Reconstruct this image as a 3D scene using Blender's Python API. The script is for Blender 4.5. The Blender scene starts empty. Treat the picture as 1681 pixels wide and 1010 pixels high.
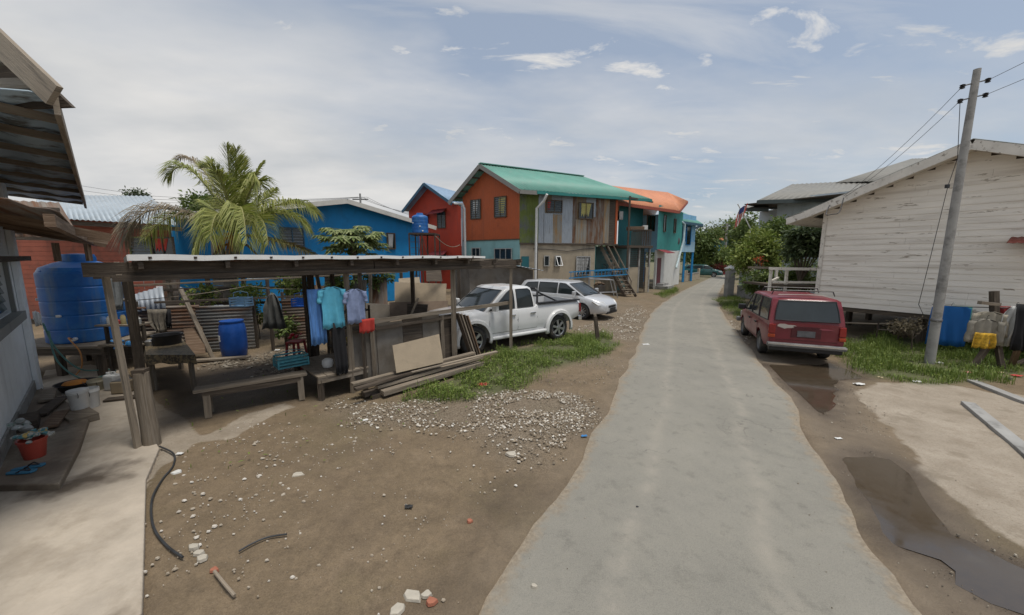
import bpy, bmesh, math, random
import numpy as np
from mathutils import Vector, Matrix, noise as mnoise
SC = bpy.context.scene
COL = SC.collection
rnd = random.Random(7)
# ------------------------------------------------------------------ camera
FPX, W0, H0 = 600.0, 1681.0, 1010.0
TH = math.radians(8.0); CAMH = 2.5
cam = bpy.data.cameras.new('camera'); camo = bpy.data.objects.new('camera', cam); COL.objects.link(camo)
camo.location = (0, 0, CAMH); camo.rotation_euler = (math.radians(90) - TH, 0, 0)
cam.sensor_width = 36.0; cam.lens = 36.0 * FPX / W0; cam.clip_start = 0.05; cam.clip_end = 3000
SC.camera = camo
# ------------------------------------------------------------------ sky + sun
SUN_EL, SUN_AZ = math.radians(75), math.radians(130)   # azimuth of the sun, measured from +Y towards +X
wd = bpy.data.worlds.new('World'); SC.world = wd; wd.use_nodes = True
nt = wd.node_tree; nt.nodes.clear()
N = nt.nodes.new; L = nt.links.new
out = N('ShaderNodeOutputWorld'); bg = N('ShaderNodeBackground'); L(bg.outputs[0], out.inputs[0])
sky = N('ShaderNodeTexSky'); sky.sky_type = 'NISHITA'; sky.sun_disc = False
sky.sun_elevation = SUN_EL; sky.sun_rotation = SUN_AZ
sky.air_density = 1.0; sky.dust_density = 2.2; sky.ozone_density = 1.2
tc = N('ShaderNodeTexCoord'); sep = N('ShaderNodeSeparateXYZ'); L(tc.outputs['Generated'], sep.inputs[0])
def wm(op, a, b=None, clamp=False):
    n = N('ShaderNodeMath'); n.operation = op; n.use_clamp = clamp
    for i, x in enumerate((a, b)):
        if x is None: continue
        if isinstance(x, (int, float)): n.inputs[i].default_value = x
        else: L(x, n.inputs[i])
    return n.outputs[0]
zz = wm('ADD', wm('MAXIMUM', sep.outputs[2], 0.0), 0.16)
px_ = wm('DIVIDE', sep.outputs[0], zz); py_ = wm('DIVIDE', sep.outputs[1], zz)
cmb = N('ShaderNodeCombineXYZ'); L(px_, cmb.inputs[0]); L(py_, cmb.inputs[1])
def wnoise(scale, det, rough, sx=1, sy=1, off=0, rot=0.0, dist=0.0):
    mp = N('ShaderNodeMapping'); mp.inputs['Scale'].default_value = (sx, sy, 1); mp.inputs['Location'].default_value = (off, off * .7, 0)
    mp.inputs['Rotation'].default_value = (0, 0, rot)
    L(cmb.outputs[0], mp.inputs[0]); n = N('ShaderNodeTexNoise'); n.inputs['Scale'].default_value = scale
    n.inputs['Detail'].default_value = det; n.inputs['Roughness'].default_value = rough; n.inputs['Distortion'].default_value = dist
    L(mp.outputs[0], n.inputs['Vector']); return n.outputs[0]
def ramp(x, stops):
    r = N('ShaderNodeValToRGB'); e = r.color_ramp.elements
    while len(e) < len(stops): e.new(.5)
    for k, (p, c) in enumerate(stops): e[k].position = p; e[k].color = (c[0], c[1], c[2], 1) if isinstance(c, tuple) else (c, c, c, 1)
    L(x, r.inputs[0]); return r.outputs[0]
# big soft banks, more of them to the left; thin streaks; small puffs
bank = wnoise(0.42, 6, .55, 1.0, 1.6, 3.1, .5, .3)
bias = wm('MULTIPLY', wm('SUBTRACT', 0.25, px_), 0.10)
lowb = wm('MULTIPLY', wm('SUBTRACT', 0.42, sep.outputs[2]), 0.5)
bk = ramp(wm('ADD', wm('ADD', bank, bias), lowb), [(.42, 0.0), (.56, .55), (.72, .95)])
stre = ramp(wnoise(1.1, 8, .6, .45, 2.2, 8.3, -.45, .6), [(.50, 0.0), (.60, .6), (.72, 1.0)])
puff = ramp(wnoise(2.4, 7, .62, 1, 2.0, 1.7, -.3, .5), [(.565, 0.0), (.63, .6), (.70, 1.0)])
mask = wm('MAXIMUM', wm('MAXIMUM', bk, wm('MULTIPLY', stre, .55)), puff, True)
mx = N('ShaderNodeMixRGB'); L(mask, mx.inputs[0])
gr_ = N('ShaderNodeMixRGB'); gr_.blend_type = 'MIX'; gr_.inputs[0].default_value = .55
gr_.inputs[2].default_value = (2.9, 3.25, 3.65, 1); L(sky.outputs[0], gr_.inputs[1])
L(gr_.outputs[0], mx.inputs[1])
ccol = ramp(wnoise(0.9, 5, .55, 1, 1.5, 5.5), [(.35, (3.9, 4.0, 4.1)), (.65, (5.3, 5.2, 5.05))])
L(ccol, mx.inputs[2])
L(mx.outputs[0], bg.inputs[0]); bg.inputs[1].default_value = 0.083
sl = bpy.data.lights.new('sun', 'SUN'); sl.energy = 1.7; sl.angle = math.radians(17); sl.color = (1, .95, .87)
so = bpy.data.objects.new('sun', sl); COL.objects.link(so)
sd = Vector((math.sin(SUN_AZ) * math.cos(SUN_EL), math.cos(SUN_AZ) * math.cos(SUN_EL), math.sin(SUN_EL)))
so.rotation_euler = (-sd).to_track_quat('-Z', 'Y').to_euler(); so.location = (0, 0, 30)
SC.view_settings.view_transform = 'Standard'; SC.view_settings.look = 'None'
SC.view_settings.exposure = 0.82; SC.view_settings.gamma = 1.0; SC.view_settings.use_curve_mapping = False
# ------------------------------------------------------------------ measuring helpers: photo measurement -> world metres
def ray(u, v):
    a = (u - 840.5) / FPX; b = (505 - v) / FPX
    return Vector((a, math.cos(TH) + b * math.sin(TH), -math.sin(TH) + b * math.cos(TH)))
def gr(u, v, z=0.0):
    d = ray(u, v); t = (CAMH - z) / -d.z; return Vector((d.x * t, d.y * t, z))
def at(u, v, Y):
    d = ray(u, v); t = Y / d.y; return Vector((d.x * t, Y, CAMH + d.z * t))
def onz(u, Y, z): # point of image column u at depth Y and height z (column taken near the horizon)
    p = at(u, 421, Y); return Vector((p.x, Y, z))
# ------------------------------------------------------------------ materials
MATS = {}
def mat(name, col, rough=.7, metal=0.0, var=.25, scale=6.0, col2=None, mix2=(.5, .62), scale2=3.0, bump=.15, bscale=30.0,
        stretch=None, coord='Object', spec=.4, alpha=1.0, trans=0.0, streak=None, coat=0.0, dark=None):
    if name in MATS: return MATS[name]
    m = bpy.data.materials.new(name); m.use_nodes = True; t = m.node_tree; t.nodes.clear()
    n = t.nodes.new; l = t.links.new
    o = n('ShaderNodeOutputMaterial'); b = n('ShaderNodeBsdfPrincipled'); l(b.outputs[0], o.inputs[0])
    tcn = n('ShaderNodeTexCoord'); src = tcn.outputs[coord]
    mp = n('ShaderNodeMapping'); l(src, mp.inputs[0])
    if stretch: mp.inputs['Scale'].default_value = stretch
    def nz(sc, det=5, ro=.6):
        k = n('ShaderNodeTexNoise'); k.inputs['Scale'].default_value = sc; k.inputs['Detail'].default_value = det
        k.inputs['Roughness'].default_value = ro; l(mp.outputs[0], k.inputs['Vector']); return k.outputs[0]
    def rp(x, a, c, v0=0.0, v1=1.0):
        k = n('ShaderNodeMapRange'); k.inputs[1].default_value = a; k.inputs[2].default_value = c
        k.inputs[3].default_value = v0; k.inputs[4].default_value = v1; l(x, k.inputs[0]); return k.outputs[0]
    def mixc(f, a, c):
        k = n('ShaderNodeMixRGB'); l(f, k.inputs[0])
        for i, x in ((1, a), (2, c)):
            if isinstance(x, tuple): k.inputs[i].default_value = (*x[:3], 1)
            else: l(x, k.inputs[i])
        return k.outputs[0]
    lo = tuple(c * (1 - var) for c in col); hi = tuple(min(1, c * (1 + var)) for c in col)
    n1 = nz(scale)
    c = mixc(rp(n1, .3, .7), lo, hi)
    if col2: c = mixc(rp(nz(scale2, 8, .65), mix2[0], mix2[1]), c, col2)
    if streak:  # (colour, lo, hi, stretch) stains with a shape of their own
        mp2 = n('ShaderNodeMapping'); l(src, mp2.inputs[0]); mp2.inputs['Scale'].default_value = streak[3]
        k = n('ShaderNodeTexNoise'); k.inputs['Scale'].default_value = 1; k.inputs['Detail'].default_value = 6; l(mp2.outputs[0], k.inputs['Vector'])
        c = mixc(rp(k.outputs[0], streak[1], streak[2]), c, streak[0])
    l(c, b.inputs['Base Color'])
    b.inputs['Metallic'].default_value = metal
    l(rp(n1, .2, .8, max(0, rough - .1), min(1, rough + .1)), b.inputs['Roughness'])
    b.inputs['Specular IOR Level'].default_value = spec
    if coat: b.inputs['Coat Weight'].default_value = coat; b.inputs['Coat Roughness'].default_value = .08
    if trans: b.inputs['Transmission Weight'].default_value = trans
    if alpha < 1: b.inputs['Alpha'].default_value = alpha
    if bump:
        bp = n('ShaderNodeBump'); bp.inputs['Strength'].default_value = bump; bp.inputs['Distance'].default_value = .02
        l(nz(bscale, 6, .65), bp.inputs['Height']); l(bp.outputs[0], b.inputs['Normal'])
    MATS[name] = m; return m
def leafmat(name, col, col2, sc=1.2, tr=.25, rough=.55):
    if name in MATS: return MATS[name]
    m = bpy.data.materials.new(name); m.use_nodes = True; t = m.node_tree; t.nodes.clear(); n = t.nodes.new; l = t.links.new
    o = n('ShaderNodeOutputMaterial'); b = n('ShaderNodeBsdfPrincipled'); tr_ = n('ShaderNodeBsdfTranslucent'); mx = n('ShaderNodeMixShader')
    g = n('ShaderNodeNewGeometry'); cr = n('ShaderNodeValToRGB'); l(g.outputs['Random Per Island'], cr.inputs[0])
    e = cr.color_ramp.elements; e[0].color = (*col, 1); e[1].color = (*col2, 1); e[0].position = .1; e[1].position = .95
    l(cr.outputs[0], b.inputs['Base Color']); l(cr.outputs[0], tr_.inputs[0])
    b.inputs['Roughness'].default_value = rough; b.inputs['Specular IOR Level'].default_value = .35
    mx.inputs[0].default_value = tr; l(b.outputs[0], mx.inputs[1]); l(tr_.outputs[0], mx.inputs[2]); l(mx.outputs[0], o.inputs[0])
    MATS[name] = m; return m
# ------------------------------------------------------------------ things and parts
def setp(o, label=None, cat=None, group=None, kind=None):
    if label: o['label'] = label
    if cat: o['category'] = cat
    if group: o['group'] = group
    if kind: o['kind'] = kind
    return o
def thing(name, label, cat, loc=(0, 0, 0), rz=0.0, group=None):
    o = bpy.data.objects.new(name, None); COL.objects.link(o); o.empty_display_size = .2
    o.location = loc; o.rotation_euler = (0, 0, rz); setp(o, label, cat, group)
    o['_rz'] = rz; return o
def copy_tree(o, parent=None, loc=None, rz=None):
    c = o.copy(); COL.objects.link(c); c.parent = parent
    if loc is not None: c.location = loc
    if rz is not None: c.rotation_euler = (0, 0, rz)
    for ch in list(o.children):
        copy_tree(ch, c)
    return c
def inv_of(o):
    while o.parent: o = o.parent
    return (Matrix.Translation(o.location) @ Matrix.Rotation(o.rotation_euler[2], 4, 'Z')).inverted()
class MB:
    def __init__(s): s.v = []; s.f = []; s.uv = []; s.sm = []
    def add(s, vs, fs, uvs=None, smooth=False):
        b = len(s.v); s.v += [Vector(x) for x in vs]
        for i, f in enumerate(fs):
            s.f.append([b + k for k in f]); s.uv.append(uvs[i] if uvs else None); s.sm.append(smooth)
        return s
    def box(s, c, size, rz=0.0, M=None):
        sx, sy, sz = [k / 2 for k in size]; c = Vector(c); R = Matrix.Rotation(rz, 3, 'Z') if M is None else M
        vs = [c + R @ Vector((x * sx, y * sy, z * sz)) for x in (-1, 1) for y in (-1, 1) for z in (-1, 1)]
        return s.add(vs, [(0, 1, 3, 2), (4, 6, 7, 5), (0, 4, 5, 1), (2, 3, 7, 6), (0, 2, 6, 4), (1, 5, 7, 3)])
    def bar(s, a, b, w, h, up=(0, 0, 1), w2=None, h2=None):
        a = Vector(a); b = Vector(b); d = (b - a); ln = d.length; d.normalize(); up = Vector(up)
        if abs(d.dot(up)) > .97: up = Vector((0, 1, 0)) if abs(d.y) < .9 else Vector((1, 0, 0))
        x = d.cross(up).normalized(); z = x.cross(d).normalized(); w2 = w2 or w; h2 = h2 or h
        vs = [p + x * (i * ww / 2) + z * (j * hh / 2) for p, ww, hh in ((a, w, h), (b, w2, h2)) for i, j in ((-1, -1), (1, -1), (1, 1), (-1, 1))]
        o = rnd.random() * 9
        fs = [(0, 3, 2, 1), (4, 5, 6, 7)]; uv = [[(o, 0), (o, h), (o + w, h), (o + w, 0)]] * 2
        for k in range(4):
            m = (k + 1) % 4; fs.append((k, m, 4 + m, 4 + k)); ww = (w if k % 2 == 0 else h)
            uv.append([(o, o + k), (o, o + k + ww), (o + ln, o + k + ww), (o + ln, o + k)])
        return s.add(vs, fs, uv)
    def tube(s, pts, r, n=8, cap=True, closed=False):
        pts = [Vector(p) for p in pts]; m = len(pts); rr = r if isinstance(r, (list, tuple)) else [r] * m
        vs = []; fs = []; prev = None
        for i, p in enumerate(pts):
            d = (pts[min(i + 1, m - 1)] - pts[max(i - 1, 0)])
            if d.length < 1e-9: d = Vector((0, 0, 1))
            d.normalize()
            if prev is None: x = d.orthogonal().normalized()
            else: x = (prev - d * prev.dot(d)).normalized()
            prev = x; y = d.cross(x)
            for k in range(n):
                a = 2 * math.pi * k / n; vs.append(p + (x * math.cos(a) + y * math.sin(a)) * rr[i])
        for i in range(m - 1):
            for k in range(n):
                fs.append((i * n + k, i * n + (k + 1) % n, (i + 1) * n + (k + 1) % n, (i + 1) * n + k))
        dd = [0]
        for a, b in zip(pts, pts[1:]): dd.append(dd[-1] + (b - a).length)
        uv = [[(dd[i], k * .12), (dd[i], k * .12 + .12), (dd[i + 1], k * .12 + .12), (dd[i + 1], k * .12)] for i in range(m - 1) for k in range(n)]
        if cap: fs.append(tuple(range(n))[::-1]); fs.append(tuple(range((m - 1) * n, m * n))); uv += [[(q * .1, 0) for q in range(n)]] * 2
        return s.add(vs, fs, uv, True)
    def lathe(s, c, prof, n=24, axis='Z', sx=1, sy=1, cap=True):
        c = Vector(c); vs = []; fs = []
        for r, z in prof:
            for k in range(n):
                a = 2 * math.pi * k / n
                q = (r * math.cos(a) * sx, r * math.sin(a) * sy, z)
                if axis == 'Y': q = (q[0], q[2], q[1])
                if axis == 'X': q = (q[2], q[0], q[1])
                vs.append(c + Vector(q))
        for i in range(len(prof) - 1):
            for k in range(n):
                f = (i * n + k, i * n + (k + 1) % n, (i + 1) * n + (k + 1) % n, (i + 1) * n + k)
                fs.append(f[::-1] if axis == 'Y' else f)
        if cap and prof[0][0] > 1e-4: fs.append(tuple(range(n))[::-1])
        if cap and prof[-1][0] > 1e-4: fs.append(tuple(range((len(prof) - 1) * n, len(prof) * n)))
        return s.add(vs, fs, None, True)
    def slab(s, poly, off):  # polygon (list of 3D points) extruded by vector off
        off = Vector(off); p = [Vector(q) for q in poly]; n = len(p)
        fs = [tuple(range(n))[::-1], tuple(range(n, 2 * n))] + [(i, (i + 1) % n, n + (i + 1) % n, n + i) for i in range(n)]
        return s.add(p + [q + off for q in p], fs)
    def sheet(s, p00, p10, p11, p01, pitch=.2, amp=.012, nrm=None, th=.0, per=4, box=False, jit=0.0):
        # corrugated sheet; ribs run from the 0-row to the 1-row
        p00, p10, p11, p01 = map(Vector, (p00, p10, p11, p01))
        if nrm is None: nrm = (p10 - p00).cross(p01 - p00).normalized()
        nrm = Vector(nrm); wdt = max((p10 - p00).length, (p11 - p01).length); n = max(2, int(wdt / pitch * per)); hgt = (p01 - p00).length
        rows = 2; vs = []; fs = []; uv = []
        for j in range(rows):
            for i in range(n + 1):
                t = i / n; p = (p00.lerp(p10, t)) if j == 0 else (p01.lerp(p11, t))
                if box: w = [0, 0, 1, 1][i % 4] if per == 4 else (i % per == 0)
                else: w = math.sin(2 * math.pi * i / per)
                vs.append(p + nrm * (amp * w))
        for i in range(n):
            a, b = i / n * wdt, (i + 1) / n * wdt
            fs.append((i, i + 1, n + 2 + i, n + 1 + i)); uv.append([(a, 0), (b, 0), (b, hgt), (a, hgt)])
        return s.add(vs, fs, uv, not box)
    def build(s, name, m, parent=None, bevel=0.0, solid=0.0, local=False, smooth=None, ang=40, subsurf=0, loc=None):
        me = bpy.data.meshes.new(name)
        o = bpy.data.objects.new(name, me); COL.objects.link(o)
        vs = s.v
        if parent is not None:
            if not local: I = inv_of(parent); vs = [I @ v for v in vs]
            o.parent = parent
        elif loc is not None:
            o.location = loc; lv = Vector(loc); vs = [v - lv for v in vs]
        me.from_pydata([tuple(v) for v in vs], [], s.f)
        uvl = me.uv_layers.new(name='UVMap'); k = 0; dat = []
        for fi, p in enumerate(me.polygons):
            u = s.uv[fi]
            if u: 
                for q in u: dat += [q[0], q[1]]
            else:
                nn = p.normal; ax = max(range(3), key=lambda q: abs(nn[q]))
                for vi in p.vertices:
                    c = vs[vi]; q = (c.y, c.z) if ax == 0 else ((c.x, c.z) if ax == 1 else (c.x, c.y)); dat += [q[0], q[1]]
        uvl.data.foreach_set('uv', dat)
        me.materials.append(m)
        fl = [bool(x) if smooth is None else smooth for x in s.sm]; me.polygons.foreach_set('use_smooth', fl)
        me.validate(); me.update()
        if any(fl):
            bm = bmesh.new(); bm.from_mesh(me); ca = math.radians(ang)
            for e in bm.edges:
                if len(e.link_faces) == 2 and e.calc_face_angle(0) > ca: e.smooth = False
            bm.to_mesh(me); bm.free()
        if solid:
            q = o.modifiers.new('solid', 'SOLIDIFY'); q.thickness = solid; q.offset = 0
        if subsurf:
            q = o.modifiers.new('sub', 'SUBSURF'); q.levels = subsurf; q.render_levels = subsurf
        if bevel:
            q = o.modifiers.new('bevel', 'BEVEL'); q.width = bevel; q.segments = 2; q.limit_method = 'ANGLE'; q.angle_limit = math.radians(40)
        return o
def single(o, label, cat, group=None): return setp(o, label, cat, group)
# ------------------------------------------------------------------ shared materials
M = {}
M['wood'] = mat('weathered_wood', (.19, .155, .115), .85, var=.35, scale=3, stretch=(.7, 9, 9), coord='UV', bump=.5, bscale=14, col2=(.31, .27, .22), scale2=2, mix2=(.45, .75))
M['darkwood'] = mat('dark_damp_wood', (.075, .058, .043), .85, var=.35, scale=3, stretch=(.7, 9, 9), coord='UV', bump=.5, bscale=14, col2=(.15, .125, .098), mix2=(.5, .8))
M['palewood'] = mat('pale_wood', (.30, .25, .19), .85, var=.25, scale=3, stretch=(.6, 8, 8), coord='UV', bump=.4, bscale=14, col2=(.19, .16, .125))
M['brownwood'] = mat('brown_timber', (.155, .10, .062), .8, var=.3, scale=3, stretch=(.6, 8, 8), coord='UV', bump=.4, bscale=14, col2=(.23, .17, .12))
M['rail_white'] = mat('flaking_white_wood', (.66, .63, .57), .75, var=.12, scale=4, col2=(.28, .25, .21), mix2=(.58, .66), scale2=9)
M['zinc'] = mat('corrugated_zinc', (.34, .37, .40), .5, metal=.35, var=.12, scale=2.5, stretch=(3, .8, 1), coord='UV', bump=.1, col2=(.22, .20, .18), mix2=(.55, .8), scale2=2)
M['rust'] = mat('rusty_zinc', (.20, .175, .15), .7, metal=.15, var=.3, scale=2, stretch=(3, .5, 1), coord='UV', col2=(.15, .075, .04), mix2=(.42, .58), scale2=1.6)
M['glass'] = mat('window_glass', (.02, .027, .03), .08, var=.2, scale=2, bump=0, spec=.6)
M['dark'] = mat('dark_interior', (.012, .012, .013), .8, var=.3, bump=0)
M['black'] = mat('black_plastic', (.02, .02, .022), .45, var=.2, bump=.05)
M['tyre'] = mat('tyre_rubber', (.025, .025, .025), .8, var=.3, bump=.2, bscale=60, col2=(.10, .085, .065), mix2=(.5, .7), scale2=5)
M['alloy'] = mat('alloy_wheel', (.42, .43, .44), .35, metal=.7, var=.1, bump=0)
M['chrome'] = mat('chrome', (.6, .61, .62), .18, metal=.95, var=.05, bump=0)
M['steel'] = mat('dull_steel', (.17, .17, .17), .55, metal=.5, var=.25, bump=.1)
M['rebar'] = mat('rusted_iron', (.07, .05, .04), .75, metal=.2, var=.3, bump=.2)
M['concrete'] = mat('stained_concrete', (.36, .305, .225), .85, var=.15, scale=1.2, col2=(.16, .14, .115), mix2=(.52, .75), scale2=1.1, bump=.25,
                    streak=((.13, .12, .10), .55, .75, (1.6, 1.6, .25)))
M['conc_grey'] = mat('grey_concrete', (.30, .295, .28), .85, var=.15, scale=3, col2=(.17, .165, .155), scale2=2, bump=.3)
M['offwhite'] = mat('white_plaster', (.60, .60, .57), .75, var=.06, scale=2, col2=(.42, .41, .38), mix2=(.55, .8), scale2=1.5, bump=.1)
M['white'] = mat('white_plastic', (.66, .66, .64), .45, var=.06, bump=.02, col2=(.45, .43, .38), mix2=(.58, .75), scale2=5)
M['bluetank'] = mat('blue_polyethylene', (.012, .11, .36), .42, var=.2, scale=2, bump=.08, col2=(.05, .19, .42), mix2=(.48, .75), streak=((.10, .17, .26), .58, .74, (5, 5, .6)))
M['blueplastic'] = mat('blue_plastic', (.012, .07, .30), .4, var=.15, bump=.03)
M['rubber'] = mat('black_hose_rubber', (.035, .037, .04), .5, var=.3, bump=.1)
M['tarp'] = mat('weathered_board', (.15, .13, .105), .8, var=.3, scale=1.6, col2=(.19, .175, .155), mix2=(.45, .7), scale2=2.2, bump=.3)
M['ply'] = mat('plywood', (.29, .235, .165), .8, var=.15, scale=1.5, col2=(.19, .155, .11), mix2=(.5, .75), scale2=1.7, bump=.2)
M['asphalt'] = mat('chip_seal', (.205, .205, .182), .88, var=.1, scale=.9, bump=.35, bscale=45, col2=(.30, .285, .25), mix2=(.5, .8), scale2=.55,
                   streak=((.33, .30, .255), .62, .74, (1.6, .22, 1)))
M['edge'] = mat('worn_road_edge', (.26, .21, .15), .9, var=.35, scale=25, bump=.6, bscale=40)
M['water'] = mat('puddle_water', (.060, .045, .030), .1, var=.1, bump=.0, spec=1.0)
M['stone'] = None
# ------------------------------------------------------------------ ground
def fbm(x, y, seed=0, oct_=4, sc=1.0):
    r = np.random.RandomState(seed); tot = np.zeros_like(x); amp = 1.0; nn = 0
    for o in range(oct_):
        g = r.rand(257, 257); f = sc * 2 ** o
        X = (x * f + 1000.3) % 256; Y = (y * f + 1000.7) % 256
        xi = X.astype(int); yi = Y.astype(int); fx = X - xi; fy = Y - yi
        fx = fx * fx * (3 - 2 * fx); fy = fy * fy * (3 - 2 * fy)
        v = (g[xi, yi] * (1 - fx) + g[xi + 1, yi] * fx) * (1 - fy) + (g[xi, yi + 1] * (1 - fx) + g[xi + 1, yi + 1] * fx) * fy
        tot += v * amp; nn += amp; amp *= .5
    return tot / nn
def sdist(x, y, poly):  # signed distance, negative inside
    P = np.array([(p[0], p[1]) for p in poly]); d = np.full(x.shape, 1e9); ins = np.zeros(x.shape, bool)
    for i in range(len(P)):
        a = P[i]; b = P[(i + 1) % len(P)]; e = b - a; L2 = max(1e-9, (e ** 2).sum())
        t = np.clip(((x - a[0]) * e[0] + (y - a[1]) * e[1]) / L2, 0, 1)
        d = np.minimum(d, np.hypot(x - a[0] - t * e[0], y - a[1] - t * e[1]))
        c = ((a[1] > y) != (b[1] > y)); 
        with np.errstate(all='ignore'):
            xi = a[0] + (y - a[1]) * e[0] / (e[1] if abs(e[1]) > 1e-9 else 1e-9)
        ins ^= c & (x < xi)
    return np.where(ins, -d, d)
def PX(l): return [gr(u, v) for u, v in l]
road_l = [Vector((-1.35, -6, 0)), Vector((-.9, -1, 0))] + PX([(770, 1010), (830, 925), (883, 860), (926, 806), (938, 775), (969, 718), (998, 671), (1022, 614), (1045, 570), (1054, 540), (1072, 508), (1106, 485), (1138, 469), (1160, 459)]) + [gr(1186, 446), gr(1192, 439.5)]
road_r = [Vector((3.2, -6, 0)), Vector((2.7, -1, 0))] + PX([(1492, 1008), (1474, 952), (1430, 905), (1403, 850), (1372, 792), (1336, 725), (1300, 662), (1269, 622), (1238, 582), (1215, 550), (1192, 523), (1180, 503), (1178, 489)]) + [gr(1186, 470), gr(1200, 456), gr(1204, 446), gr(1200, 439.5)]
road_poly = road_l + road_r[::-1]
SO = Vector((-4.83, 4.56, 0)); E1 = Vector((.702, .712, 0)); E2 = Vector((-.712, .702, 0))
def S(a, b, z=0.0): return SO + E1 * a + E2 * b + Vector((0, 0, z))
path_poly = PX([(-400, 1010), (-200, 745), (0, 745), (62, 640), (75, 610), (150, 600), (210, 612), (232, 650), (238, 700), (262, 738), (240, 790), (234, 1010)]) + [Vector((-2.9, -2, 0)), Vector((-9, -2, 0))]
path_mask = PX([(225, 640), (300, 690), (330, 718), (300, 740), (262, 770), (246, 800), (230, 800)])
wet_shade_shel = PX([(240, 640), (330, 600), (520, 590), (560, 640), (560, 655), (450, 665), (330, 690), (260, 715)])
pale_streak = PX([(290, 735), (340, 712), (400, 682), (470, 660), (480, 668), (420, 695), (380, 720), (320, 725)])
apron = PX([(1395, 636), (1440, 632), (1560, 634), (1800, 662), (2500, 740), (2700, 960), (1950, 985), (1681, 898), (1620, 850), (1560, 800), (1500, 742), (1455, 690)])
puds = [PX([(1384, 752), (1430, 747), (1465, 756), (1492, 774), (1512, 812), (1530, 838), (1560, 872), (1588, 888), (1610, 903), (1681, 930), (1800, 985), (1800, 1050), (1640, 990), (1582, 960), (1563, 934), (1536, 916), (1465, 894), (1438, 866), (1430, 828), (1403, 800)]),
        PX([(1250, 596), (1300, 600), (1368, 596), (1395, 608), (1420, 618), (1372, 624), (1368, 662), (1352, 680), (1326, 658), (1292, 631)])]
gravel_main = PX([(530, 655), (600, 665), (700, 655), (800, 645), (870, 640), (930, 645), (985, 665), (975, 690), (930, 720), (890, 760), (830, 755), (800, 735), (740, 700), (640, 700), (560, 690)])
gravel_far = PX([(940, 540), (1010, 520), (1050, 500), (1062, 520), (1040, 560), (1000, 560)])
gravel_back = PX([(330, 600), (520, 560), (560, 600), (520, 620), (330, 610)])
gravel_right = PX([(1196, 525), (1215, 530), (1250, 590), (1240, 582)])
wet_left_road = PX([(870, 790), (800, 880), (720, 1010), (640, 1010), (760, 900), (820, 800)])
gr_left = PX([(655, 655), (700, 640), (760, 610), (800, 590), (850, 572), (930, 555), (985, 548), (1018, 566), (1000, 580), (940, 596), (880, 614), (850, 640), (770, 655), (690, 662)])
gr_right = PX([(1380, 560), (1440, 552), (1540, 560), (1681, 556), (1800, 560), (1800, 600), (1640, 620), (1575, 632), (1500, 628), (1430, 618), (1395, 600)])
gr_back = PX([(1170, 490), (1215, 486), (1228, 510), (1222, 528), (1190, 506)])
gr_mid = PX([(1078, 484), (1108, 472), (1112, 478), (1088, 490)])
def axis_(lo, hi, st, far0, far1):
    a = list(np.arange(lo, hi, st)); s = st; x = lo; left = []
    while x > far0: s = min(s * 1.25, 25); x -= s; left.append(x)
    s = st; x = a[-1]; right = []
    while x < far1: s = min(s * 1.25, 25); x += s; right.append(x)
    return np.array(left[::-1] + a + right)
gx = axis_(-10, 11, .07, -420, 420); gy = axis_(1.0, 13, .06, -60, 700)
X, Y = np.meshgrid(gx, gy, indexing='ij'); nX, nY = X.shape; xf, yf = X.ravel(), Y.ravel()
wob = (fbm(xf, yf, 1, 4, 1.2) - .5) * .5; wob2 = (fbm(xf, yf, 2, 4, 5.0) - .5) * .22
def sm(d, w): return np.clip(.5 - d / w, 0, 1)
droad = sdist(xf, yf, road_poly)
A_path = sm(np.minimum(sdist(xf, yf, path_mask) + wob * .4, 1e9), .08)
A_pale = np.maximum(sm(sdist(xf, yf, apron) + wob + wob2, .25), sm(sdist(xf, yf, pale_streak) + wob * .6 + wob2, .15) * .8)
dp = np.minimum(*[sdist(xf, yf, p) for p in puds]) + wob2 * .5
dwl = sdist(xf, yf, wet_left_road)
A_wet_shade = np.maximum.reduce([sm(sdist(xf, yf, wet_shade_shel) + wob, .5) * .62, sm(dp - .12 + wob2, .35), sm(dwl + wob, .5) * .6])  # shelter area: wet mud plus roof shade painted in; the rest is wet soil
shoulder = PX([(1215, 560), (1400, 600), (1440, 690), (1540, 800), (1681, 930), (1900, 1050), (1900, 1200), (1480, 1010), (1350, 740)])
A_mud = np.maximum(sm(sdist(xf, yf, shoulder) + wob, .4), sm(np.abs(droad) - .25 + wob2, .3) * .5)
dg = np.minimum.reduce([sdist(xf, yf, g) for g in (gravel_main, gravel_far, gravel_back, gravel_right)])
A_grav = np.maximum(sm(dg + wob, .5), sm(sdist(xf, yf, PX([(1010, 560), (1060, 490), (880, 520), (700, 590), (1000, 600)])) + wob, .5) * .5)
A_grass = sm(np.minimum.reduce([sdist(xf, yf, g) for g in (gr_left, gr_right, gr_back, gr_mid)]) + wob * .6, .3)
A_far = np.clip((yf - 22) / 30, 0, 1)
zg = (fbm(xf, yf, 5, 4, .5) - .5) * .07 + (fbm(xf, yf, 6, 3, 4.) - .5) * .022
near = np.clip(1 - np.maximum(0, (np.hypot(xf, yf) - 30) / 10), 0, 1); zg *= near
zg += A_grass * .02 - .015
zg = np.where(dp < .2, zg * np.clip(dp / .2, 0, 1) + np.clip(-.02 + dp * .1, -.05, 0), zg)
rim = np.clip(1 - np.abs(droad - .05) / .25, 0, 1)
zg = zg * (1 - rim) + (-.006) * rim
zg = np.where(droad < -.08, -.05, zg)
dpath = sdist(xf, yf, path_poly); zg = np.where(dpath < .0, -.06, zg)
me = bpy.data.meshes.new('ground'); idx = np.arange(nX * nY).reshape(nX, nY)
fc = np.stack([idx[:-1, :-1], idx[1:, :-1], idx[1:, 1:], idx[:-1, 1:]], -1).reshape(-1, 4)
me.vertices.add(nX * nY); me.vertices.foreach_set('co', np.stack([xf, yf, zg], -1).ravel())
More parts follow.
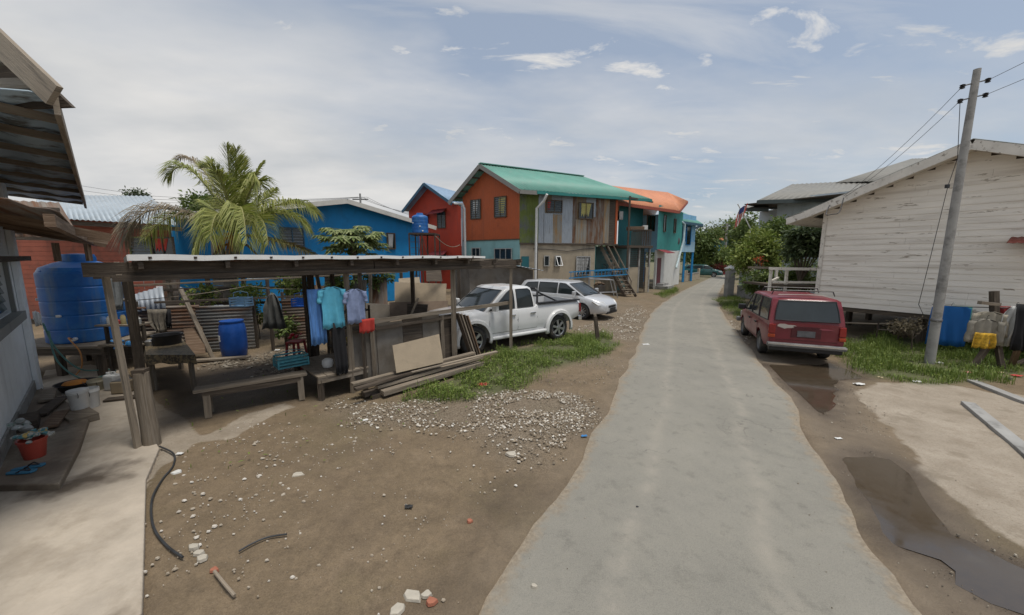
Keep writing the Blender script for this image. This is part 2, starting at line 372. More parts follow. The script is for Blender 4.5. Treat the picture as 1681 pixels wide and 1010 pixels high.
me.loops.add(len(fc) * 4); me.loops.foreach_set('vertex_index', fc.ravel()); me.polygons.add(len(fc))
me.polygons.foreach_set('loop_start', np.arange(0, len(fc) * 4, 4)); me.polygons.foreach_set('loop_total', np.full(len(fc), 4))
me.polygons.foreach_set('use_smooth', np.ones(len(fc), bool)); me.update()
for nm, arr in (('pale', np.maximum(A_pale, A_path)), ('wet_shade', A_wet_shade), ('mud', A_mud), ('gravel', A_grav), ('grass', A_grass), ('farg', A_far)):
    at_ = me.attributes.new(nm, 'FLOAT', 'POINT'); at_.data.foreach_set('value', arr.astype(np.float32))
ground = bpy.data.objects.new('ground', me); COL.objects.link(ground); ground['kind'] = 'structure'
m = bpy.data.materials.new('dirt_ground'); m.use_nodes = True; t = m.node_tree; t.nodes.clear(); n = t.nodes.new; l = t.links.new
o = n('ShaderNodeOutputMaterial'); b = n('ShaderNodeBsdfPrincipled'); l(b.outputs[0], o.inputs[0]); g = n('ShaderNodeTexCoord')
def NZ(sc, det=6, ro=.6):
    k = n('ShaderNodeTexNoise'); k.inputs['Scale'].default_value = sc; k.inputs['Detail'].default_value = det; k.inputs['Roughness'].default_value = ro
    l(g.outputs['Object'], k.inputs['Vector']); return k.outputs[0]
def RP(x, a, c, v0=0., v1=1.):
    k = n('ShaderNodeMapRange'); k.inputs[1].default_value = a; k.inputs[2].default_value = c; k.inputs[3].default_value = v0; k.inputs[4].default_value = v1
    l(x, k.inputs[0]); return k.outputs[0]
def MX(f, a, c):
    k = n('ShaderNodeMixRGB'); l(f, k.inputs[0])
    for i, x in ((1, a), (2, c)):
        if isinstance(x, tuple): k.inputs[i].default_value = (*x[:3], 1)
        else: l(x, k.inputs[i])
    return k.outputs[0]
def MT(op, a, c):
    k = n('ShaderNodeMath'); k.operation = op; k.use_clamp = op != 'SUBTRACT'
    for i, x in ((0, a), (1, c)):
        if isinstance(x, (int, float)): k.inputs[i].default_value = x
        else: l(x, k.inputs[i])
    return k.outputs[0]
def AT(nm): k = n('ShaderNodeAttribute'); k.attribute_name = nm; return k.outputs['Fac']
def VO(sc):
    k = n('ShaderNodeTexVoronoi'); k.inputs['Scale'].default_value = sc; l(g.outputs['Object'], k.inputs['Vector']); return k
n1 = NZ(1.3, 8, .65); n2 = NZ(14, 6, .7); n3 = NZ(.5, 4)
c = MX(RP(n1, .35, .65), (.160, .118, .070), (.235, .175, .110))
c = MX(RP(n3, .50, .62, 0, .55), c, (.112, .098, .046))      # mossy areas
c = MX(RP(n2, .35, .70, 0, .6), c, (.105, .080, .053)); c = MX(RP(NZ(5.5, 7, .7), .50, .64, 0, .55), c, (.095, .070, .044)); c = MX(RP(NZ(3.1, 8, .75), .54, .66, 0, .5), c, (.27, .205, .135)); c = MX(RP(NZ(.8, 6, .65), .52, .62, 0, .45), c, (.105, .078, .052))
c = MX(RP(NZ(60, 4, .75), .42, .66, 0, .45), c, (.25, .19, .125)); c = MX(RP(NZ(95, 3, .7), .50, .68, 0, .6), c, (.085, .062, .042))
v1 = VO(55); sp = MT('MULTIPLY', RP(v1.outputs['Distance'], .0, .22, 1, 0), RP(NZ(3, 4), .50, .62))
sp = MT('MULTIPLY', sp, RP(NZ(23, 2), .5, .56)); c = MX(MT('MULTIPLY', sp, .8), c, (.42, .38, .31))
c = MX(MT('MULTIPLY', AT('mud'), .75), c, MX(RP(n1, .4, .6), (.135, .108, .08), (.19, .155, .115)))
v2 = VO(60); gcol = MX(RP(v2.outputs['Color'], .1, .9), (.12, .095, .07), (.33, .28, .215)); c = MX(MT('MULTIPLY', AT('gravel'), .5), c, gcol)
pc = MX(RP(n1, .35, .7), (.37, .32, .255), (.25, .21, .16)); pc = MX(RP(NZ(4, 8, .7), .5, .68, 0, .6), pc, (.23, .185, .135)); pc = MX(RP(NZ(45, 4, .7), .52, .66, 0, .6), pc, (.20, .16, .115)); pc = MX(RP(NZ(1.9, 8, .7), .55, .63, 0, .55), pc, (.20, .165, .12))
pm = RP(MT('ADD', AT('pale'), MT('SUBTRACT', MT('MULTIPLY', NZ(5, 8, .75), .9), .45)), .35, .62); c = MX(pm, c, pc)
c = MX(MT('MULTIPLY', AT('grass'), .75), c, (.065, .085, .03))
c = MX(AT('farg'), c, MX(RP(n1, .4, .6), (.17, .14, .10), (.12, .13, .06)))
wet_shade = AT('wet_shade'); c = MX(MT('MULTIPLY', wet_shade, .8), c, MX(RP(n1, .4, .6), (.052, .038, .026), (.075, .055, .038)))
l(c, b.inputs['Base Color']); l(RP(wet_shade, 0, 1, .9, .38), b.inputs['Roughness']); b.inputs['Specular IOR Level'].default_value = .35
bp = n('ShaderNodeBump'); bp.inputs['Strength'].default_value = .85; bp.inputs['Distance'].default_value = .02
l(MT('ADD', NZ(35, 8, .7), MT('MULTIPLY', RP(v2.outputs['Distance'], 0, .6, 1, 0), MT('ADD', AT('gravel'), .1))), bp.inputs['Height']); l(bp.outputs[0], b.inputs['Normal'])
me.materials.append(m)
# ------------------------------------------------------------------ road: worn chip seal with a broken pale edge
def resample(pl, st):
    o_ = [pl[0]]
    for a, c_ in zip(pl, pl[1:]):
        k = max(1, int((c_ - a).length / st)); o_ += [a.lerp(c_, (i + 1) / k) for i in range(k)]
    return o_
def jag(pl, amp, seed):
    seed = float(seed)
    o_ = []; k = len(pl)
    for i, p in enumerate(pl):
        d = (pl[min(i + 1, k - 1)] - pl[max(0, i - 1)]).normalized(); nn = Vector((d.y, -d.x, 0))
        w = mnoise.noise(Vector((p.x * 1.1, p.y * 1.1, seed))) * amp + mnoise.noise(Vector((p.x * 8, p.y * 8, seed + 5))) * amp * .18 + mnoise.noise(Vector((p.x * 22, p.y * 22, seed + 7))) * amp * .22
        o_.append(p + nn * w)
    return o_
def strip(l_, r_, z, name, m, thick=.05, crown=.0):
    K = 520; TT = [0, .008, .02, .04, .07, .11, .17, .25, .34, .42, .5, .58, .66, .75, .83, .89, .93, .96, .98, .992, 1]
    def res(pl):
        d = [0]
        for a, c_ in zip(pl, pl[1:]): d.append(d[-1] + (c_ - a).length)
        T = d[-1]; o_ = []; j = 0
        for i in range(K):
            s_ = T * (i / (K - 1)) ** 1.35
            while j < len(d) - 2 and d[j + 1] < s_: j += 1
            q = (s_ - d[j]) / max(1e-9, d[j + 1] - d[j]); o_.append(pl[j].lerp(pl[j + 1], min(1, q)))
        return o_
    a, c_ = res(l_), res(r_); mb = MB(); vs = []; fs = []; ed = []; ac = []
    for i in range(K):
        row = [a[i].lerp(c_[i], t) for t in TT]; wd = (c_[i] - a[i]).length
        vs.append(Vector((row[0].x, row[0].y, z - thick)))
        vs += [Vector((p.x, p.y, z + crown * (1 - (2 * t - 1) ** 2))) for t, p in zip(TT, row)]
        vs.append(Vector((row[-1].x, row[-1].y, z - thick)))
        ed += [0] + [min(t, 1 - t) * wd for t in TT] + [0]; ac += [0] + TT + [1]
    w = len(TT) + 2
    for i in range(K - 1):
        for k in range(w - 1): fs.append((i * w + k, i * w + k + 1, (i + 1) * w + k + 1, (i + 1) * w + k))
    mb.add(vs, fs, None, True); o_ = mb.build(name, m, ang=50)
    for nm, arr in (('edge', ed), ('across', ac)): x = o_.data.attributes.new(nm, 'FLOAT', 'POINT'); x.data.foreach_set('value', arr)
    return o_
m = bpy.data.materials.new('worn_chip_seal'); m.use_nodes = True; t = m.node_tree; t.nodes.clear(); n = t.nodes.new; l = t.links.new
o = n('ShaderNodeOutputMaterial'); b = n('ShaderNodeBsdfPrincipled'); l(b.outputs[0], o.inputs[0]); g = n('ShaderNodeTexCoord')
def BAND(c0, w_): # wheel track band across the lane
    return RP(MT('ABSOLUTE', MT('SUBTRACT', AT('across'), c0), 0), 0, w_, 1, 0)
c = MX(RP(NZ(.7, 6, .6), .3, .7), (.190, .183, .158), (.252, .240, .205))
c = MX(RP(NZ(2.6, 8, .7), .48, .70, 0, .5), c, (.27, .255, .21)); c = MX(RP(NZ(5, 6, .7), .54, .68, 0, .6), c, (.135, .130, .112)); c = MX(RP(NZ(.33, 5, .65), .52, .62, 0, .3), c, (.16, .155, .14))
trk = MT('MULTIPLY', MT('ADD', BAND(.30, .05), BAND(.70, .06)), RP(NZ(3.5, 6, .7), .40, .62)); c = MX(MT('MULTIPLY', trk, .6), c, (.33, .30, .25))
c = MX(RP(NZ(120, 3, .75), .44, .60, 0, .35), c, (.31, .29, .245)); c = MX(RP(NZ(140, 3, .75), .52, .66, 0, .45), c, (.10, .095, .08))
vc = n('ShaderNodeTexVoronoi'); vc.feature = 'DISTANCE_TO_EDGE'; vc.inputs['Scale'].default_value = .55
wv = n('ShaderNodeVectorMath'); wv.operation = 'ADD'; nv = n('ShaderNodeTexNoise'); nv.inputs['Scale'].default_value = 2.5; nv.inputs['Detail'].default_value = 6; l(g.outputs['Object'], nv.inputs['Vector']); l(g.outputs['Object'], wv.inputs[0]); l(nv.outputs[1], wv.inputs[1]); l(wv.outputs[0], vc.inputs['Vector'])
c = MX(MT('MULTIPLY', RP(vc.outputs['Distance'], 0, .007, 1, 0), RP(NZ(.9, 3), .5, .6, 0, .6)), c, (.08, .075, .065))
# soil and grit washed over the edges
ew = MT('SUBTRACT', MT('MULTIPLY', NZ(4.5, 8, .7), .62), AT('edge')); c = MX(RP(ew, .15, .30, 0, .85), c, MX(RP(NZ(30, 5, .7), .4, .6), (.29, .24, .175), (.20, .16, .112)))
l(c, b.inputs['Base Color']); b.inputs['Roughness'].default_value = .88; b.inputs['Specular IOR Level'].default_value = .3
bp = n('ShaderNodeBump'); bp.inputs['Strength'].default_value = .5; bp.inputs['Distance'].default_value = .012; l(NZ(75, 5, .75), bp.inputs['Height']); l(bp.outputs[0], b.inputs['Normal'])
M['asphalt'] = m
def smooth_pl(pl, n_=2):
    for _ in range(n_):
        o_ = [pl[0]]
        for a, c_ in zip(pl, pl[1:]): o_ += [a.lerp(c_, .25), a.lerp(c_, .75)]
        pl = o_ + [pl[-1]]
    return pl
fine_l = resample(smooth_pl(road_l), .03); fine_r = resample(smooth_pl(road_r), .03)
def off(pl, dd):
    k = len(pl); o_ = []
    for i, p in enumerate(pl):
        d = (pl[min(i + 1, k - 1)] - pl[max(0, i - 1)]).normalized(); o_.append(p + Vector((d.y, -d.x, 0)) * dd)
    return o_
rb = strip(jag(off(fine_l, .02), .07, 3), jag(off(fine_r, .0), .09, 11), .004, 'road_edge', M['edge'], thick=.05); rb['kind'] = 'structure'
rd = strip(jag(off(fine_l, .03), .07, 3.1), jag(off(fine_r, -.01), .09, 11.1), .012, 'road', M['asphalt'], thick=.012, crown=.02); rd['kind'] = 'structure'
# ------------------------------------------------------------------ concrete path by the left house
M['path'] = mat('path_concrete', (.42, .365, .295), .85, var=.14, scale=3.5, col2=(.27, .225, .17), mix2=(.50, .72), scale2=1.6, bump=.35, bscale=25,
                streak=((.12, .095, .07), .60, .68, (.9, .9, 1)))
mb = MB(); mb.slab([p + Vector((0, 0, -.08)) for p in path_poly], (0, 0, .105)); p_ = mb.build('path', M['path'], bevel=.012); p_['kind'] = 'structure'
# low damp ledge along the house wall
H1 = Vector((.666, .746, 0)); H2 = Vector((-.746, .666, 0)); HW = Vector((-8.96, 6.62, 0))
def Hh(a, b_, z=0.0): return HW + H1 * a + H2 * b_ + Vector((0, 0, z))
mb = MB(); mb.slab([gr(-60, 812), gr(100, 808), gr(132, 745), gr(150, 690), gr(60, 640), gr(-30, 740)], (0, 0, .10))
p_ = mb.build('house_apron', mat('damp_ledge', (.16, .125, .092), .7, var=.25, scale=2, col2=(.30, .26, .2), mix2=(.5, .7), scale2=1.4, bump=.3), bevel=.015); p_['kind'] = 'structure'
# ------------------------------------------------------------------ puddles
for k, pp in enumerate(puds):
    cx = sum(p.x for p in pp) / len(pp); cy = sum(p.y for p in pp) / len(pp)
    mb = MB(); z = -.016 if k == 0 else -.016
    r = resample(pp + [pp[0]], .15)[:-1]; q = [Vector((p.x + mnoise.noise(Vector((p.x * 3, p.y * 3, 2))) * .1, p.y + mnoise.noise(Vector((p.x * 3, p.y * 3, 9))) * .1, z)) for p in r]
    mb.add(q, [tuple(range(len(q)))]); o_ = mb.build('puddle', M['water']); o_['kind'] = 'structure'
# far hazy treeline ground is added with the vegetation
# ------------------------------------------------------------------ walls addressed by measurement
class Wall:
    def __init__(s, a, b):
        s.a = Vector((a[0], a[1], 0)); s.b = Vector((b[0], b[1], 0)); s.d = (s.b - s.a).normalized(); s.len = (s.b - s.a).length
        s.n = Vector((s.d.y, -s.d.x, 0))   # outward: to the right of a->b, i.e. facing the viewer when a is on the left
    def sz(s, u, v):
        r = ray(u, v); o = Vector((0, 0, CAMH)); t = (s.a - o).dot(s.n) / r.dot(s.n); p = o + r * t
        return (p - s.a).dot(s.d), p.z
    def pt(s, q, z, off=0.0): return s.a + s.d * q + s.n * off + Vector((0, 0, z))
    def rect(s, u0, v0, u1, v1):
        m = (v0 + v1) / 2; k = (u0 + u1) / 2
        return s.sz(u0, m)[0], s.sz(u1, m)[0], s.sz(k, v1)[1], s.sz(k, v0)[1]
    def panel(s, mb, q0, q1, z0, z1, off0, off1):
        mb.slab([s.pt(q0, z0, off0), s.pt(q1, z0, off0), s.pt(q1, z1, off0), s.pt(q0, z1, off0)], s.n * (off1 - off0)); return mb
    def sheet(s, mb, q0, q1, z0, zt, off=0.0, pitch=.2, amp=.012, per=4):
        n = max(2, int((q1 - q0) / pitch * per)); vs = []; fs = []; uv = []
        for j in range(2):
            for i in range(n + 1):
                q = q0 + (q1 - q0) * i / n; z = z0 if j == 0 else (zt(q) if callable(zt) else zt)
                vs.append(s.pt(q, z, off + amp * math.sin(2 * math.pi * i / per)))
        for i in range(n):
            a = q0 + (q1 - q0) * i / n; b_ = q0 + (q1 - q0) * (i + 1) / n
            fs.append((i, i + 1, n + 2 + i, n + 1 + i)); uv.append([(a, vs[i].z), (b_, vs[i + 1].z), (b_, vs[n + 2 + i].z), (a, vs[n + 1 + i].z)])
        return mb.add(vs, fs, uv, True)
def window(w, root, px, frame, style='louvre', curtain=None, off=.02, fr=.045, sub=2, panes=M['glass']):
    """window as a part: frame; sub-parts pane(s), louvre blades or bars, curtain"""
    q0, q1, z0, z1 = w.rect(*px); mb = MB(); d0, d1 = off, off + .06
    w.panel(mb, q0 - fr, q0, z0 - fr, z1 + fr, d0, d1); w.panel(mb, q1, q1 + fr, z0 - fr, z1 + fr, d0, d1)
    w.panel(mb, q0, q1, z1, z1 + fr, d0, d1); w.panel(mb, q0, q1, z0 - fr, z0, d0, d1)
    for k in range(1, sub):
        q = q0 + (q1 - q0) * k / sub; w.panel(mb, q - fr * .4, q + fr * .4, z0, z1, d0 + .002, d1 - .005)
    f = mb.build('window', frame, root)
    mb = MB(); w.panel(mb, q0, q1, z0, z1, off - .005, off + .012); mb.build('pane', panes, f)
    if style == 'louvre':
        mb = MB(); nb = max(4, int((z1 - z0) / .12))
        for i in range(nb):
            z = z0 + (z1 - z0) * (i + .5) / nb
            mb.slab([w.pt(q0 + .01, z - .03, off + .045), w.pt(q1 - .01, z - .03, off + .045), w.pt(q1 - .01, z + .03, off + .016), w.pt(q0 + .01, z + .03, off + .016)], (0, 0, .006))
        mb.build('louvre_blades', mat('louvre_glass', (.10, .115, .12), .2, var=.3, scale=8, bump=0), f)
    if style == 'bars':
        mb = MB()
        for i in range(1, 7):
            q = q0 + (q1 - q0) * i / 7; mb.tube([w.pt(q, z0, off + .09), w.pt(q, z1, off + .09)], .012, 5)
        for i in range(0, 6):
            z = z0 + (z1 - z0) * i / 5; mb.tube([w.pt(q0, z, off + .10), w.pt(q1, z, off + .10)], .012, 5)
        mb.build('security_bars', M['steel'], f)
    if curtain:
        mb = MB(); k = 10; hh = (z1 - z0)
        vs = []; 
        for j, zz_ in enumerate((z1 - .02, z0 + hh * curtain[1])):
            for i in range(k + 1):
                q = q0 + .02 + (q1 - q0 - .04) * (curtain[2] + (curtain[3] - curtain[2]) * i / k * (1 if j == 0 else .75)); vs.append(w.pt(q, zz_ + (hh * .12 * (i % 3) if j else 0), off + .02 + .008 * (i % 2)))
        mb.add(vs, [(i + k + 1, i + k + 2, i + 1, i) for i in range(k)], None, True); mb.build('curtain', curtain[0], f)
    return f
def roofslab(mb, pts, th=.05, pitch=.25, amp=.018, per=4):
    # pts: eave-left, eave-right, ridge-right, ridge-left ; ribs eave->ridge
    return mb.sheet(*pts, pitch=pitch, amp=amp, per=per)
def paint(name, col, **k):
    a = dict(rough=.65, var=.08, scale=2.5, bump=.06, col2=tuple(c * .6 for c in col), mix2=(.56, .85), scale2=1.4, streak=(tuple(c * .55 + .02 for c in col), .60, .85, (2.2, 2.2, .3)))
    a.update(k); return mat(name, col, **a)
orange = paint('orange_paint', (.42, .095, .03)); redp = paint('red_paint', (.42, .045, .02)); tealp = paint('teal_paint', (.04, .24, .22))
ltteal = paint('pale_teal_paint', (.25, .45, .45)); bluep = paint('strong_blue_paint', (.008, .21, .48)); ltblue = paint('light_blue_paint', (.20, .42, .62))
tealroof = mat('teal_roof_paint', (.115, .29, .235), .55, var=.12, scale=1, bump=.03, col2=(.17, .28, .24), mix2=(.5, .85)); orroof = mat('orange_roof_paint', (.58, .24, .12), .5, var=.1, scale=1, bump=.03, col2=(.45, .16, .08), mix2=(.5, .8))
blueroof = mat('pale_blue_roof', (.26, .36, .48), .45, metal=.2, var=.1, bump=.03); dkblue = paint('dark_blue_paint', (.035, .09, .14)); greyf = paint('grey_fascia', (.22, .21, .19))
whitef = paint('white_fascia', (.55, .53, .48)); zroof = mat('silver_zinc_roof', (.42, .48, .52), .42, metal=.3, var=.1, scale=1.5, bump=.04, col2=(.33, .35, .35), mix2=(.5, .8))
greenwall = mat('yellow_green_sheet', (.13, .165, .03), .6, var=.2, scale=1.2, bump=.05, col2=(.12, .125, .12), mix2=(.46, .6), scale2=.8)
winframe = mat('dark_brown_frame', (.10, .07, .045), .7, var=.2); silverframe = mat('silver_window_frame', (.38, .38, .36), .5, var=.1, bump=0)
cloth_w = mat('white_cloth', (.50, .50, .48), .9, var=.1); cloth_y = mat('yellow_patterned_cloth', (.42, .38, .14), .9, var=.4, scale=20); cloth_r = mat('red_cloth', (.38, .04, .03), .9, var=.2)
brick = mat('red_cladding', (.31, .095, .06), .8, var=.15, scale=3, col2=(.22, .08, .055), scale2=2)
# ============ orange and tin two-storey house
A_ = thing('two_storey_house', 'two-storey house with orange gable, patched grey tin side and sea-green metal roof', 'house', (.45, 22, 0))
wg = Wall((-3.2, 24.5), (.45, 22)); wf = Wall((.45, 22), (6.9, 24.48))
rE0 = at(853, 311, 21.14); rAp = at(787, 269, 22.87); rL0 = at(737, 330, 24.36)
rE1 = at(1070, 327, 25.4); rR1 = at(957, 290, 27.1); rB1 = rR1 + (rL0 - rAp)
def gz(q):  # gable height along the wall
    p = wg.pt(q, 0); f = (p - Vector((rL0.x, rL0.y, 0))).dot(wg.d) / (Vector((rE0.x, rE0.y, 0)) - Vector((rL0.x, rL0.y, 0))).length
    fa = .46; return (rL0.z + (rAp.z - rL0.z) * f / fa if f < fa else rE0.z + (rAp.z - rE0.z) * (1 - f) / (1 - fa)) - .06
mb = MB(); wg.sheet(mb, 0, wg.len, 3.52, gz, 0, .16, .008); mb.build('gable_wall', orange, A_)
mb = MB(); wg.panel(mb, 0, wg.len, 0, 3.5, -.15, -.02); mb.build('ground_floor_wall', ltteal, A_)
mb = MB(); wg.panel(mb, -.02, wg.len + .03, 3.47, 3.53, -.01, .04); mb.build('wall_trim', winframe, A_)
qg = wf.sz(884, 360)[0]
mb = MB(); wf.sheet(mb, -.01, qg, 3.27, rE0.z - .05, 0, .18, .012); mb.build('side_wall', greenwall, A_, None) if False else mb.build('side_wall', greenwall, A_)
tins = [M['zinc'], M['rust'], mat('patchy_tin', (.25, .24, .21), .6, metal=.2, var=.2, scale=2, stretch=(4, .4, 1), coord='UV', col2=(.30, .19, .09), mix2=(.45, .6), scale2=1.5)]
us = [884, 893, 906, 922, 939, 945, 962, 978, 990, 999]
zr = [(3.3, 4.9), (3.3, 4.9)]
k = 0
for a_, b_ in zip(us, us[1:]):
    q0 = wf.sz(a_, 360)[0]; q1 = wf.sz(b_, 360)[0]
    mb = MB(); sp_ = 4.75 + rnd.random() * .5
    if a_ in (893, 906, 945, 962):
        wf.sheet(mb, q0, q1 + .05, 3.28 + rnd.random() * .05, sp_, .014 * (k % 2) + .01, .13, .01)
        mb.build('tin_panel', tins[(k * 2 + 1) % 3], A_); mb = MB(); wf.sheet(mb, q0, q1, sp_ - .1, 6.25, -.02, .13, .01); mb.build('tin_panel', tins[k % 2 * 2], A_)
    else:
        wf.sheet(mb, q0, q1 + .05, 3.28 + rnd.random() * .05, 6.25, .012 * (k % 2), .13, .01); mb.build('tin_panel', tins[k % 3], A_)
    k += 1
mb = MB(); wf.panel(mb, -.0, wf.len, 3.3, 6.15, -.12, -.04); mb.build('inner_wall', M['darkwood'], A_)
qe = wf.sz(977, 430)[0]
mb = MB(); wf.panel(mb, 0, qe, 0, 3.26, -.2, -.03); mb.build('side_ground_floor_wall', M['concrete'], A_)
mb = MB(); wf.panel(mb, 0, wf.len + .1, 3.2, 3.29, -.05, .06); mb.build('floor_beam', M['darkwood'], A_)
mb = MB(); mb.slab([wf.pt(qe, 0, -.2), wf.pt(qe, 0, -.03), wf.pt(qe, 3.2, -.03), wf.pt(qe, 3.2, -.2)], wf.n * 0 + wf.d * .02); mb.slab([wf.pt(qe - .2, 0, -.2), wf.pt(qe, 0, -.2), wf.pt(qe, 0, -4), wf.pt(qe - .2, 0, -4)], (0, 0, 3.2)); mb.build('return_wall', paint('teal_inner_wall', (.05, .30, .30)), A_)
mb = MB(); mb.slab([wf.pt(wf.len - .15, 3.28, 0), wf.pt(wf.len, 3.28, 0), wf.pt(wf.len, 3.28, -4.2), wf.pt(wf.len - .15, 3.28, -4.2)], (0, 0, 3.1)); mb.build('end_wall', orange, A_)
mb = MB(); roofslab(mb, (rE0, rE1, rR1, rAp)); mb.build('front_roof', tealroof, A_, solid=.02)
mb = MB(); roofslab(mb, (rB1, rL0, rAp, rR1)); mb.build('rear_roof', tealroof, A_, solid=.02)
mb = MB(); mb.bar(rAp + Vector((0, 0, .03)), rR1 + Vector((0, 0, .03)), .3, .05); mb.build('ridge_cap', tealroof, A_)
dz = Vector((0, 0, -.12)); mb = MB(); mb.bar(rL0 + dz - (rAp - rL0) * .02, rAp + dz, .05, .24); mb.bar(rAp + dz, rE0 + dz, .05, .24); mb.bar(rE0 + dz, rE0 + dz + (rE1 - rE0).normalized() * 1.15, .05, .22); mb.build('bargeboard', greyf, A_)
mb = MB(); e_ = (rE1 - rE0).normalized(); mb.bar(rE0 + e_ * 1.1 + Vector((0, 0, -.10)), rE1 + Vector((0, 0, -.10)), .10, .16); mb.build('gutter', paint('teal_gutter', (.03, .20, .18)), A_)
mb = MB()
for k in range(5):
    f = .12 + .19 * k; a_ = rL0.lerp(rAp, f); mb.bar(a_ + Vector((0, 0, -.08)), a_ + (rR1 - rAp) * .15 + Vector((0, 0, -.08)), .06, .08)
mb.build('roof_purlin', M['darkwood'], A_)
window(wg, A_, (774, 329, 789, 359), winframe, 'louvre', (cloth_w, .25, .2, .8))
window(wg, A_, (813, 324, 831, 356), winframe, 'louvre', (cloth_y, .05, .35, 1))
window(wg, A_, (776, 408, 788, 432), silverframe, 'none'); window(wg, A_, (813, 409, 840, 432), silverframe, 'none', sub=3)
window(wf, A_, (897.5, 330, 921, 348), winframe, 'louvre', (cloth_r, .1, 0, .25), off=.05)
window(wf, A_, (949.5, 334, 972, 359), winframe, 'none', (cloth_y, .1, .15, .9), off=.06)
window(wf, A_, (893.5, 421, 900, 436), silverframe, 'none', sub=1)
f_ = window(wf, A_, (911, 421, 919, 436), silverframe, 'none', sub=1)
q0, q1, z0, z1 = wf.rect(911, 421, 919, 436); mb = MB(); a_ = .32
for qa, qb, ta, tb in ((q0, q0 + .04, 0, 1), (q1 - .04, q1, 0, 1), (q0, q1, 0, .06), (q0, q1, .94, 1)):
    mb.slab([wf.pt(qa, z1 - (z1 - z0) * tb, .09 + a_ * tb), wf.pt(qb, z1 - (z1 - z0) * tb, .09 + a_ * tb), wf.pt(qb, z1 - (z1 - z0) * ta, .09 + a_ * ta), wf.pt(qa, z1 - (z1 - z0) * ta, .09 + a_ * ta)], wf.n * .03)
mb.build('open_sash', M['white'], f_)
window(wf, A_, (946, 422, 967, 451), silverframe, 'bars', (cloth_w, .02, 0, 1), sub=3)
q0, q1, z0, z1 = wf.rect(856, 421, 868, 470); mb = MB(); wf.panel(mb, q0, q1, 0, z1, -.02, .03); mb.build('door', paint('dark_teal_door', (.02, .13, .15)), A_)
mb = MB(); p0 = at(898, 319, 21.4); p1 = at(893, 330, 21.6); p2 = at(881, 342, 22.0); p3 = Vector((p2.x - .05, p2.y - .1, 0.2)); mb.tube([p0, p1, p2, p3], .075, 10); mb.build('downpipe', M['white'], A_)
mb = MB(); p0 = at(745, 334, 24); p1 = at(760, 335, 24.1); p2 = Vector((p1.x + .1, p1.y, 0)); mb.tube([p0, p1, p1 + Vector((.1, 0, -.3)), p2], .07, 10); mb.build('downpipe', M['white'], A_)
mb = MB(); mb.tube([wf.pt(.9, 2.95, 0), wf.pt(2.2, 2.9, .0), wf.pt(3.2, 2.80, 0), wf.pt(4.4, 2.95, 0), wf.pt(5.2, 3.0, 0)], .018, 5); mb.tube([wf.pt(1.15, 3.1, 0.02), wf.pt(1.15, .1, .02)], .03, 6); mb.build('cable', M['black'], A_)
# small grey shed between shelter and the house
sh = thing('tin_shed', 'low dark board shed with thin sloping tin roof below the pale teal wall', 'shed', (0, 17.5, 0))
ws = Wall((-1.9, 16.4), (1.05, 18.3)); zt_ = lambda q: 2.42 - .16 * q
mb = MB(); vs = [ws.pt(0, 0), ws.pt(ws.len, 0), ws.pt(ws.len, zt_(ws.len) - .05), ws.pt(0, zt_(0) - .05)]; mb.slab(vs, -ws.n * 2); mb.build('wall', M['tarp'], sh)
mb = MB(); mb.sheet(ws.pt(-.3, zt_(-.3), .35), ws.pt(ws.len + .4, zt_(ws.len + .4), .35), ws.pt(ws.len + .4, zt_(ws.len) + .0, -2), ws.pt(-.3, zt_(-.3) + .05, -2), pitch=.2, nrm=(0, 0, 1)); mb.build('roof', M['zinc'], sh, solid=.012)
# ============ red house with blue roof
D_ = thing('red_house', 'tall red gabled house with dark blue eaves and small maroon window awnings', 'house', (-7, 29, 0))
wd_ = Wall((-8.15, 29.6), (-3.75, 27.6)); ap = at(695.5, 300, 28.0); el = at(660, 346, 29.0); er = at(742, 333, 27.0)
def gz2(q):
    f = (wd_.pt(q, 0) - Vector((el.x, el.y, 0))).dot(wd_.d) / (Vector((er.x, er.y, 0)) - Vector((el.x, el.y, 0))).dot(wd_.d); fa = (Vector((ap.x, ap.y, 0)) - Vector((el.x, el.y, 0))).dot(wd_.d) / (Vector((er.x, er.y, 0)) - Vector((el.x, el.y, 0))).dot(wd_.d)
    return (el.z + (ap.z - el.z) * f / fa if f < fa else er.z + (ap.z - er.z) * (1 - f) / (1 - fa)) - .05
mb = MB(); wd_.sheet(mb, 0, wd_.len - .01, 0, gz2, 0, .6, .0, 2); mb.build('gable_wall', redp, D_)
mb = MB(); w2_ = Wall((-3.75, 27.6), (-3.1, 27.0)); w2_.sheet(mb, 0, w2_.len, 0, 6.2, 0, .15, .012); mb.build('tin_infill', M['zinc'], D_)
bk_ = Vector((4.5, 9.5, 0)).normalized() * 8
mb = MB(); roofslab(mb, (er, er + bk_, ap + bk_, ap)); mb.build('front_roof', blueroof, D_, solid=.02)
mb = MB(); roofslab(mb, (el + bk_, el, ap, ap + bk_)); mb.build('rear_roof', blueroof, D_, solid=.02)
mb = MB(); mb.bar(el - Vector((0, 0, .1)), ap - Vector((0, 0, .1)), .05, .2); mb.bar(ap - Vector((0, 0, .1)), er - Vector((0, 0, .1)), .05, .2); mb.build('bargeboard', dkblue, D_)
maroon = paint('maroon_awning', (.20, .03, .035))
for px in ((719, 349, 731, 374), (694, 357, 703, 374), (718, 418, 732, 440)):
    window(wd_, D_, px, winframe, 'louvre'); q0, q1, z0, z1 = wd_.rect(*px)
    mb = MB(); mb.sheet(wd_.pt(q0 - .75, z1 - .18, .55), wd_.pt(q1 + .15, z1 - .05, .55), wd_.pt(q1 + .15, z1 + .28, .02), wd_.pt(q0 - .45, z1 + .22, .02), pitch=.15, amp=.012, nrm=(0, 0, 1)); mb.build('window_awning', maroon, D_, solid=.01)
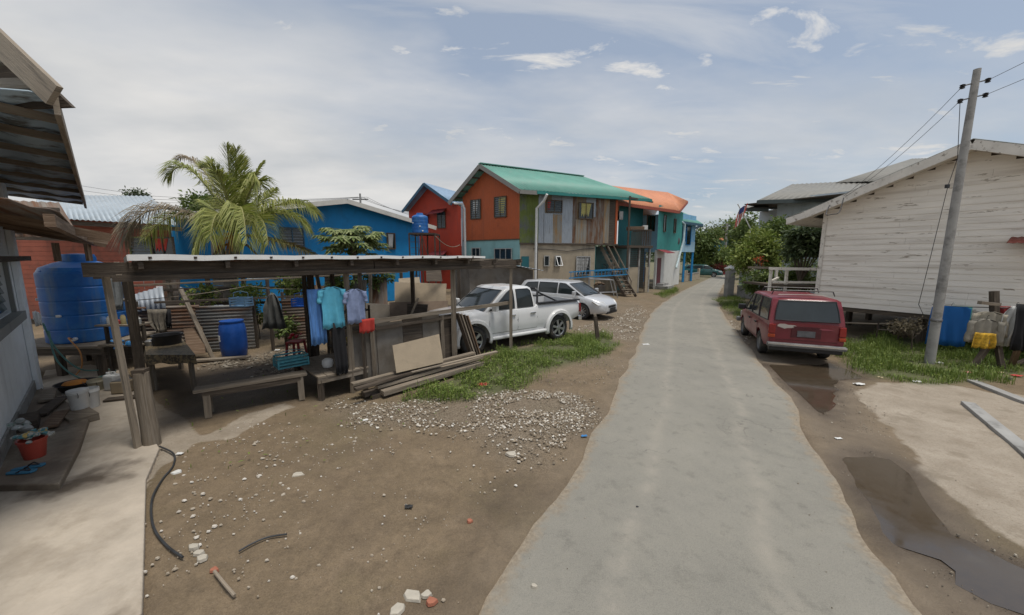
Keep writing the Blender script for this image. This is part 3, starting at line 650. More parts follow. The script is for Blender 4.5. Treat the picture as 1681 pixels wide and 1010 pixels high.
# ============ blue house
E_ = thing('blue_house', 'bright blue single-storey house with white gable edge and louvred window', 'house', (-10, 17, 0))
we = Wall((-13.2, 14.2), (-5.45, 21.9)); ap = at(570, 327, 18.4); el = Vector((at(290, 350, 13.6).x, 13.6, at(290, 350, 13.6).z)); er = at(716, 372, 22.4)
def gz3(q):
    p = we.pt(q, 0); D = Vector((er.x - el.x, er.y - el.y, 0)); f = (p - Vector((el.x, el.y, 0))).dot(D) / D.dot(D); fa = (Vector((ap.x - el.x, ap.y - el.y, 0))).dot(D) / D.dot(D)
    return (el.z + (ap.z - el.z) * f / fa if f < fa else er.z + (ap.z - er.z) * (1 - f) / (1 - fa)) - .04
mb = MB(); n_ = 24; tops = [we.pt(we.len * i / n_, gz3(we.len * i / n_)) for i in range(n_ + 1)]
mb.slab([we.pt(0, 0), we.pt(we.len, 0)] + tops[::-1], -we.n * .15); mb.build('gable_wall', bluep, E_)
mb = MB(); mb.slab([we.pt(we.len - .15, 0, -.16), we.pt(we.len, 0, -.16), we.pt(we.len, 0, -9), we.pt(we.len - .15, 0, -9)], (0, 0, 4.2)); mb.build('side_wall', bluep, E_)
bk_ = -we.n * 9
mb = MB(); roofslab(mb, (er, er + bk_, ap + bk_, ap)); mb.build('roof', blueroof, E_, solid=.02)
mb = MB(); roofslab(mb, (el + bk_, el, ap, ap + bk_)); mb.build('roof', blueroof, E_, solid=.02)
mb = MB(); mb.bar(el - Vector((0, 0, .1)), ap - Vector((0, 0, .1)), .05, .22); mb.bar(ap - Vector((0, 0, .1)), er - Vector((0, 0, .1)), .05, .22); mb.build('bargeboard', whitef, E_)
window(we, E_, (461.5, 375, 497, 404), dkblue, 'louvre', off=.03); window(we, E_, (635.5, 384, 647, 408), winframe, 'none', (cloth_w, .0, .1, .9), off=.03, sub=1)
# ============ red brick-clad house with silver roof
F_ = thing('brick_red_house', 'low brick-red plank-clad house with silver corrugated roof behind the palm', 'house', (-15, 13.6, 0))
wr = Wall((-18.5, 13.4), (-12.4, 13.45)); mb = MB()
for k in range(22):
    z0 = .2 + k * .165; mb.slab([wr.pt(0, z0, 0), wr.pt(wr.len, z0, 0), wr.pt(wr.len, z0, .025), wr.pt(0, z0, .025)], (0, 0, .157))
mb.build('plank_wall', brick, F_); mb = MB(); wr.panel(mb, 0, wr.len, 0, 3.84, -.1, -.005); mb.build('inner_wall', M['darkwood'], F_)
e0 = at(60, 357, 12.7); e1 = at(291, 370, 12.8); t1 = at(246, 322, 17.0); t0 = at(60, 320, 17.0)
mb = MB(); mb.sheet(e0, e1, t1, t0, pitch=.2, amp=.02, nrm=(0, 0, 1)); mb.build('roof', zroof, F_, solid=.012)
mb = MB(); mb.bar(e0 + Vector((0, .15, -.12)), e1 + Vector((0, .15, -.12)), .06, .14); mb.build('eave_beam', M['darkwood'], F_)
f_ = window(wr, F_, (218, 391, 250, 419), paint('olive_frame', (.16, .20, .06)), 'louvre', off=.04, sub=1); window(wr, F_, (254, 391, 287, 419), M['darkwood'], 'none', (cloth_r, .2, .1, .8), off=.04)
# ============ teal house with orange roof
B_ = thing('teal_house', 'teal sheet-clad house with bright orange roof and barred upstairs porch', 'house', (10, 27, 0))
wb = Wall((8.0, 26.2), (15.1, 33.2)); wbu = Wall((10.95, 28.0), (15.05, 33.0))
mb = MB(); wb.sheet(mb, 0, (Vector((10.95, 28.0, 0)) - wb.a).dot(wb.d) + .4, 3.1, 6.6, -.6, .2, .02); mb.build('porch_back_wall', paint('shaded_teal_sheet', (.025, .17, .19)), B_)  # porch shade is put into this darker teal
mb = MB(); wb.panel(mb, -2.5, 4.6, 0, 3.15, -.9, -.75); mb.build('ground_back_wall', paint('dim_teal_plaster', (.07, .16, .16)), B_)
mb = MB(); wbu.sheet(mb, 0, wbu.len, 3.0, 6.3, 0, .22, .02); mb.build('upper_wall', tealp, B_)
mb = MB(); wbu.panel(mb, 0.05, wbu.len, 0, 2.95, -.15, 0); mb.build('ground_floor_wall', M['offwhite'], B_)
a_, b_, c_, d_, e_ = at(1010, 331, 25.0), at(1115, 346, 29.5), at(1095, 316, 33), at(985, 303, 29.0), at(1129, 330, 34)
mb = MB(); roofslab(mb, (a_, b_, c_, d_)); mb.build('front_roof', orroof, B_, solid=.02)
mb = MB(); roofslab(mb, (b_, e_, c_ + Vector((.01, 0, 0)), c_)); mb.build('hip_roof', orroof, B_, solid=.02)
mb = MB(); mb.sheet(d_ + Vector((-1, 6, -2)), d_, c_, c_ + Vector((1, 6, -2)), pitch=6, amp=0); mb.build('rear_roof', orroof, B_, solid=.02)
mb = MB(); mb.bar(a_ - Vector((0, 0, .12)), b_ - Vector((0, 0, .12)), .08, .2); mb.bar(b_ - Vector((0, 0, .12)), e_ - Vector((0, 0, .12)), .08, .2); mb.build('fascia', paint('red_brown_fascia', (.30, .07, .04)), B_)
for px in ((1089, 354, 1092, 380), (1106, 360, 1108.5, 382)): window(wbu, B_, px, winframe, 'none', sub=1)
window(wb, B_, (1072, 354, 1084, 378), winframe, 'none', off=-.5, sub=2)
mb = MB(); q0 = wbu.sz(1078, 360)[0]; mb.sheet(wbu.pt(0, 2.72, .8), wbu.pt(2.0, 2.75, .8), wbu.pt(2.0, 3.0, .0), wbu.pt(0, 3.0, .0), pitch=.15, amp=.012, nrm=(0, 0, 1)); mb.build('entrance_awning', maroon, B_, solid=.01)
mb = MB(); wbu.panel(mb, .3, 1.15, 0.3, 2.35, -.0, .03); mb.build('door', paint('maroon_door', (.15, .035, .04)), B_)
mb = MB(); mb.box(wbu.pt(.8, .12, .5), (1.6, .9, .24), math.atan2(wbu.d.y, wbu.d.x)); mb.box(wbu.pt(.9, .32, .3), (1.3, .5, .2), math.atan2(wbu.d.y, wbu.d.x)); mb.build('doorstep', M['conc_grey'], B_)
# porch tower in front of the teal house
wt = Wall((7.75, 24.5), (9.55, 25.55)); T_ = thing('porch_tower', 'grey concrete and iron-grille porch carrying a first-floor balcony', 'porch', (8.6, 25.2, 0))
mb = MB(); wt.panel(mb, -.1, wt.len + .1, 3.05, 3.22, -2.0, .12); mb.build('balcony_floor', M['darkwood'], T_)
mb = MB()
for q in (0.05, 1.02, wt.len - .02): wt.panel(mb, q - .06, q + .06, 0, 3.05, -.1, .02)
mb.build('concrete_post', M['conc_grey'], T_)
mb = MB(); wt.panel(mb, .11, .96, 0, 1.75, -.09, 0); wt.panel(mb, 1.72, wt.len - .08, 0, 1.75, -.09, 0); mb.build('concrete_infill', M['concrete'], T_)
mb = MB()
for i in range(9): q = .12 + i * .1; mb.tube([wt.pt(q, 1.78, -.03), wt.pt(q, 3.02, -.03)], .012, 5)
for i in range(10): z = 1.8 + i * .135; mb.tube([wt.pt(.1, z, -.03), wt.pt(.96, z, -.03)], .010, 5)
for i in range(9): q = 1.1 + i * .11; mb.tube([wt.pt(q, 1.78, -.03), wt.pt(q, 3.02, -.03)], .012, 5)
for i in range(10): z = 1.8 + i * .135; mb.tube([wt.pt(1.08, z, -.03), wt.pt(2.0, z, -.03)], .010, 5)
mb.build('iron_grille', M['rebar'], T_)
mb = MB()
for i in range(7): q = 1.1 + i * .1; mb.tube([wt.pt(q, 0.05, 0), wt.pt(q, 1.74, 0)], .014, 5)
for i in range(14): z = .1 + i * .125; mb.tube([wt.pt(1.08, z, 0), wt.pt(1.7, z, 0)], .012, 5)
mb.build('grille_gate', M['rebar'], T_)
mb = MB(); zt_ = 4.25
for i in range(19): q = .12 + i * .105; mb.bar(wt.pt(q, 3.24, .06), wt.pt(q, zt_, .06), .035, .02)
mb.bar(wt.pt(0, zt_, .06), wt.pt(wt.len, zt_, .06), .05, .06)
for i in range(8): mb.bar(wt.pt(wt.len, 3.24, .0 - .2 * i), wt.pt(wt.len, zt_, .0 - .2 * i), .03, .03)
mb.bar(wt.pt(wt.len, zt_, .06), wt.pt(wt.len, zt_, -1.6), .05, .06)
mb.build('balcony_railing', M['darkwood'], T_)
mb = MB(); mb.bar(wt.pt(-.12, 0, 0), wt.pt(-.12, 6.35, .0), .1, .1); mb.bar(wt.pt(-.1, 6.25, .0), wt.pt(2.2, 6.15, -.1), .08, .1); mb.build('porch_post', M['darkwood'], T_)
mb = MB(); mb.box(wt.pt(1.65, 4.42, -.2), (.32, .3, .3)); single(mb.build('box', M['offwhite'], bevel=.01, loc=wt.pt(1.65, 4.27, -.2)), 'small white box standing at the end of the balcony railing', 'box')
mb = MB(); mb.box(wt.pt(.9, 4.35, -.35), (1.1, .4, .25)); single(mb.build('crate', M['brownwood'], bevel=.01, loc=wt.pt(.9, 4.22, -.35)), 'long brown crate behind the balcony railing', 'crate')
# ============ light blue house
C_ = thing('light_blue_house', 'light blue upstairs house on blue posts with pale green roof beside the lane', 'house', (17, 36, 0))
wc = Wall((at(1112, 390, 34).x, 34), (at(1141, 390, 37).x, 37)); z0 = 2.9
mb = MB(); wc.panel(mb, 0, wc.len, z0, 6.4, -5, 0); mb.build('upper_wall', ltblue, C_)
mb = MB(); wc.panel(mb, 0, wc.len, z0, 3.9, .004, .03); mb.build('lower_band', paint('pale_blue_band', (.32, .50, .62)), C_)
for px in ((1114, 372, 1119.5, 402), (1126, 371, 1133, 402)): window(wc, C_, px, bluep, 'none', off=.03, sub=1)
a_, b_, c_, d_ = at(1104, 361, 32.5), at(1154, 368, 36.5), at(1130, 353, 40), at(1112, 345, 37)
mb = MB(); roofslab(mb, (a_, b_, c_, d_)); mb.build('roof', tealroof, C_, solid=.02)
mb = MB(); mb.bar(a_ - Vector((0, 0, .12)), b_ - Vector((0, 0, .12)), .08, .22); mb.bar(b_ - Vector((0, 0, .12)), b_ + Vector((1.5, 5, -.1)), .08, .22); mb.build('gutter', dkblue, C_)
mb = MB()
for q, o in ((.1, 0), (wc.len * .5, 0), (wc.len - .1, 0), (wc.len - .1, -3), (.1, -3)): mb.bar(wc.pt(q, 0, o - .1), wc.pt(q, 2.9, o - .1), .16, .16)
mb.build('support_post', bluep, C_)
mb = MB(); p0 = at(1121, 365, 33); p1 = at(1124, 368, 33); mb.tube([at(1118, 363, 33), p1, at(1122, 395, 33), at(1110, 440, 31.5)], .09, 8); mb.build('downpipe', mat('pale_pipe', (.42, .52, .55), .5, bump=0), C_)
dsh = thing('satellite_dish', 'dark round satellite dish on the corner of the teal house', 'satellite dish', (15.2, 32.6, 3.6))
mb = MB(); prof = [(0.0, 0), (.15, .01), (.3, .045), (.4, .09), (.4, .10), (.3, .06), (.15, .025), (0.0, .015)]
mb.lathe((0, 0, 0), prof, 20, 'Y'); mb2 = MB(); R = Matrix.Rotation(.5, 3, 'Z'); c0 = at(1113, 396, 32.2)
mb2.add([c0 + R @ v for v in mb.v], mb.f, None, True); mb2.build('dish', mat('dark_dish', (.06, .065, .07), .5, bump=0), dsh); mb = MB(); mb.tube([c0, c0 + Vector((.1, .35, -.1)), c0 + Vector((.1, .5, -.5))], .02, 6); mb.build('bracket', M['steel'], dsh)
# ============ white clapboard house on stilts
G_ = thing('clapboard_house', 'white clapboard house with peeling paint raised on stilts beside the pole', 'house', (11, 11, 0))
clap = mat('peeling_white_paint', (.80, .76, .69), .75, var=.07, scale=3, bump=.12, bscale=25, stretch=(.35, .35, 2.2), col2=(.36, .32, .265), mix2=(.615, .64), scale2=4.6,
           streak=((.45, .40, .34), .50, .80, (.3, .3, 5.5)))
wc_ = Wall((10.2, 12.2), (16.0, 2.8)); zb = .9
apq, apz = wc_.sz(1610, 236); apq = wc_.sz(1600, 260)[0]
elq, elz = -.35, wc_.sz(1345, 338)[1]
slope = .42
apz = 5.22; zg_ = lambda q: apz - abs(q - apq) * slope
pitch_ = .162; mb = MB(); Lw = wc_.len; k = 0; z = zb
while z < apz - .1:
    z1 = min(z + pitch_, apz); q0 = 0; q1 = Lw
    if z1 > zg_(0): q0 = max(0, apq - (apz - z1) / slope - .0)
    if z1 > zg_(Lw): q1 = min(Lw, apq + (apz - z1) / slope + .0)
    if q1 - q0 > .1:
        cuts = [q0]; x = q0 + rnd.uniform(.8, 3)
        while x < q1 - .5: cuts.append(x); x += rnd.uniform(1.8, 4)
        cuts.append(q1)
        for qa, qb in zip(cuts, cuts[1:]):
            o_ = rnd.uniform(0, .004); dzz = rnd.uniform(-.003, .003)
            mb.slab([wc_.pt(qa, z + dzz, .022 + o_), wc_.pt(qb - .003, z + dzz + rnd.uniform(-.002, .002), .022 + o_), wc_.pt(qb - .003, z1 + .012, .010), wc_.pt(qa, z1 + .012, .010)], -wc_.n * .018)
    z += pitch_
mb.build('board_wall', clap, G_)
mb = MB(); mb.slab([wc_.pt(0.02, zb - .1, -.01), wc_.pt(Lw - .02, zb - .1, -.01), wc_.pt(Lw - .02, zg_(Lw) - .05, -.01), wc_.pt(apq, apz - .05, -.01), wc_.pt(0.02, zg_(0) - .05, -.01)], -wc_.n * .08); mb.build('inner_wall', M['darkwood'], G_)
mb = MB(); wc_.panel(mb, 0, Lw, zb - .14, zb - .02, -7, .015); mb.build('floor', M['darkwood'], G_)
mb = MB(); mb.slab([wc_.pt(-.02, zb, -.02), wc_.pt(-.02, zb, -7), wc_.pt(.03, zb, -7), wc_.pt(.03, zb, -.02)], (0, 0, zg_(0) - zb)); mb.build('side_wall', clap, G_)
mb = MB(); wc_.panel(mb, -.03, .07, zb, zg_(0) - .05, .036, .05); mb.build('corner_board', M['rail_white'], G_)
for q in np.arange(.25, Lw, 2.2):
    for o in (-.2, -2.4, -4.6, -6.8): mb = MB(); mb.bar(wc_.pt(q, -.05, o), wc_.pt(q, zb - .12, o), .14, .14); mb.build('stilt', M['darkwood'], G_)
oh = .55; a_ = wc_.pt(apq, apz + .12, oh); l_ = wc_.pt(-.35, zg_(-.35) + .12, oh); r_ = wc_.pt(Lw + .6, zg_(Lw + .6) + .12, oh); kk = wc_.pt(-.85, zg_(-.85) + .16, oh)
B7 = -wc_.n * 7.5
groof = mat('grey_metal_roof', (.22, .23, .215), .6, metal=.15, var=.12, bump=.05)
for pts_ in ((l_, a_, a_ + B7, l_ + B7), (a_, r_, r_ + B7, a_ + B7), (kk, l_, l_ + B7, kk + B7)):
    p00, p10, p11, p01 = pts_; mb = MB(); mb.sheet(p00, p00 + B7, p10 + B7, p10, pitch=.25, amp=.015, nrm=(0, 0, 1)); mb.build('roof', groof, G_, solid=.02)
mb = MB(); d_ = Vector((0, 0, -.13)); mb.bar(kk + d_, l_ + d_, .04, .2); mb.bar(l_ + d_, a_ + d_, .04, .22); mb.bar(a_ + d_, r_ + d_, .04, .22); mb.bar(kk + d_, kk + d_ + B7, .04, .2); mb.build('bargeboard', M['rail_white'], G_)
mb = MB(); d_ = Vector((0, 0, -.2)); mb.slab([kk + d_, l_ + d_, l_ + d_ + B7, kk + d_ + B7], (0, 0, .03)); mb.slab([l_ + d_, l_ + d_ + (a_ - l_), a_ + d_ - wc_.n * oh, l_ + d_ - wc_.n * oh], (0, 0, .03)); mb.slab([a_ + d_, r_ + d_, r_ + d_ - wc_.n * oh, a_ + d_ - wc_.n * oh], (0, 0, .03)); mb.build('soffit', M['rail_white'], G_)
q_, z_ = wc_.sz(1688, 396); mb = MB(); mb.sheet(wc_.pt(q_ - .25, z_ - .05, .62), wc_.pt(q_ + 1.4, z_ - .05, .62), wc_.pt(q_ + 1.4, z_ + .1, .04), wc_.pt(q_ - .25, z_ + .1, .04), pitch=.12, amp=.01, nrm=(0, 0, 1)); mb.build('window_awning', paint('red_awning', (.24, .06, .04)), G_, solid=.01)
# ============ grey-blue house with hip roof
I_ = thing('grey_house', 'grey-blue upstairs house with brown hipped tile roof behind the clapboard house', 'house', (17, 22, 0))
gb = paint('grey_blue_wall', (.46, .52, .56)); brown_roof = mat('grey_brown_roof', (.20, .195, .175), .65, var=.12, scale=3, bump=.1)
def HR(pts, name='roof'):
    mb = MB(); mb.sheet(*pts, pitch=.3, amp=.02, nrm=(0, 0, 1)); mb.build(name, brown_roof, I_, solid=.03)
HR((at(1243, 330, 20.5), at(1440, 323, 19), at(1440, 296, 22), at(1300, 303, 24)))
HR((at(1372, 300, 22.6), at(1580, 292, 19), at(1580, 258, 25), at(1497, 261, 26)))
HR((at(1218, 342, 22.3), at(1262, 343, 21.6), at(1262, 333, 23.6), at(1243, 334, 24)))
mb = MB(); mb.bar(at(1243, 332, 20.4), at(1440, 326, 18.9), .08, .2); mb.bar(at(1218, 344, 22.2), at(1262, 345, 21.5), .08, .18); mb.bar(at(1243, 332, 20.4), at(1300, 305, 23.9), .06, .1); mb.build('fascia', paint('dark_grey_fascia', (.06, .075, .075)), I_)
wi = Wall((at(1247, 350, 24).x, 24), (at(1276, 350, 22.4).x, 22.4)); mb = MB(); wi.panel(mb, 0, wi.len, 0, 5.3, -2, 0); mb.build('side_wing_wall', gb, I_)
wi2 = Wall((at(1275, 350, 21.6).x, 21.6), (at(1420, 350, 18.5).x, 18.5)); mb = MB(); wi2.panel(mb, 0, wi2.len, 0, 5.75, -.3, 0); mb.build('front_wall', gb, I_)
mb = MB(); wi2.panel(mb, -1.2, 3.5, 5.45, 5.5, -2.5, 1.3); mb.build('soffit', M['darkwood'], I_); mb = MB(); mb.slab([at(1222, 346, 22.4), at(1258, 347, 21.8), at(1262, 346, 24), at(1247, 346, 24)], (0, 0, .03)); mb.build('soffit', M['darkwood'], I_)
window(wi2, I_, (1283, 372, 1296, 400), silverframe, 'none', off=.02)
# ------------------------------------------------------------------ vehicles (x forward, y left, origin on the ground at mid wheelbase)
def lerp_tab(tab, x):
    if x <= tab[0][0]: return tab[0][1]
    for (a, va), (b, vb) in zip(tab, tab[1:]):
        if x <= b:
            t_ = (x - a) / (b - a); t_ = t_ * t_ * (3 - 2 * t_) if len(tab) > 99 else t_; return va + (vb - va) * t_
    return tab[-1][1]
def cut(o, cutters):
    bpy.context.view_layer.update()
    for c_ in cutters:
        q = o.modifiers.new('cut', 'BOOLEAN'); q.object = c_; q.operation = 'DIFFERENCE'; q.solver = 'EXACT'
    dg_ = bpy.context.evaluated_depsgraph_get(); me = bpy.data.meshes.new_from_object(o.evaluated_get(dg_)); o.modifiers.clear(); old = o.data; o.data = me
    for c_ in cutters: bpy.data.objects.remove(c_, do_unlink=True)
def wheel(root, x, side, r, w, track, rim_mat, spokes=6, steel=False):
    y = side * track; yo = y + side * w / 2; yi = y - side * w / 2
    mb = MB(); a_, b_ = (yi, yo) if side > 0 else (yo, yi)
    prof = [(r * .66, a_ + .01), (r * .72, a_), (r * .93, a_ + .01), (r * .995, a_ + .035), (r, (a_ + b_) / 2), (r * .995, b_ - .035), (r * .93, b_ - .01), (r * .72, b_), (r * .66, b_ - .01), (r * .64, b_ - .05), (r * .64, a_ + .05), (r * .66, a_ + .01)]
    mb.lathe((x, 0, r), prof, 32, 'Y', cap=False); R = mb.build('wheel', M['tyre'], root, local=True, ang=60)
    mb = MB(); yd = yo - side * .045
    mb.lathe((x, 0, r), [(r * .66, yo - side * .012), (r * .62, yo - side * .02), (r * .60, yd)], 32, 'Y', cap=False)
    if steel:
        mb.lathe((x, 0, r), [(r * .62, yd), (r * .5, yd - side * .01), (r * .35, yd + side * .02), (r * .2, yd + side * .025), (0.0, yd + side * .03)], 32, 'Y')
    else:
        for k in range(spokes):
            an = 2 * math.pi * k / spokes + .3; sw = .8 / spokes; d_ = Vector((math.cos(an), 0, math.sin(an)))
            mb.bar(Vector((x, yd + side * .018, r)) + d_ * r * .12, Vector((x, yd + side * .022, r)) + d_ * r * .62, r * sw, .03, up=(0, 1, 0), w2=r * sw * 1.5)
        mb.lathe((x, 0, r), [(r * .2, yd - side * .01), (r * .2, yd + side * .03), (r * .12, yd + side * .04), (0.0, yd + side * .04)], 16, 'Y')
    mb.build('rim', rim_mat, R, local=True, ang=35)
    mb = MB(); mb.lathe((x, 0, r), [(r * .60, yd - side * .05), (0.0, yd - side * .055)], 24, 'Y'); mb.build('brake_disc', M['dark'], R, local=True)
def make_car(S_, name, label, cat, loc, rz, paintm, group=None):
    root = thing(name, label, cat, loc, rz, group); g = S_; Wh = g['W'] / 2; xs = g['xs']
    def hw(x): return Wh * lerp_tab(g['wid'], x)
    def zb_(x): return lerp_tab(g['zb'], x)
    def zt_(x): return lerp_tab(g['zt'], x)
    def sec(x):
        w, b, t_ = hw(x), zb_(x), zt_(x); cr = g.get('crown', .03); h_ = t_ - b
        return [(0, b), (w * .80, b), (w * .93, b + .03), (w * .985, b + h_ * .22), (w, b + h_ * .45), (w * .995, b + h_ * .62), (w * .975, t_ - h_ * .13), (w * .945, t_ - .025), (w * .90, t_), (w * .6, t_ + cr * .7), (0, t_ + cr)]
    def yside(x, z):
        s_ = sec(x)[2:9]
        for (y0, z0), (y1, z1) in zip(s_, s_[1:]):
            if z <= z1: return y0 + (y1 - y0) * max(0, (z - z0)) / max(1e-6, z1 - z0)
        return s_[-1][0]
    mb = MB(); vs = []; fs = []; n_ = None
    for x in xs:
        half = sec(x); ring = [(y, z) for y, z in half] + [(-y, z) for y, z in half[::-1][1:-1]]; n_ = len(ring)
        vs += [(x, y, z) for y, z in ring]
    for i in range(len(xs) - 1):
        for k in range(n_): fs.append((i * n_ + k, (i + 1) * n_ + k, (i + 1) * n_ + (k + 1) % n_, i * n_ + (k + 1) % n_))
    fs.append(tuple(range(n_))); fs.append(tuple(range((len(xs) - 1) * n_, len(xs) * n_))[::-1])
    mb.add(vs, fs, None, True); body = mb.build('body', paintm, root, local=True, ang=38)
    bm = bmesh.new(); bm.from_mesh(body.data); bmesh.ops.recalc_face_normals(bm, faces=bm.faces); bm.to_mesh(body.data); bm.free()
    wb = g['wb'] / 2; r = g['r']; cs = []
    if g.get('detail', 1):
        for sx in (1, -1):
            for sy in (1, -1):
                c_ = MB(); c_.lathe((sx * wb + g.get('dx', 0), 0, r + .01), [(r + g.get('gap', .07), sy * Wh * .55 if sy > 0 else -Wh * 1.3), (r + g.get('gap', .07), sy * Wh * 1.3 if sy > 0 else -Wh * .55)], 40, 'Y')
                o_ = c_.build('cutter', M['dark'], root, local=True); bm = bmesh.new(); bm.from_mesh(o_.data); bmesh.ops.recalc_face_normals(bm, faces=bm.faces); bm.to_mesh(o_.data); bm.free(); cs.append(o_)
        if 'bed' in g:
            x0, x1, z0 = g['bed']; c_ = MB(); c_.box(((x0 + x1) / 2, 0, z0 + 1), (x1 - x0, g['W'] * .84, 2)); o_ = c_.build('cutter', M['dark'], root, local=True); cs.append(o_)
        cut(body, cs)
        bm = bmesh.new(); bm.from_mesh(body.data); 
        for e in bm.edges: e.smooth = not (len(e.link_faces) == 2 and e.calc_face_angle(0) > math.radians(38))
        for f in bm.faces: f.smooth = True
        bm.to_mesh(body.data); bm.free()
    for sx in (1, -1):
        for sy in (1, -1): wheel(root, sx * wb + g.get('dx', 0), sy, r, g.get('tw', .2), g['track'], g['rim'], g.get('spokes', 6), g.get('steel', False))
    # underbody
    mb = MB(); mb.box((0, 0, zb_(0) + .06), (g['wb'] + .9, g['W'] * .62, .14)); mb.build('underbody', M['black'], root, local=True)
    # cabin: (x,z) of base-front, top-front, top-rear, base-rear
    bf, tf, tr_, br = g['cab']; wbs = Wh * g.get('cwb', .92); wtp = Wh * g.get('cwt', .76); ins = .05
    def cy(z): 
        t_ = (z - bf[1]) / (tf[1] - bf[1]); return wbs + (wtp - wbs) * t_ + .02 * math.sin(math.pi * min(1, max(0, t_)))
    def cx(edge, z):
        a_, b_ = edge; t_ = (z - a_[1]) / (b_[1] - a_[1]); return a_[0] + (b_[0] - a_[0]) * t_
    lv = [0, .35, .7, .93, 1.0]; rows = []
    for t_ in lv:
        z = bf[1] - .05 + (tf[1] - bf[1] + .05) * t_; w = cy(z); xf_ = cx((bf, tf), z); xr_ = cx((br, tr_), z)
        if t_ == 1.0: w -= .05; xf_ -= .05; xr_ += .05; z += 0
        bow = .05
        rows.append([(xf_ - bow, w, z), (xf_, w * .55, z), (xf_ + .015, 0, z), (xf_, -w * .55, z), (xf_ - bow, -w, z)] +
                    [(xf_ + (xr_ - xf_) * q, -w, z) for q in (.25, .5, .75)] + [(xr_ + bow * .5, -w, z), (xr_, -w * .55, z), (xr_, 0, z), (xr_, w * .55, z), (xr_ + bow * .5, w, z)] + [(xr_ + (xf_ - xr_) * q, w, z) for q in (.25, .5, .75)])
    n2 = len(rows[0]); vs = [v for rw in rows for v in rw]
    top = rows[-1]; cxm = sum(v[0] for v in top) / n2
    vs += [(cxm + (v[0] - cxm) * .6, v[1] * .6, v[2] + .028) for v in top] + [(cxm, 0, top[0][2] + .038)]
    fs = []
    for j in range(len(rows)):
        for k in range(n2): fs.append((j * n2 + (k + 1) % n2, j * n2 + k, (j + 1) * n2 + k, (j + 1) * n2 + (k + 1) % n2))
    for k in range(n2): fs.append(((len(rows)) * n2 + (k + 1) % n2, len(rows) * n2 + k, (len(rows) + 1) * n2))
    mb = MB(); mb.add(vs, fs, None, True); cab = mb.build('cabin', g.get('cabmat', paintm), root, local=True, ang=50)
    bm = bmesh.new(); bm.from_mesh(cab.data); bmesh.ops.recalc_face_normals(bm, faces=bm.faces); bm.to_mesh(cab.data); bm.free()
    gl = g.get('glass', M['glass'])
    for poly in g['sidewin']:
        for sy in (1, -1):
            mb = MB(); c0 = sum(p[0] for p in poly) / len(poly); c1 = sum(p[1] for p in poly) / len(poly)
            fine = []
            for (xa, za), (xb, zb2) in zip(poly, poly[1:] + poly[:1]):
                for q in range(4): fine.append((xa + (xb - xa) * q / 4, za + (zb2 - za) * q / 4))
            mb.add([(x, sy * (cy(z) + .006), z) for x, z in fine] + [(c0, sy * (cy(c1) + .008), c1)], [((i, (i + 1) % len(fine), len(fine)) if sy < 0 else ((i + 1) % len(fine), i, len(fine))) for i in range(len(fine))])
            wdw = mb.build('side_window', gl, root, local=True)
            mb = MB(); pts = [(x, sy * (cy(z) + .007), z) for x, z in fine]; mb.tube(pts + [pts[0]], .011, 5); mb.build('window_seal', M['black'], wdw, local=True)
    def endglass(nm, e, sgn, z0, z1, in_):
        mb = MB(); vs = []
        for t_ in (0, .5, 1):
            z = z0 + (z1 - z0) * t_; x = cx(e, z) + sgn * .034; w = cy(z) - in_
            vs += [(x - sgn * (.045 if sgn > 0 else .018) * (abs(q) > .9), w * q, z) for q in (-1, -.6, 0, .6, 1)]
        fs = [(j * 5 + k, j * 5 + k + 1, j * 5 + 6 + k, j * 5 + 5 + k) for j in range(2) for k in range(4)]
        if sgn < 0: fs = [f[::-1] for f in fs]
        mb.add(vs, fs, None, True); gm = mb.build(nm, gl, root, local=True)
        mb = MB(); ring = [0, 1, 2, 3, 4, 9, 14, 13, 12, 11, 10, 5, 0]; mb.tube([vs[i] for i in ring], .014, 5); mb.build('window_seal', M['black'], gm, local=True); return gm
    H_ = tf[1] - bf[1]
    ws_ = endglass('windscreen', (bf, tf), 1, bf[1] + .02, tf[1] - .07, .09)
    for q in (.35, -.25): mb = MB(); mb.bar((bf[0] + .03, q, bf[1] + .04), (cx((bf, tf), bf[1] + .1) + .045, q - .42, bf[1] + .1), .015, .012); mb.build('wiper', M['black'], ws_, local=True)
    if 'rearwin' in g: endglass('rear_window', (br, tr_), -1, *g['rearwin'])
    # doors: thin raised skins following the side
    for x0, x1, z0 in g.get('doors', []):
        for sy in (1, -1):
            mb = MB(); nx, nz = 8, 7; vs = []
            for i in range(nx + 1):
                x = x0 + (x1 - x0) * i / nx
                for j in range(nz + 1):
                    z = z0 + (zt_(x) - .03 - z0) * j / nz; vs.append((x, sy * (yside(x, z) + .006), z))
            fs = [(i * (nz + 1) + j, (i + 1) * (nz + 1) + j, (i + 1) * (nz + 1) + j + 1, i * (nz + 1) + j + 1) for i in range(nx) for j in range(nz)]
            mb.add(vs, fs if sy < 0 else [f[::-1] for f in fs], None, True); dr = mb.build('door', paintm, root, local=True)
            mb = MB(); zt0 = zt_(x0) - .03; ed = [(x0, sy * (yside(x0, z) + .004), z) for z in (z0, (z0 + zt0) / 2, zt0)]
            ed2 = [(x1, sy * (yside(x1, z) + .004), z) for z in (z0, (z0 + zt0) / 2, zt0)]
            mb.tube(ed, .006, 4); mb.tube(ed2, .006, 4); mb.tube([(x, sy * (yside(x, z0) + .004), z0) for x in (x0, (x0 + x1) / 2, x1)], .006, 4); mb.build('door_seam', M['black'], dr, local=True)
            xh = x0 + .16; zh = zt_(xh) - .16; mb = MB(); mb.bar((xh - .09, sy * (yside(xh, zh) + .03), zh), (xh + .09, sy * (yside(xh, zh) + .03), zh), .03, .04); mb.build('door_handle', g.get('handle', M['chrome']), dr, local=True, bevel=.008)
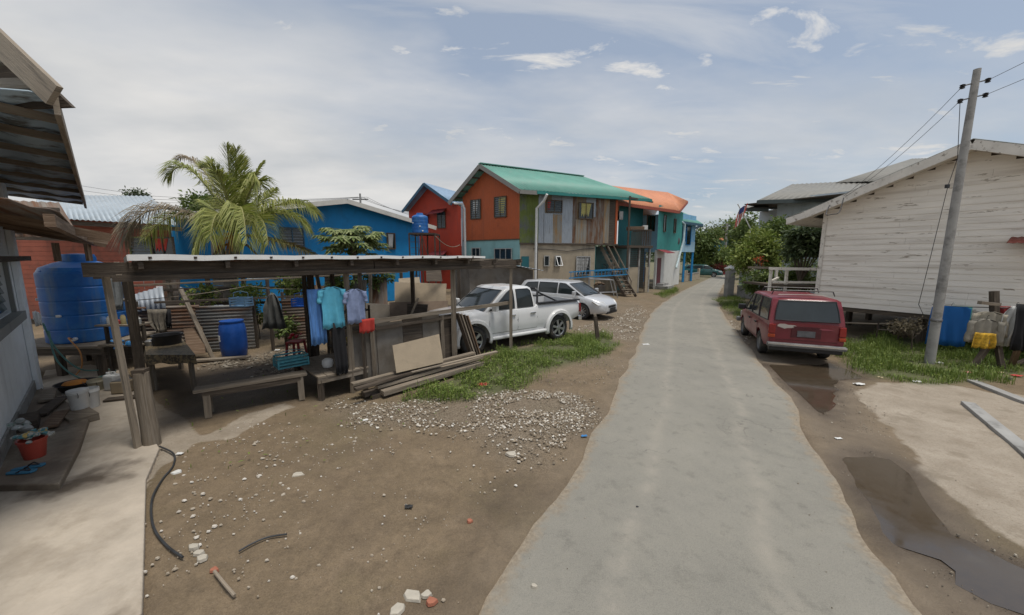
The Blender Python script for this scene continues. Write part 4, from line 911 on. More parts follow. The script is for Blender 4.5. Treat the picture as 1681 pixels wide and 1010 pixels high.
    for sy in (1, -1):
        x, z = g['mirror']; mb = MB(); y = sy * (Wh * .95); mb.box((x, sy * (Wh + .11), z + .02), (.11, .2, .16)); o_ = mb.build('mirror', g.get('mirmat', paintm), root, local=True, bevel=.03)
        mb = MB(); mb.bar((x + .02, y - sy * .05, z - .05), (x, sy * (Wh + .05), z - .02), .05, .04); mb.build('mirror_arm', M['black'], o_, local=True)
    return root, dict(hw=hw, zt=zt_, zb=zb_, yside=yside, cy=cy, Wh=Wh)
def lamp(root, nm, m, pts, thick, d, sub=None):
    mb = MB(); mb.slab(pts, Vector(d) * thick); return mb.build(nm, m, root, local=True, bevel=.012)
lensm = mat('clear_lens', (.55, .56, .56), .12, var=.1, scale=20, bump=0, spec=.7); redlens = mat('red_lens', (.22, .012, .01), .2, var=.2, bump=0, spec=.6); amber = mat('amber_lens', (.32, .05, .015), .25, var=.2, bump=0)
def linsp(a, b, n_): return [a + (b - a) * i / (n_ - 1) for i in range(n_)]
def carpaint(nm, col, rough=.3, metal=0., **k): return mat(nm, col, rough, metal=metal, var=.03, scale=1, bump=0, coat=k.pop('coat', .6), **k)
wpaint = carpaint('white_car_paint', (.62, .625, .62)); spaint = carpaint('silver_car_paint', (.56, .57, .58), .32, .35)
rpaint = mat('faded_red_paint', (.15, .016, .024), .42, var=.12, scale=2, bump=.03, coat=.25, col2=(.19, .05, .05), mix2=(.5, .75), scale2=1.5)
# ---- pickup
PK = dict(W=1.80, xs=[-2.42, -2.40, -2.3, -2.0, -1.5, -1.0, -.62, -.5, 0, .5, 1.0, 1.3, 1.6, 1.9, 2.15, 2.32, 2.42, 2.46], wid=[(-2.42, .93), (-2.36, .965), (-2, .985), (1.2, 1.0), (1.9, .97), (2.2, .90), (2.38, .78), (2.46, .66)],
          zb=[(-2.42, .62), (-1.9, .48), (-.9, .36), (1.0, .36), (1.9, .34), (2.46, .38)], zt=[(-2.42, 1.12), (-.62, 1.13), (-.5, 1.09), (.95, 1.08), (1.3, 1.06), (2.0, .99), (2.3, .90), (2.42, .80), (2.46, .72)], crown=.035,
          wb=2.95, r=.375, track=.765, tw=.24, gap=.075, rim=M['alloy'], spokes=6, bed=(-2.34, -.68, .66),
          cab=((1.15, 1.06), (.38, 1.66), (-.48, 1.69), (-.62, 1.08)), cwt=.78,
          sidewin=[[(1.0, 1.10), (.90, 1.12), (.38, 1.53), (.28, 1.585), (-.0 + .16, 1.60), (.16, 1.10)], [(.06, 1.10), (.06, 1.60), (-.36, 1.60), (-.44, 1.55), (-.50, 1.10)]],
          rearwin=(1.14, 1.55, .14), doors=[(.11, 1.02, .50), (-.60, .08, .50)], mirror=(.92, 1.16), mirmat=wpaint)
pr, pf = make_car(PK, 'pickup_truck', 'white double-cab pickup truck parked behind the board shelter', 'pickup truck', (-.30, 10.60, 0), math.radians(-142.9), wpaint)
Wh = .9
for sy in (1, -1):
    for xw, ra in ((1.475, .50), (-1.475, .50)):  # flared arches
        mb = MB(); vs = []; fs = []; n_ = 20
        for k in range(n_ + 1):
            an = math.radians(-14 + 208 * k / n_)
            for rr, yy in ((.445, .885), (.455, .945), (.52, .94), (.56, .885)): vs.append((xw + rr * math.cos(an), sy * yy * (1 if xw < 0 else .985), .385 + rr * math.sin(an)))
        for k in range(n_):
            for q in range(3): fs.append((k * 4 + q, k * 4 + q + 1, k * 4 + 5 + q, k * 4 + 4 + q))
        mb.add(vs, fs, None, True); mb.build('wheel_arch_flare', wpaint, pr, local=True, solid=.012)
    mb = MB(); mb.box((0, sy * .86, .37), (1.9, .16, .09)); mb.build('side_step', wpaint, pr, local=True, bevel=.03)
    lamp(pr, 'tail_light', redlens, [(-2.425, sy * .74, .78), (-2.40, sy * .905, .78), (-2.40, sy * .895, 1.05), (-2.425, sy * .74, 1.05)], .05, (1, 0, 0))
    lamp(pr, 'headlight', lensm, [(2.36, sy * .48, .74), (2.22, sy * .80, .76), (2.14, sy * .80, .93), (2.30, sy * .46, .90)], .06, (1, sy * .2, 0))
    mb = MB(); mb.bar((-2.36, sy * .83, 1.16), (-.66, sy * .84, 1.17), .13, .045); mb.build('bed_rail', M['black'], pr, local=True, bevel=.012)
mb = MB(); mb.box((2.42, 0, .74), (.08, .80, .18)); mb.build('grille', M['chrome'], pr, local=True, bevel=.02)
mb = MB(); mb.box((2.40, 0, .46), (.26, 1.5, .24)); mb.build('front_bumper', wpaint, pr, local=True, bevel=.06)
mb = MB(); mb.box((-2.50, 0, .56), (.16, 1.6, .16)); mb.build('rear_bumper', M['chrome'], pr, local=True, bevel=.03)
mb = MB(); mb.box((-1.5, 0, .69), (1.66, 1.5, .03)); mb.build('bed_liner', M['black'], pr, local=True)
mb = MB()
for sy in (1, -1): mb.tube([(-.72, sy * .74, 1.14), (-.76, sy * .70, 1.5), (-.76, sy * .62, 1.58)], .03, 8); mb.tube([(-1.5, sy * .76, 1.16), (-.76, sy * .70, 1.48)], .025, 8)
mb.tube([(-.76, -.62, 1.58), (-.76, .62, 1.58)], .03, 8); mb.build('roll_bar', M['black'], pr, local=True)
mb = MB(); mb.box((-2.427, 0, .9), (.012, 1.40, .4)); tg = mb.build('tailgate', wpaint, pr, local=True, bevel=.01)
# ---- silver people carrier
MV = dict(W=1.70, xs=[-2.12, -2.1, -2.0, -1.6, -1.0, -.5, 0, .5, 1.0, 1.4, 1.7, 1.95, 2.1, 2.18, 2.21], wid=[(-2.12, .88), (-2.0, .95), (-1.5, .99), (1.2, 1.0), (1.7, .96), (2.0, .86), (2.15, .70), (2.21, .55)],
          zb=[(-2.12, .34), (-1.8, .24), (1.8, .22), (2.21, .28)], zt=[(-2.12, .95), (-1.5, .98), (.8, .97), (1.2, .94), (1.7, .84), (2.0, .73), (2.15, .62), (2.21, .54)], crown=.045,
          wb=2.60, r=.31, track=.735, tw=.2, gap=.05, rim=M['alloy'], spokes=10, cab=((1.38, .92), (.48, 1.45), (-1.70, 1.47), (-2.02, .98)), cwt=.76,
          sidewin=[[(1.20, .97), (.46, 1.38), (.16, 1.40), (.16, .98)], [(.08, .98), (.08, 1.40), (-.85, 1.40), (-.85, .99)], [(-.93, .99), (-.93, 1.40), (-1.50, 1.36), (-1.76, 1.04)]],
          rearwin=(1.05, 1.40, .12), doors=[(.10, 1.12, .32), (-.90, .08, .32)], mirror=(1.02, 1.02), handle=spaint, mirmat=spaint)
def mpv(name, label, loc, rz, pm):
    MV['mirmat'] = MV['handle'] = pm
    r_, f_ = make_car(MV, name, label, 'car', loc, rz, pm)
    for sy in (1, -1):
        lamp(r_, 'headlight', lensm, [(2.14, sy * .40, .55), (1.93, sy * .76, .58), (1.70, sy * .82, .73), (2.00, sy * .46, .71)], .09, (.7, sy * .45, .4))
        lamp(r_, 'tail_light', redlens, [(-2.13, sy * .62, .7), (-2.08, sy * .80, .7), (-2.06, sy * .76, 1.1), (-2.11, sy * .64, 1.1)], .04, (-1, 0, 0))
    mb = MB(); mb.box((2.18, 0, .53), (.07, .66, .10)); mb.build('grille', M['black'], r_, local=True, bevel=.015)
    mb = MB(); mb.box((2.17, 0, .30), (.12, .9, .11)); mb.build('lower_intake', M['black'], r_, local=True, bevel=.03)
    mb = MB(); mb.box((2.245, 0, .42), (.012, .50, .12)); mb.build('number_plate', M['black'], r_, local=True)
    return r_
mpv('silver_car', 'silver people carrier parked nose-out beyond the white pickup', (2.30, 15.85, 0), math.radians(-40), spaint)
mpv('white_car', 'white car half hidden behind the scrap fence under the shelter roof', (-12.2, 13.9 - 1.6, 0), math.radians(10), carpaint('white_sedan_paint', (.60, .61, .62)))
mpv('green_car', 'dark green car parked under the light blue house', (23.3, 45, 0), math.radians(-30), carpaint('green_car_paint', (.02, .10, .10)))
# ---- faded red estate car seen from behind
WG = dict(W=1.50, xs=[-1.98, -1.96, -1.9, -1.6, -1.2, -.6, 0, .6, 1.0, 1.4, 1.7, 1.9, 1.98], wid=[(-1.98, .955), (-1.9, .985), (-1.2, 1.0), (1.2, .99), (1.7, .95), (1.98, .86)],
          zb=[(-1.98, .40), (-1.5, .28), (1.6, .26), (1.98, .30)], zt=[(-1.98, .94), (-1.0, .93), (.7, .91), (1.0, .88), (1.7, .80), (1.92, .74), (1.98, .66)], crown=.03,
          wb=2.34, r=.30, track=.64, tw=.18, gap=.055, rim=M['steel'], steel=True, dx=.08, cab=((.98, .88), (.30, 1.52), (-1.76, 1.58), (-1.96, .93)), cwt=.84, cwb=.95,
          sidewin=[[(.84, .93), (.30, 1.43), (.03, 1.45), (.03, .93)], [(-.05, .93), (-.05, 1.45), (-.72, 1.47), (-.80, .94)], [(-.90, .94), (-.83, 1.47), (-1.62, 1.48), (-1.78, .98)]],
          rearwin=(1.02, 1.47, .10), doors=[(-.02, .85, .34), (-.86, -.04, .34)], mirror=(.72, .97), handle=M['black'], mirmat=M['black'])
h_ang = math.radians(67.0)
wr_, wf_ = make_car(WG, 'red_estate_car', 'faded red estate car with a pale patch on its tailgate parked in the puddle', 'car', (7.58, 10.12, -.01), h_ang, rpaint)
Wh = .82
for sy in (1, -1):
    lamp(wr_, 'tail_light', redlens, [(-1.985, sy * .60, .70), (-1.955, sy * .735, .70), (-1.955, sy * .725, .92), (-1.985, sy * .60, .92)], .04, (-1, 0, 0))
    lamp(wr_, 'turn_signal', amber, [(-1.990, sy * .60, .60), (-1.962, sy * .735, .60), (-1.962, sy * .735, .68), (-1.990, sy * .60, .68)], .04, (-1, 0, 0))
    lamp(wr_, 'headlight', lensm, [(1.97, sy * .4, .55), (1.95, sy * .68, .55), (1.93, sy * .68, .7), (1.95, sy * .4, .7)], .04, (1, 0, 0))
mb = MB(); mb.box((-2.03, 0, .44), (.14, 1.50, .10)); bp_ = mb.build('rear_bumper', M['steel'], wr_, local=True, bevel=.03)
mb = MB(); mb.box((-2.105, 0, .462), (.012, 1.48, .028)); mb.build('bumper_strip', M['chrome'], bp_, local=True)
mb = MB(); mb.box((-1.96, 0, .36), (.12, 1.4, .14)); mb.build('rear_valance', M['black'], wr_, local=True, bevel=.02)
mb = MB(); mb.box((1.98, 0, .42), (.16, 1.58, .14)); mb.build('front_bumper', M['steel'], wr_, local=True, bevel=.03)
mb = MB(); mb.box((-1.985, 0, .735), (.02, .56, .22)); mb.box((-1.985, 0, .56), (.012, 1.16, .012)); mb.box((-1.99, .0, .875), (.02, .5, .03)); tgp = mb.build('tailgate_trim', mat('dark_red_trim', (.07, .012, .015), .5, bump=0), wr_, local=True)
mb = MB(); mb.box((-2.0, 0, .72), (.012, .34, .14)); mb.build('number_plate', mat('dusty_plate', (.10, .10, .105), .6, var=.3, scale=8, bump=0), tgp, local=True)
mb = MB(); pts = [(.56, .90), (.52, .93), (.42, .935), (.36, .915), (.22, .91), (.18, .885), (.24, .85), (.36, .84), (.42, .82), (.50, .85), (.56, .87)]
mb.slab([(-1.985, y, z) for y, z in pts], (-.006, 0, 0)); mb.build('filler_patch', mat('pale_filler', (.42, .38, .34), .85, var=.1), wr_, local=True)
mb = MB(); pts = [(-1.60, .5), (-1.62, -.1), (-1.66, -.4), (-1.72, -.45), (-1.72, .0), (-1.70, .55)]; mb.slab([(x, y, 1.612 - abs(y) * .035) for x, y in pts], (0, 0, .004)); mb.build('peeled_roof_patch', MATS['pale_filler'], wr_, local=True)
mb = MB(); 
for x in (-1.45, -.45):
    mb.tube([(x, -.58, 1.68), (x, .58, 1.68)], .014, 6)
    for sy in (1, -1): mb.tube([(x, sy * .58, 1.68), (x, sy * .62, 1.57)], .012, 6)
mb.build('roof_rack', M['black'], wr_, local=True)
mb = MB(); mb.bar((-1.965, .1, 1.0), (-1.93, -.35, 1.04), .02, .015); mb.build('rear_wiper', M['black'], wr_, local=True)
# ============ near left house
K_ = thing('plastered_house', 'pale plastered house at the left edge with deep tin eave and window', 'house', Hh(0, -2))
wk = Wall(Hh(0, -7.5), Hh(0, 0)); Lk = wk.len; kp = paint('pale_grey_plaster', (.78, .82, .84), rough=.75, col2=(.60, .62, .61), bump=.12)
qw0, qw1, zw0, zw1 = wk.rect(-150, 434, 16, 566)
mb = MB(); wk.panel(mb, 0, qw0, 0, 3.9, -.12, 0); wk.panel(mb, qw1, Lk, 0, 3.9, -.12, 0); wk.panel(mb, qw0, qw1, 0, zw0, -.12, 0); wk.panel(mb, qw0, qw1, zw1, 3.9, -.12, 0); mb.build('wall', kp, K_)
mb = MB(); wk.panel(mb, Lk - .42, Lk + .03, 0, 4.0, .003, .07); mb.build('corner_pilaster', kp, K_, bevel=.01)
mb = MB(); wk.panel(mb, 0, Lk, 0, .28, .002, .03); mb.build('plinth', M['conc_grey'], K_)
mb = MB(); mb.slab([Hh(-.0, .0), Hh(-4, .0), Hh(-4, -.12), Hh(0, -.12)], (0, 0, 3.9)); mb.build('end_wall', kp, K_)
fr_ = .09; mb = MB(); wk.panel(mb, qw1, qw1 + fr_, zw0 - fr_, zw1 + fr_, .002, .05); wk.panel(mb, qw0, qw1, zw1, zw1 + fr_, .002, .05); wk.panel(mb, qw0 - .1, qw1 + fr_ + .06, zw0 - fr_ - .05, zw0 - .01, .002, .13)
for k in range(1, 4): q = qw0 + (qw1 - qw0) * k / 4; wk.panel(mb, q - .03, q + .03, zw0, zw1, -.06, .0)
f_ = mb.build('window', paint('grey_window_surround', (.26, .27, .26)), K_); mb = MB(); wk.panel(mb, qw0, qw1, zw0, zw1, -.09, -.07); mb.build('pane', M['glass'], f_)
mb = MB(); z_ = zw0 + .04
while z_ < zw1: mb.slab([wk.pt(qw0, z_, -.03), wk.pt(qw1, z_, -.03), wk.pt(qw1, z_ + .10, -.06), wk.pt(qw0, z_ + .10, -.06)], (0, 0, .006)); z_ += .13
mb.build('louvre_blades', mat('louvre_glass_teal', (.05, .09, .10), .15, var=.2, scale=5, bump=0), f_)
mb = MB(); sl_ = .08; e0 = Hh(.93, -6.35, 3.72); e1 = Hh(.95, 1.55, 3.66); up_ = -H1 * 4 + Vector((0, 0, 4 * sl_))
mb.sheet(e0, e0 + up_, e1 + up_, e1, pitch=.38, amp=.02, per=6, nrm=(0, 0, 1)); mb.build('roof', mat('underside_tin', (.34, .43, .49), .6, metal=.0, var=.15, scale=1.5, bump=.1, col2=(.10, .105, .10)), K_, solid=.012)
for h2 in (-6.0, -5.2, -4.2, -3.1, -1.95, -.8, .4, 1.45):
    mb = MB(); a_ = Hh(.92, h2, 3.62); mb.bar(a_ + Vector((0, 0, .03)), a_ + up_ + Vector((0, 0, .03)), .06, .06); mb.build('rafter', M['wood'], K_)
mb = MB(); mb.bar(e0 + Vector((0, 0, -.03)), e1 + Vector((0, 0, -.03)), .035, .16); mb.build('fascia', M['palewood'], K_)
a_ = Hh(.92, -6.45, 3.74); gd_ = Vector((-1, .08, .98)); mb = MB(); mb.bar(a_ - gd_ * .02, a_ + gd_ * 2.5, .04, .17); mb.build('bargeboard', M['palewood'], K_)
mb = MB(); b_ = a_ + gd_ * 2.4 + Vector((0, .12, 0)); mb.slab([a_ + Vector((0, .12, -.05)), b_, Vector((b_.x, b_.y, a_.z - .05))], (0, .03, 0)); mb.build('gable_infill', M['darkwood'], K_)
for k in range(3): mb = MB(); z_ = .12 + k * .2; p = a_ + gd_ * (z_ + .1); mb.bar(p + Vector((0, .06, -.12)), p + Vector((-2.2, .2, -.12)), .06, .08); mb.build('gable_batten', M['wood'], K_)

# window lean-to
mb = MB(); mb.sheet(Hh(.85, -6.2, 2.86), Hh(.02, -6.2, 3.1), Hh(.02, .2, 3.1), Hh(.85, .2, 2.86), pitch=.2, amp=.012, nrm=(0, 0, 1)); mb.build('lean_to_roof', M['rust'], K_, solid=.01)
mb = MB(); mb.bar(Hh(.80, -6.4, 2.78), Hh(1.0, .3, 2.76), .06, .10); mb.build('lean_to_beam', M['brownwood'], K_)
mb = MB(); mb.bar(Hh(.12, -6.4, 2.46), Hh(.15, .35, 2.46), .05, .08); mb.build('lean_to_beam', M['darkwood'], K_)
for h2 in (-4.6, -2.6, -.9, .1): 
    mb = MB(); mb.bar(Hh(.05, h2, 2.98), Hh(1.15, h2 + .05, 2.72), .05, .09); mb.build('lean_to_rafter', M['brownwood'], K_)
for h1 in (.5, .9):
    mb = MB(); mb.bar(Hh(h1, .15, 2.4), Hh(h1, .15, 2.75), .07, .07); mb.build('hanging_stud', M['brownwood'], K_)
mb = MB(); mb.sheet(at(-60, 326, 8.4), at(97, 333, 9.3), at(133, 392, 8.9), at(-60, 388, 7.9), pitch=.16, amp=.015, nrm=(0, -.5, .8)); single(mb.build('lower_tin_roof', M['rust'], K_, solid=.012), None, None)
for t_ in (.15, .45, .75, .98):
    mb = MB(); a_ = at(-60, 326, 8.35).lerp(at(-60, 388, 7.85), t_); b_ = at(97, 333, 9.25).lerp(at(133, 392, 8.85), t_); mb.bar(a_ - Vector((0, .06, .04)), b_ - Vector((0, .06, .04)), .06, .07); mb.build('lower_roof_purlin', M['darkwood'], K_)
# ============ tanks and stand
def tank(name, label, c, r, h, group=None):
    t_ = thing(name, label, 'water tank', c, 0, group); mb = MB()
    prof = [(r * .97, 0), (r, .02)]; n_ = 5; bh = h * .80
    for k in range(n_):
        z0 = bh * k / n_; z1 = bh * (k + 1) / n_; prof += [(r, z0 + .02), (r, z1 - .03), (r * .988, z1 - .02), (r * .988, z1 - .005)]
    prof += [(r * .97, bh), (r * .90, bh + h * .05), (r * .6, bh + h * .10), (r * .42, bh + h * .12)]
    mb.lathe((0, 0, 0), prof, 48); mb.build('body', M['bluetank'], t_, local=True, ang=16)
    mb = MB(); mb.lathe((0, 0, 0), [(r * .42, bh + h * .115), (r * .42, bh + h * .165), (r * .38, bh + h * .20), (0, bh + h * .21)], 28); mb.build('lid', M['bluetank'], t_, local=True, ang=50)
    mb = MB()
    for k in range(6):
        a_ = k * math.pi / 3 + .3; d_ = Vector((math.cos(a_), math.sin(a_), 0)); mb.bar(d_ * r * .5 + Vector((0, 0, bh + h * .095)), d_ * r * .96 + Vector((0, 0, bh + h * .01)), .05, .03)
    mb.build('shoulder_rib', M['bluetank'], t_, local=True, bevel=.008)
    mb = MB(); mb.tube([(r * .5, -r * .86, .10), (r * .56, -r * .98, .10)], .035, 10); mb.build('outlet', M['white'], t_, local=True)
    for ax, zq in ((-2.35, .62), (-1.35, .40)): mb = MB(); d_ = Vector((math.cos(ax), math.sin(ax), 0)); mb.box(d_ * r * 1.0 + Vector((0, 0, bh * zq)), (.07, .07, .05), ax); mb.build('fitting', M['white'], t_, local=True, bevel=.01)
    return t_
st = thing('tank_stand', 'rough timber stand carrying the large blue tank', 'stand', (-9.4, 8, 0))
mb = MB()
for k in range(9): mb.box((-9.5 - .02 * k, 7.3 + .17 * k, .655), (2.1, .155, .045), .04)
mb.build('deck_boards', M['wood'], st)
for a_, b_ in (((-10.5, 7.22, .56), (-8.4, 7.3, .56)), ((-10.4, 8.7, .56), (-8.5, 8.7, .56))): mb = MB(); mb.bar(a_, b_, .06, .13); mb.build('deck_beam', M['darkwood'], st)
for x, y in ((-10.3, 7.35), (-9.4, 7.38), (-8.6, 7.42), (-10.3, 8.6), (-8.6, 8.6)):
    mb = MB(); mb.bar((x, y, -.05), (x, y, .5), .11, .11); mb.build('leg', M['darkwood'], st)
mb = MB(); mb.box((-9.5, 8.8, .3), (2.2, .04, .6)); mb.build('back_board', M['darkwood'], st)
tank('water_tank', 'large ribbed blue water tank on the rough timber stand', (-9.47, 8.05, .68), .635, 1.86)
tank('water_tank', 'blue water tank half hidden behind the larger one by the wall', (-10.55, 9.15, .3), .6, 2.0)
# hanging / small things by the tank
def lat(name, label, cat, c, prof, m, extra=None, n=20, group=None):
    t_ = thing(name, label, cat, c, 0, group); mb = MB(); mb.lathe((0, 0, 0), prof, n); mb.build('body', m, t_, local=True, ang=50)
    if extra: extra(t_)
    return t_
def pail(label, p, r, h, m, group=None, lid=None):
    def ex(t_):
        mb = MB(); mb.tube([(r * 1.03 * math.cos(a), r * .4 * math.sin(a) - r * .9, h * .93 - abs(math.cos(a)) * 0 - .12 * abs(math.sin(a))) for a in linsp(0, math.pi, 9)], .005, 5); mb.build('handle', M['steel'], t_, local=True)
        if lid: mb = MB(); mb.lathe((0, 0, 0), [(0, h), (r * 1.04, h), (r * 1.06, h - .03), (r * 1.0, h - .03)], 24); mb.build('lid', lid, t_, local=True)
    return lat('pail', label, 'bucket', p, [(r * .80, 0), (r * .82, .01), (r * .97, h * .8), (r * 1.02, h * .82), (r * 1.02, h * .86), (r, h * .87), (r, h), (r * .95, h), (r * .78, .02), (0, .02)], m, ex, 24, group)
z2 = .025
pail('white paint pail with closed lid, on a low wooden block', gr(134, 684) + Vector((0, 0, .14)), .115, .30, M['white'], 'white pails by the tank stand', M['white'])
pail('white pail standing just behind the lidded pail', gr(150, 668, z2), .12, .32, M['white'], 'white pails by the tank stand')
pail('small cream pail beside the jerrycan', gr(160, 640, z2), .12, .2, paint('cream_plastic', (.42, .38, .28)))
mb = MB(); c_ = gr(132, 692, .0); mb.box(c_ + Vector((0, 0, .07)), (.52, .3, .14), -.5); single(mb.build('wooden_block', M['wood'], bevel=.01, loc=c_), 'low wooden block under the lidded white pail', 'wooden block')
t_ = lat('basin', 'wide dark basin holding orange washing at the foot of the tank stand', 'basin', gr(128, 640, .02), [(.2, 0), (.27, .14), (.29, .15), (.26, .145), (.19, .02), (0, .02)], M['black'], None, 28)
mb = MB(); mb.lathe((-.03, 0, .13), [(.17, 0), (.14, .035), (.06, .05), (0, .045)], 14); mb.build('washing', mat('orange_cloth', (.50, .20, .04), .8), t_, local=True)
t_ = thing('jerrycan', 'white plastic jerrycan standing under the right end of the tank stand', 'jerrycan', gr(187, 640, z2)); mb = MB(); mb.box((0, 0, .15), (.22, .16, .30)); mb.build('body', M['white'], t_, local=True, bevel=.035)
mb = MB(); mb.lathe((-.06, 0, .30), [(.03, 0), (.03, .04), (0, .045)], 12); mb.build('cap', M['white'], t_, local=True); mb = MB(); mb.tube([(-.01, 0, .30), (.0, 0, .345), (.06, 0, .345), (.08, 0, .30)], .014, 6); mb.build('handle', M['white'], t_, local=True)
t_ = thing('carton', 'cream square tin beside the white jerrycan', 'tin', gr(204, 644, z2)); mb = MB(); mb.box((0, 0, .12), (.26, .22, .22), .2); mb.build('body', paint('cream_tin', (.34, .27, .18)), t_, local=True, bevel=.02); mb = MB(); mb.box((0, 0, .235), (.22, .18, .01), .2); mb.build('lid', M['steel'], t_, local=True)
def lumps(mb, c, r, n_, flat=.6, seed=1, seg=9):
    q = random.Random(seed); c = Vector(c)
    for _ in range(n_):
        p = c + Vector((q.uniform(-r, r), q.uniform(-r, r), q.uniform(0, r * flat))); s_ = r * q.uniform(.25, .5)
        prof = [(0.001, -s_ * .6), (s_ * .7, -s_ * .4), (s_, 0), (s_ * .6, s_ * .5), (0.001, s_ * .65)]; m2 = MB(); m2.lathe((0, 0, 0), prof, seg)
        R = Matrix.Rotation(q.uniform(0, 6), 3, 'Z') @ Matrix.Rotation(q.uniform(-.7, .7), 3, 'X'); vs = [p + R @ (v * (1 + .35 * mnoise.noise(v * 14 + p * 9))) for v in m2.v]; mb.add(vs, m2.f, None, True)
t_ = lat('bucket', 'round red bucket full of rubbish by the house wall', 'bucket', gr(58, 750, .1), [(.085, 0), (.115, .21), (.125, .215), (.125, .24), (.105, .235), (.08, .02), (0, .02)], paint('red_plastic', (.36, .055, .035), rough=.45), None, 24)
mb = MB(); lumps(mb, (0, 0, .22), .11, 14, .9, 3, 6); mb.build('rubbish', mat('crumpled_wrappers', (.42, .42, .38), .5, var=.35, scale=12, bump=.5, col2=(.07, .20, .22), mix2=(.50, .54), scale2=11, streak=((.45, .32, .10), .58, .60, (16, 16, 16))), t_, local=True)
mb = MB(); lumps(mb, gr(28, 706, .25) , .14, 7, .8, 8); single(mb.build('rubbish_bag', mat('grey_plastic_bag', (.40, .42, .41), .4, var=.25, scale=9, bump=.4, col2=(.15, .25, .20), mix2=(.52, .6), scale2=9), loc=gr(28, 706, .1)), 'crumpled grey plastic bag of rubbish behind the red bucket', 'plastic bag')
mb = MB(); c_ = gr(30, 715, 0); mb.box(c_ + Vector((0, 0, .13)), (.45, .4, .22), -.7); single(mb.build('wooden_step', M['darkwood'], bevel=.01, loc=c_), 'dark wooden step against the left house wall', 'step')
for k, (u, v, a_, lb) in enumerate(((36, 776, .2, 'blue rubber flip-flop, nearer one of the pair on the damp ledge'), (48, 768, .5, 'blue rubber flip-flop, farther one of the pair on the damp ledge'))):
    t_ = thing('flip_flop', lb, 'flip-flop', gr(u, v, .105), a_, 'pair of blue flip-flops'); mb = MB()
    pts = [(.13, 0), (.11, .04), (.04, .045), (-.06, .032), (-.12, .03), (-.14, 0), (-.12, -.03), (-.06, -.032), (.04, -.045), (.11, -.04)]
    mb.slab([(x, y, 0) for x, y in pts], (0, 0, .018)); mb.build('sole', paint('blue_rubber', (.04, .16, .26)), t_, local=True, bevel=.004)
    mb = MB(); mb.tube([(-.02, .035, .018), (.03, .03, .045), (.08, 0, .02)], .007, 6); mb.tube([(-.02, -.035, .018), (.03, -.03, .045), (.08, 0, .02)], .007, 6); mb.build('strap', M['black'], t_, local=True)
for k, (u, v, L_, a_, lb) in enumerate(((80, 650, .8, 2.4, 'short plank lying nearest the wall corner below the tank'), (85, 668, .9, 2.2, 'short dark plank lying in front of the wall corner plank'), (92, 690, .7, 2.3, 'broken brown plank lying beside the pails'), (205, 655, .5, .4, 'dark flat board on the path beside the cream tin'))):
    c_ = gr(u, v, .12 if u < 100 else .03); mb = MB(); mb.box(c_ + Vector((0, 0, .02)), (L_, .16, .035), a_); single(mb.build('plank', [M['wood'], M['darkwood'], M['brownwood'], M['darkwood']][k], bevel=.004, loc=c_), lb, 'plank', 'loose planks by the tank')
def coil(c, r, tube_r, n_, m, name, label, cat, ax=H1):
    mb = MB(); pts = []; y_ = Vector((0, 0, 1)); x_ = ax.cross(y_).normalized()
    for k in range(n_ * 16): a = k * math.pi / 8; rr = r * (1 + .12 * math.sin(k * .7)); pts.append(Vector(c) + (x_ * math.cos(a) + y_ * math.sin(a)) * rr + ax * (.012 * k / 16 + .008 * math.sin(k)))
    mb.tube(pts, tube_r, 6); return single(mb.build(name, m, loc=c), label, cat)
coil(Hh(.12, -.05, 1.35), .12, .014, 5, M['white'], 'hose_coil', 'coiled white hose hanging on the house corner', 'hose')
def hose(pts, r, m, name, label, cat, n_=6):
    pts = [Vector(p) for p in pts]; o_ = []
    for i in range(len(pts) - 1):
        p0, p1, p2, p3 = pts[max(0, i - 1)], pts[i], pts[i + 1], pts[min(len(pts) - 1, i + 2)]
        for k in range(n_): t = k / n_; o_.append(.5 * ((2 * p1) + (p2 - p0) * t + (2 * p0 - 5 * p1 + 4 * p2 - p3) * t * t + (3 * p1 - p0 - 3 * p2 + p3) * t ** 3))
    o_.append(pts[-1]); mb = MB(); mb.tube(o_, r, 8); return single(mb.build(name, m, loc=pts[0]), label, cat)
hose([Hh(.2, .0, 1.25), Hh(.3, .1, .7), Hh(.55, .1, .25), Hh(.9, .3, .12), Hh(1.0, .0, .12), Hh(.6, -.3, .12), Hh(.3, -.1, .5), Hh(.25, 0, 1.1)], .014, mat('green_hose', (.09, .22, .20), .4, bump=0), 'garden_hose', 'pale green garden hose looping down the house corner', 'hose')
hose([(-9.1, 7.4, .80), (-8.95, 7.22, .85), (-8.75, 7.2, .6), (-8.75, 7.2, .3), (-8.9, 7.2, .1)], .012, mat('orange_hose', (.45, .20, .06), .5, bump=0), 'short_hose', 'thin orange hose hanging from the tank outlet', 'hose')
t_ = [gr(262, 733, .03), gr(285, 745, .03), gr(284, 765, .015), gr(268, 785, .015), gr(252, 812, .015), gr(248, 840, .015), gr(254, 870, .015), gr(275, 897, .015), gr(300, 915, .015)]
hose(t_, .010, M['rubber'], 'black_pipe', 'thick black pipe snaking from the old post along the path edge', 'pipe')
hose([gr(392, 905, .015), gr(415, 892, .015), gr(440, 882, .015), gr(471, 877, .02)], .008, M['rubber'], 'thin_pipe', 'short thin grey pipe lying alone on the dirt yard', 'pipe')
hose([gr(352, 938, .02), gr(368, 958, .03), gr(385, 978, .015)], .012, M['palewood'], 'stick', 'pale crooked stick lying near the bottom of the dirt yard', 'stick')
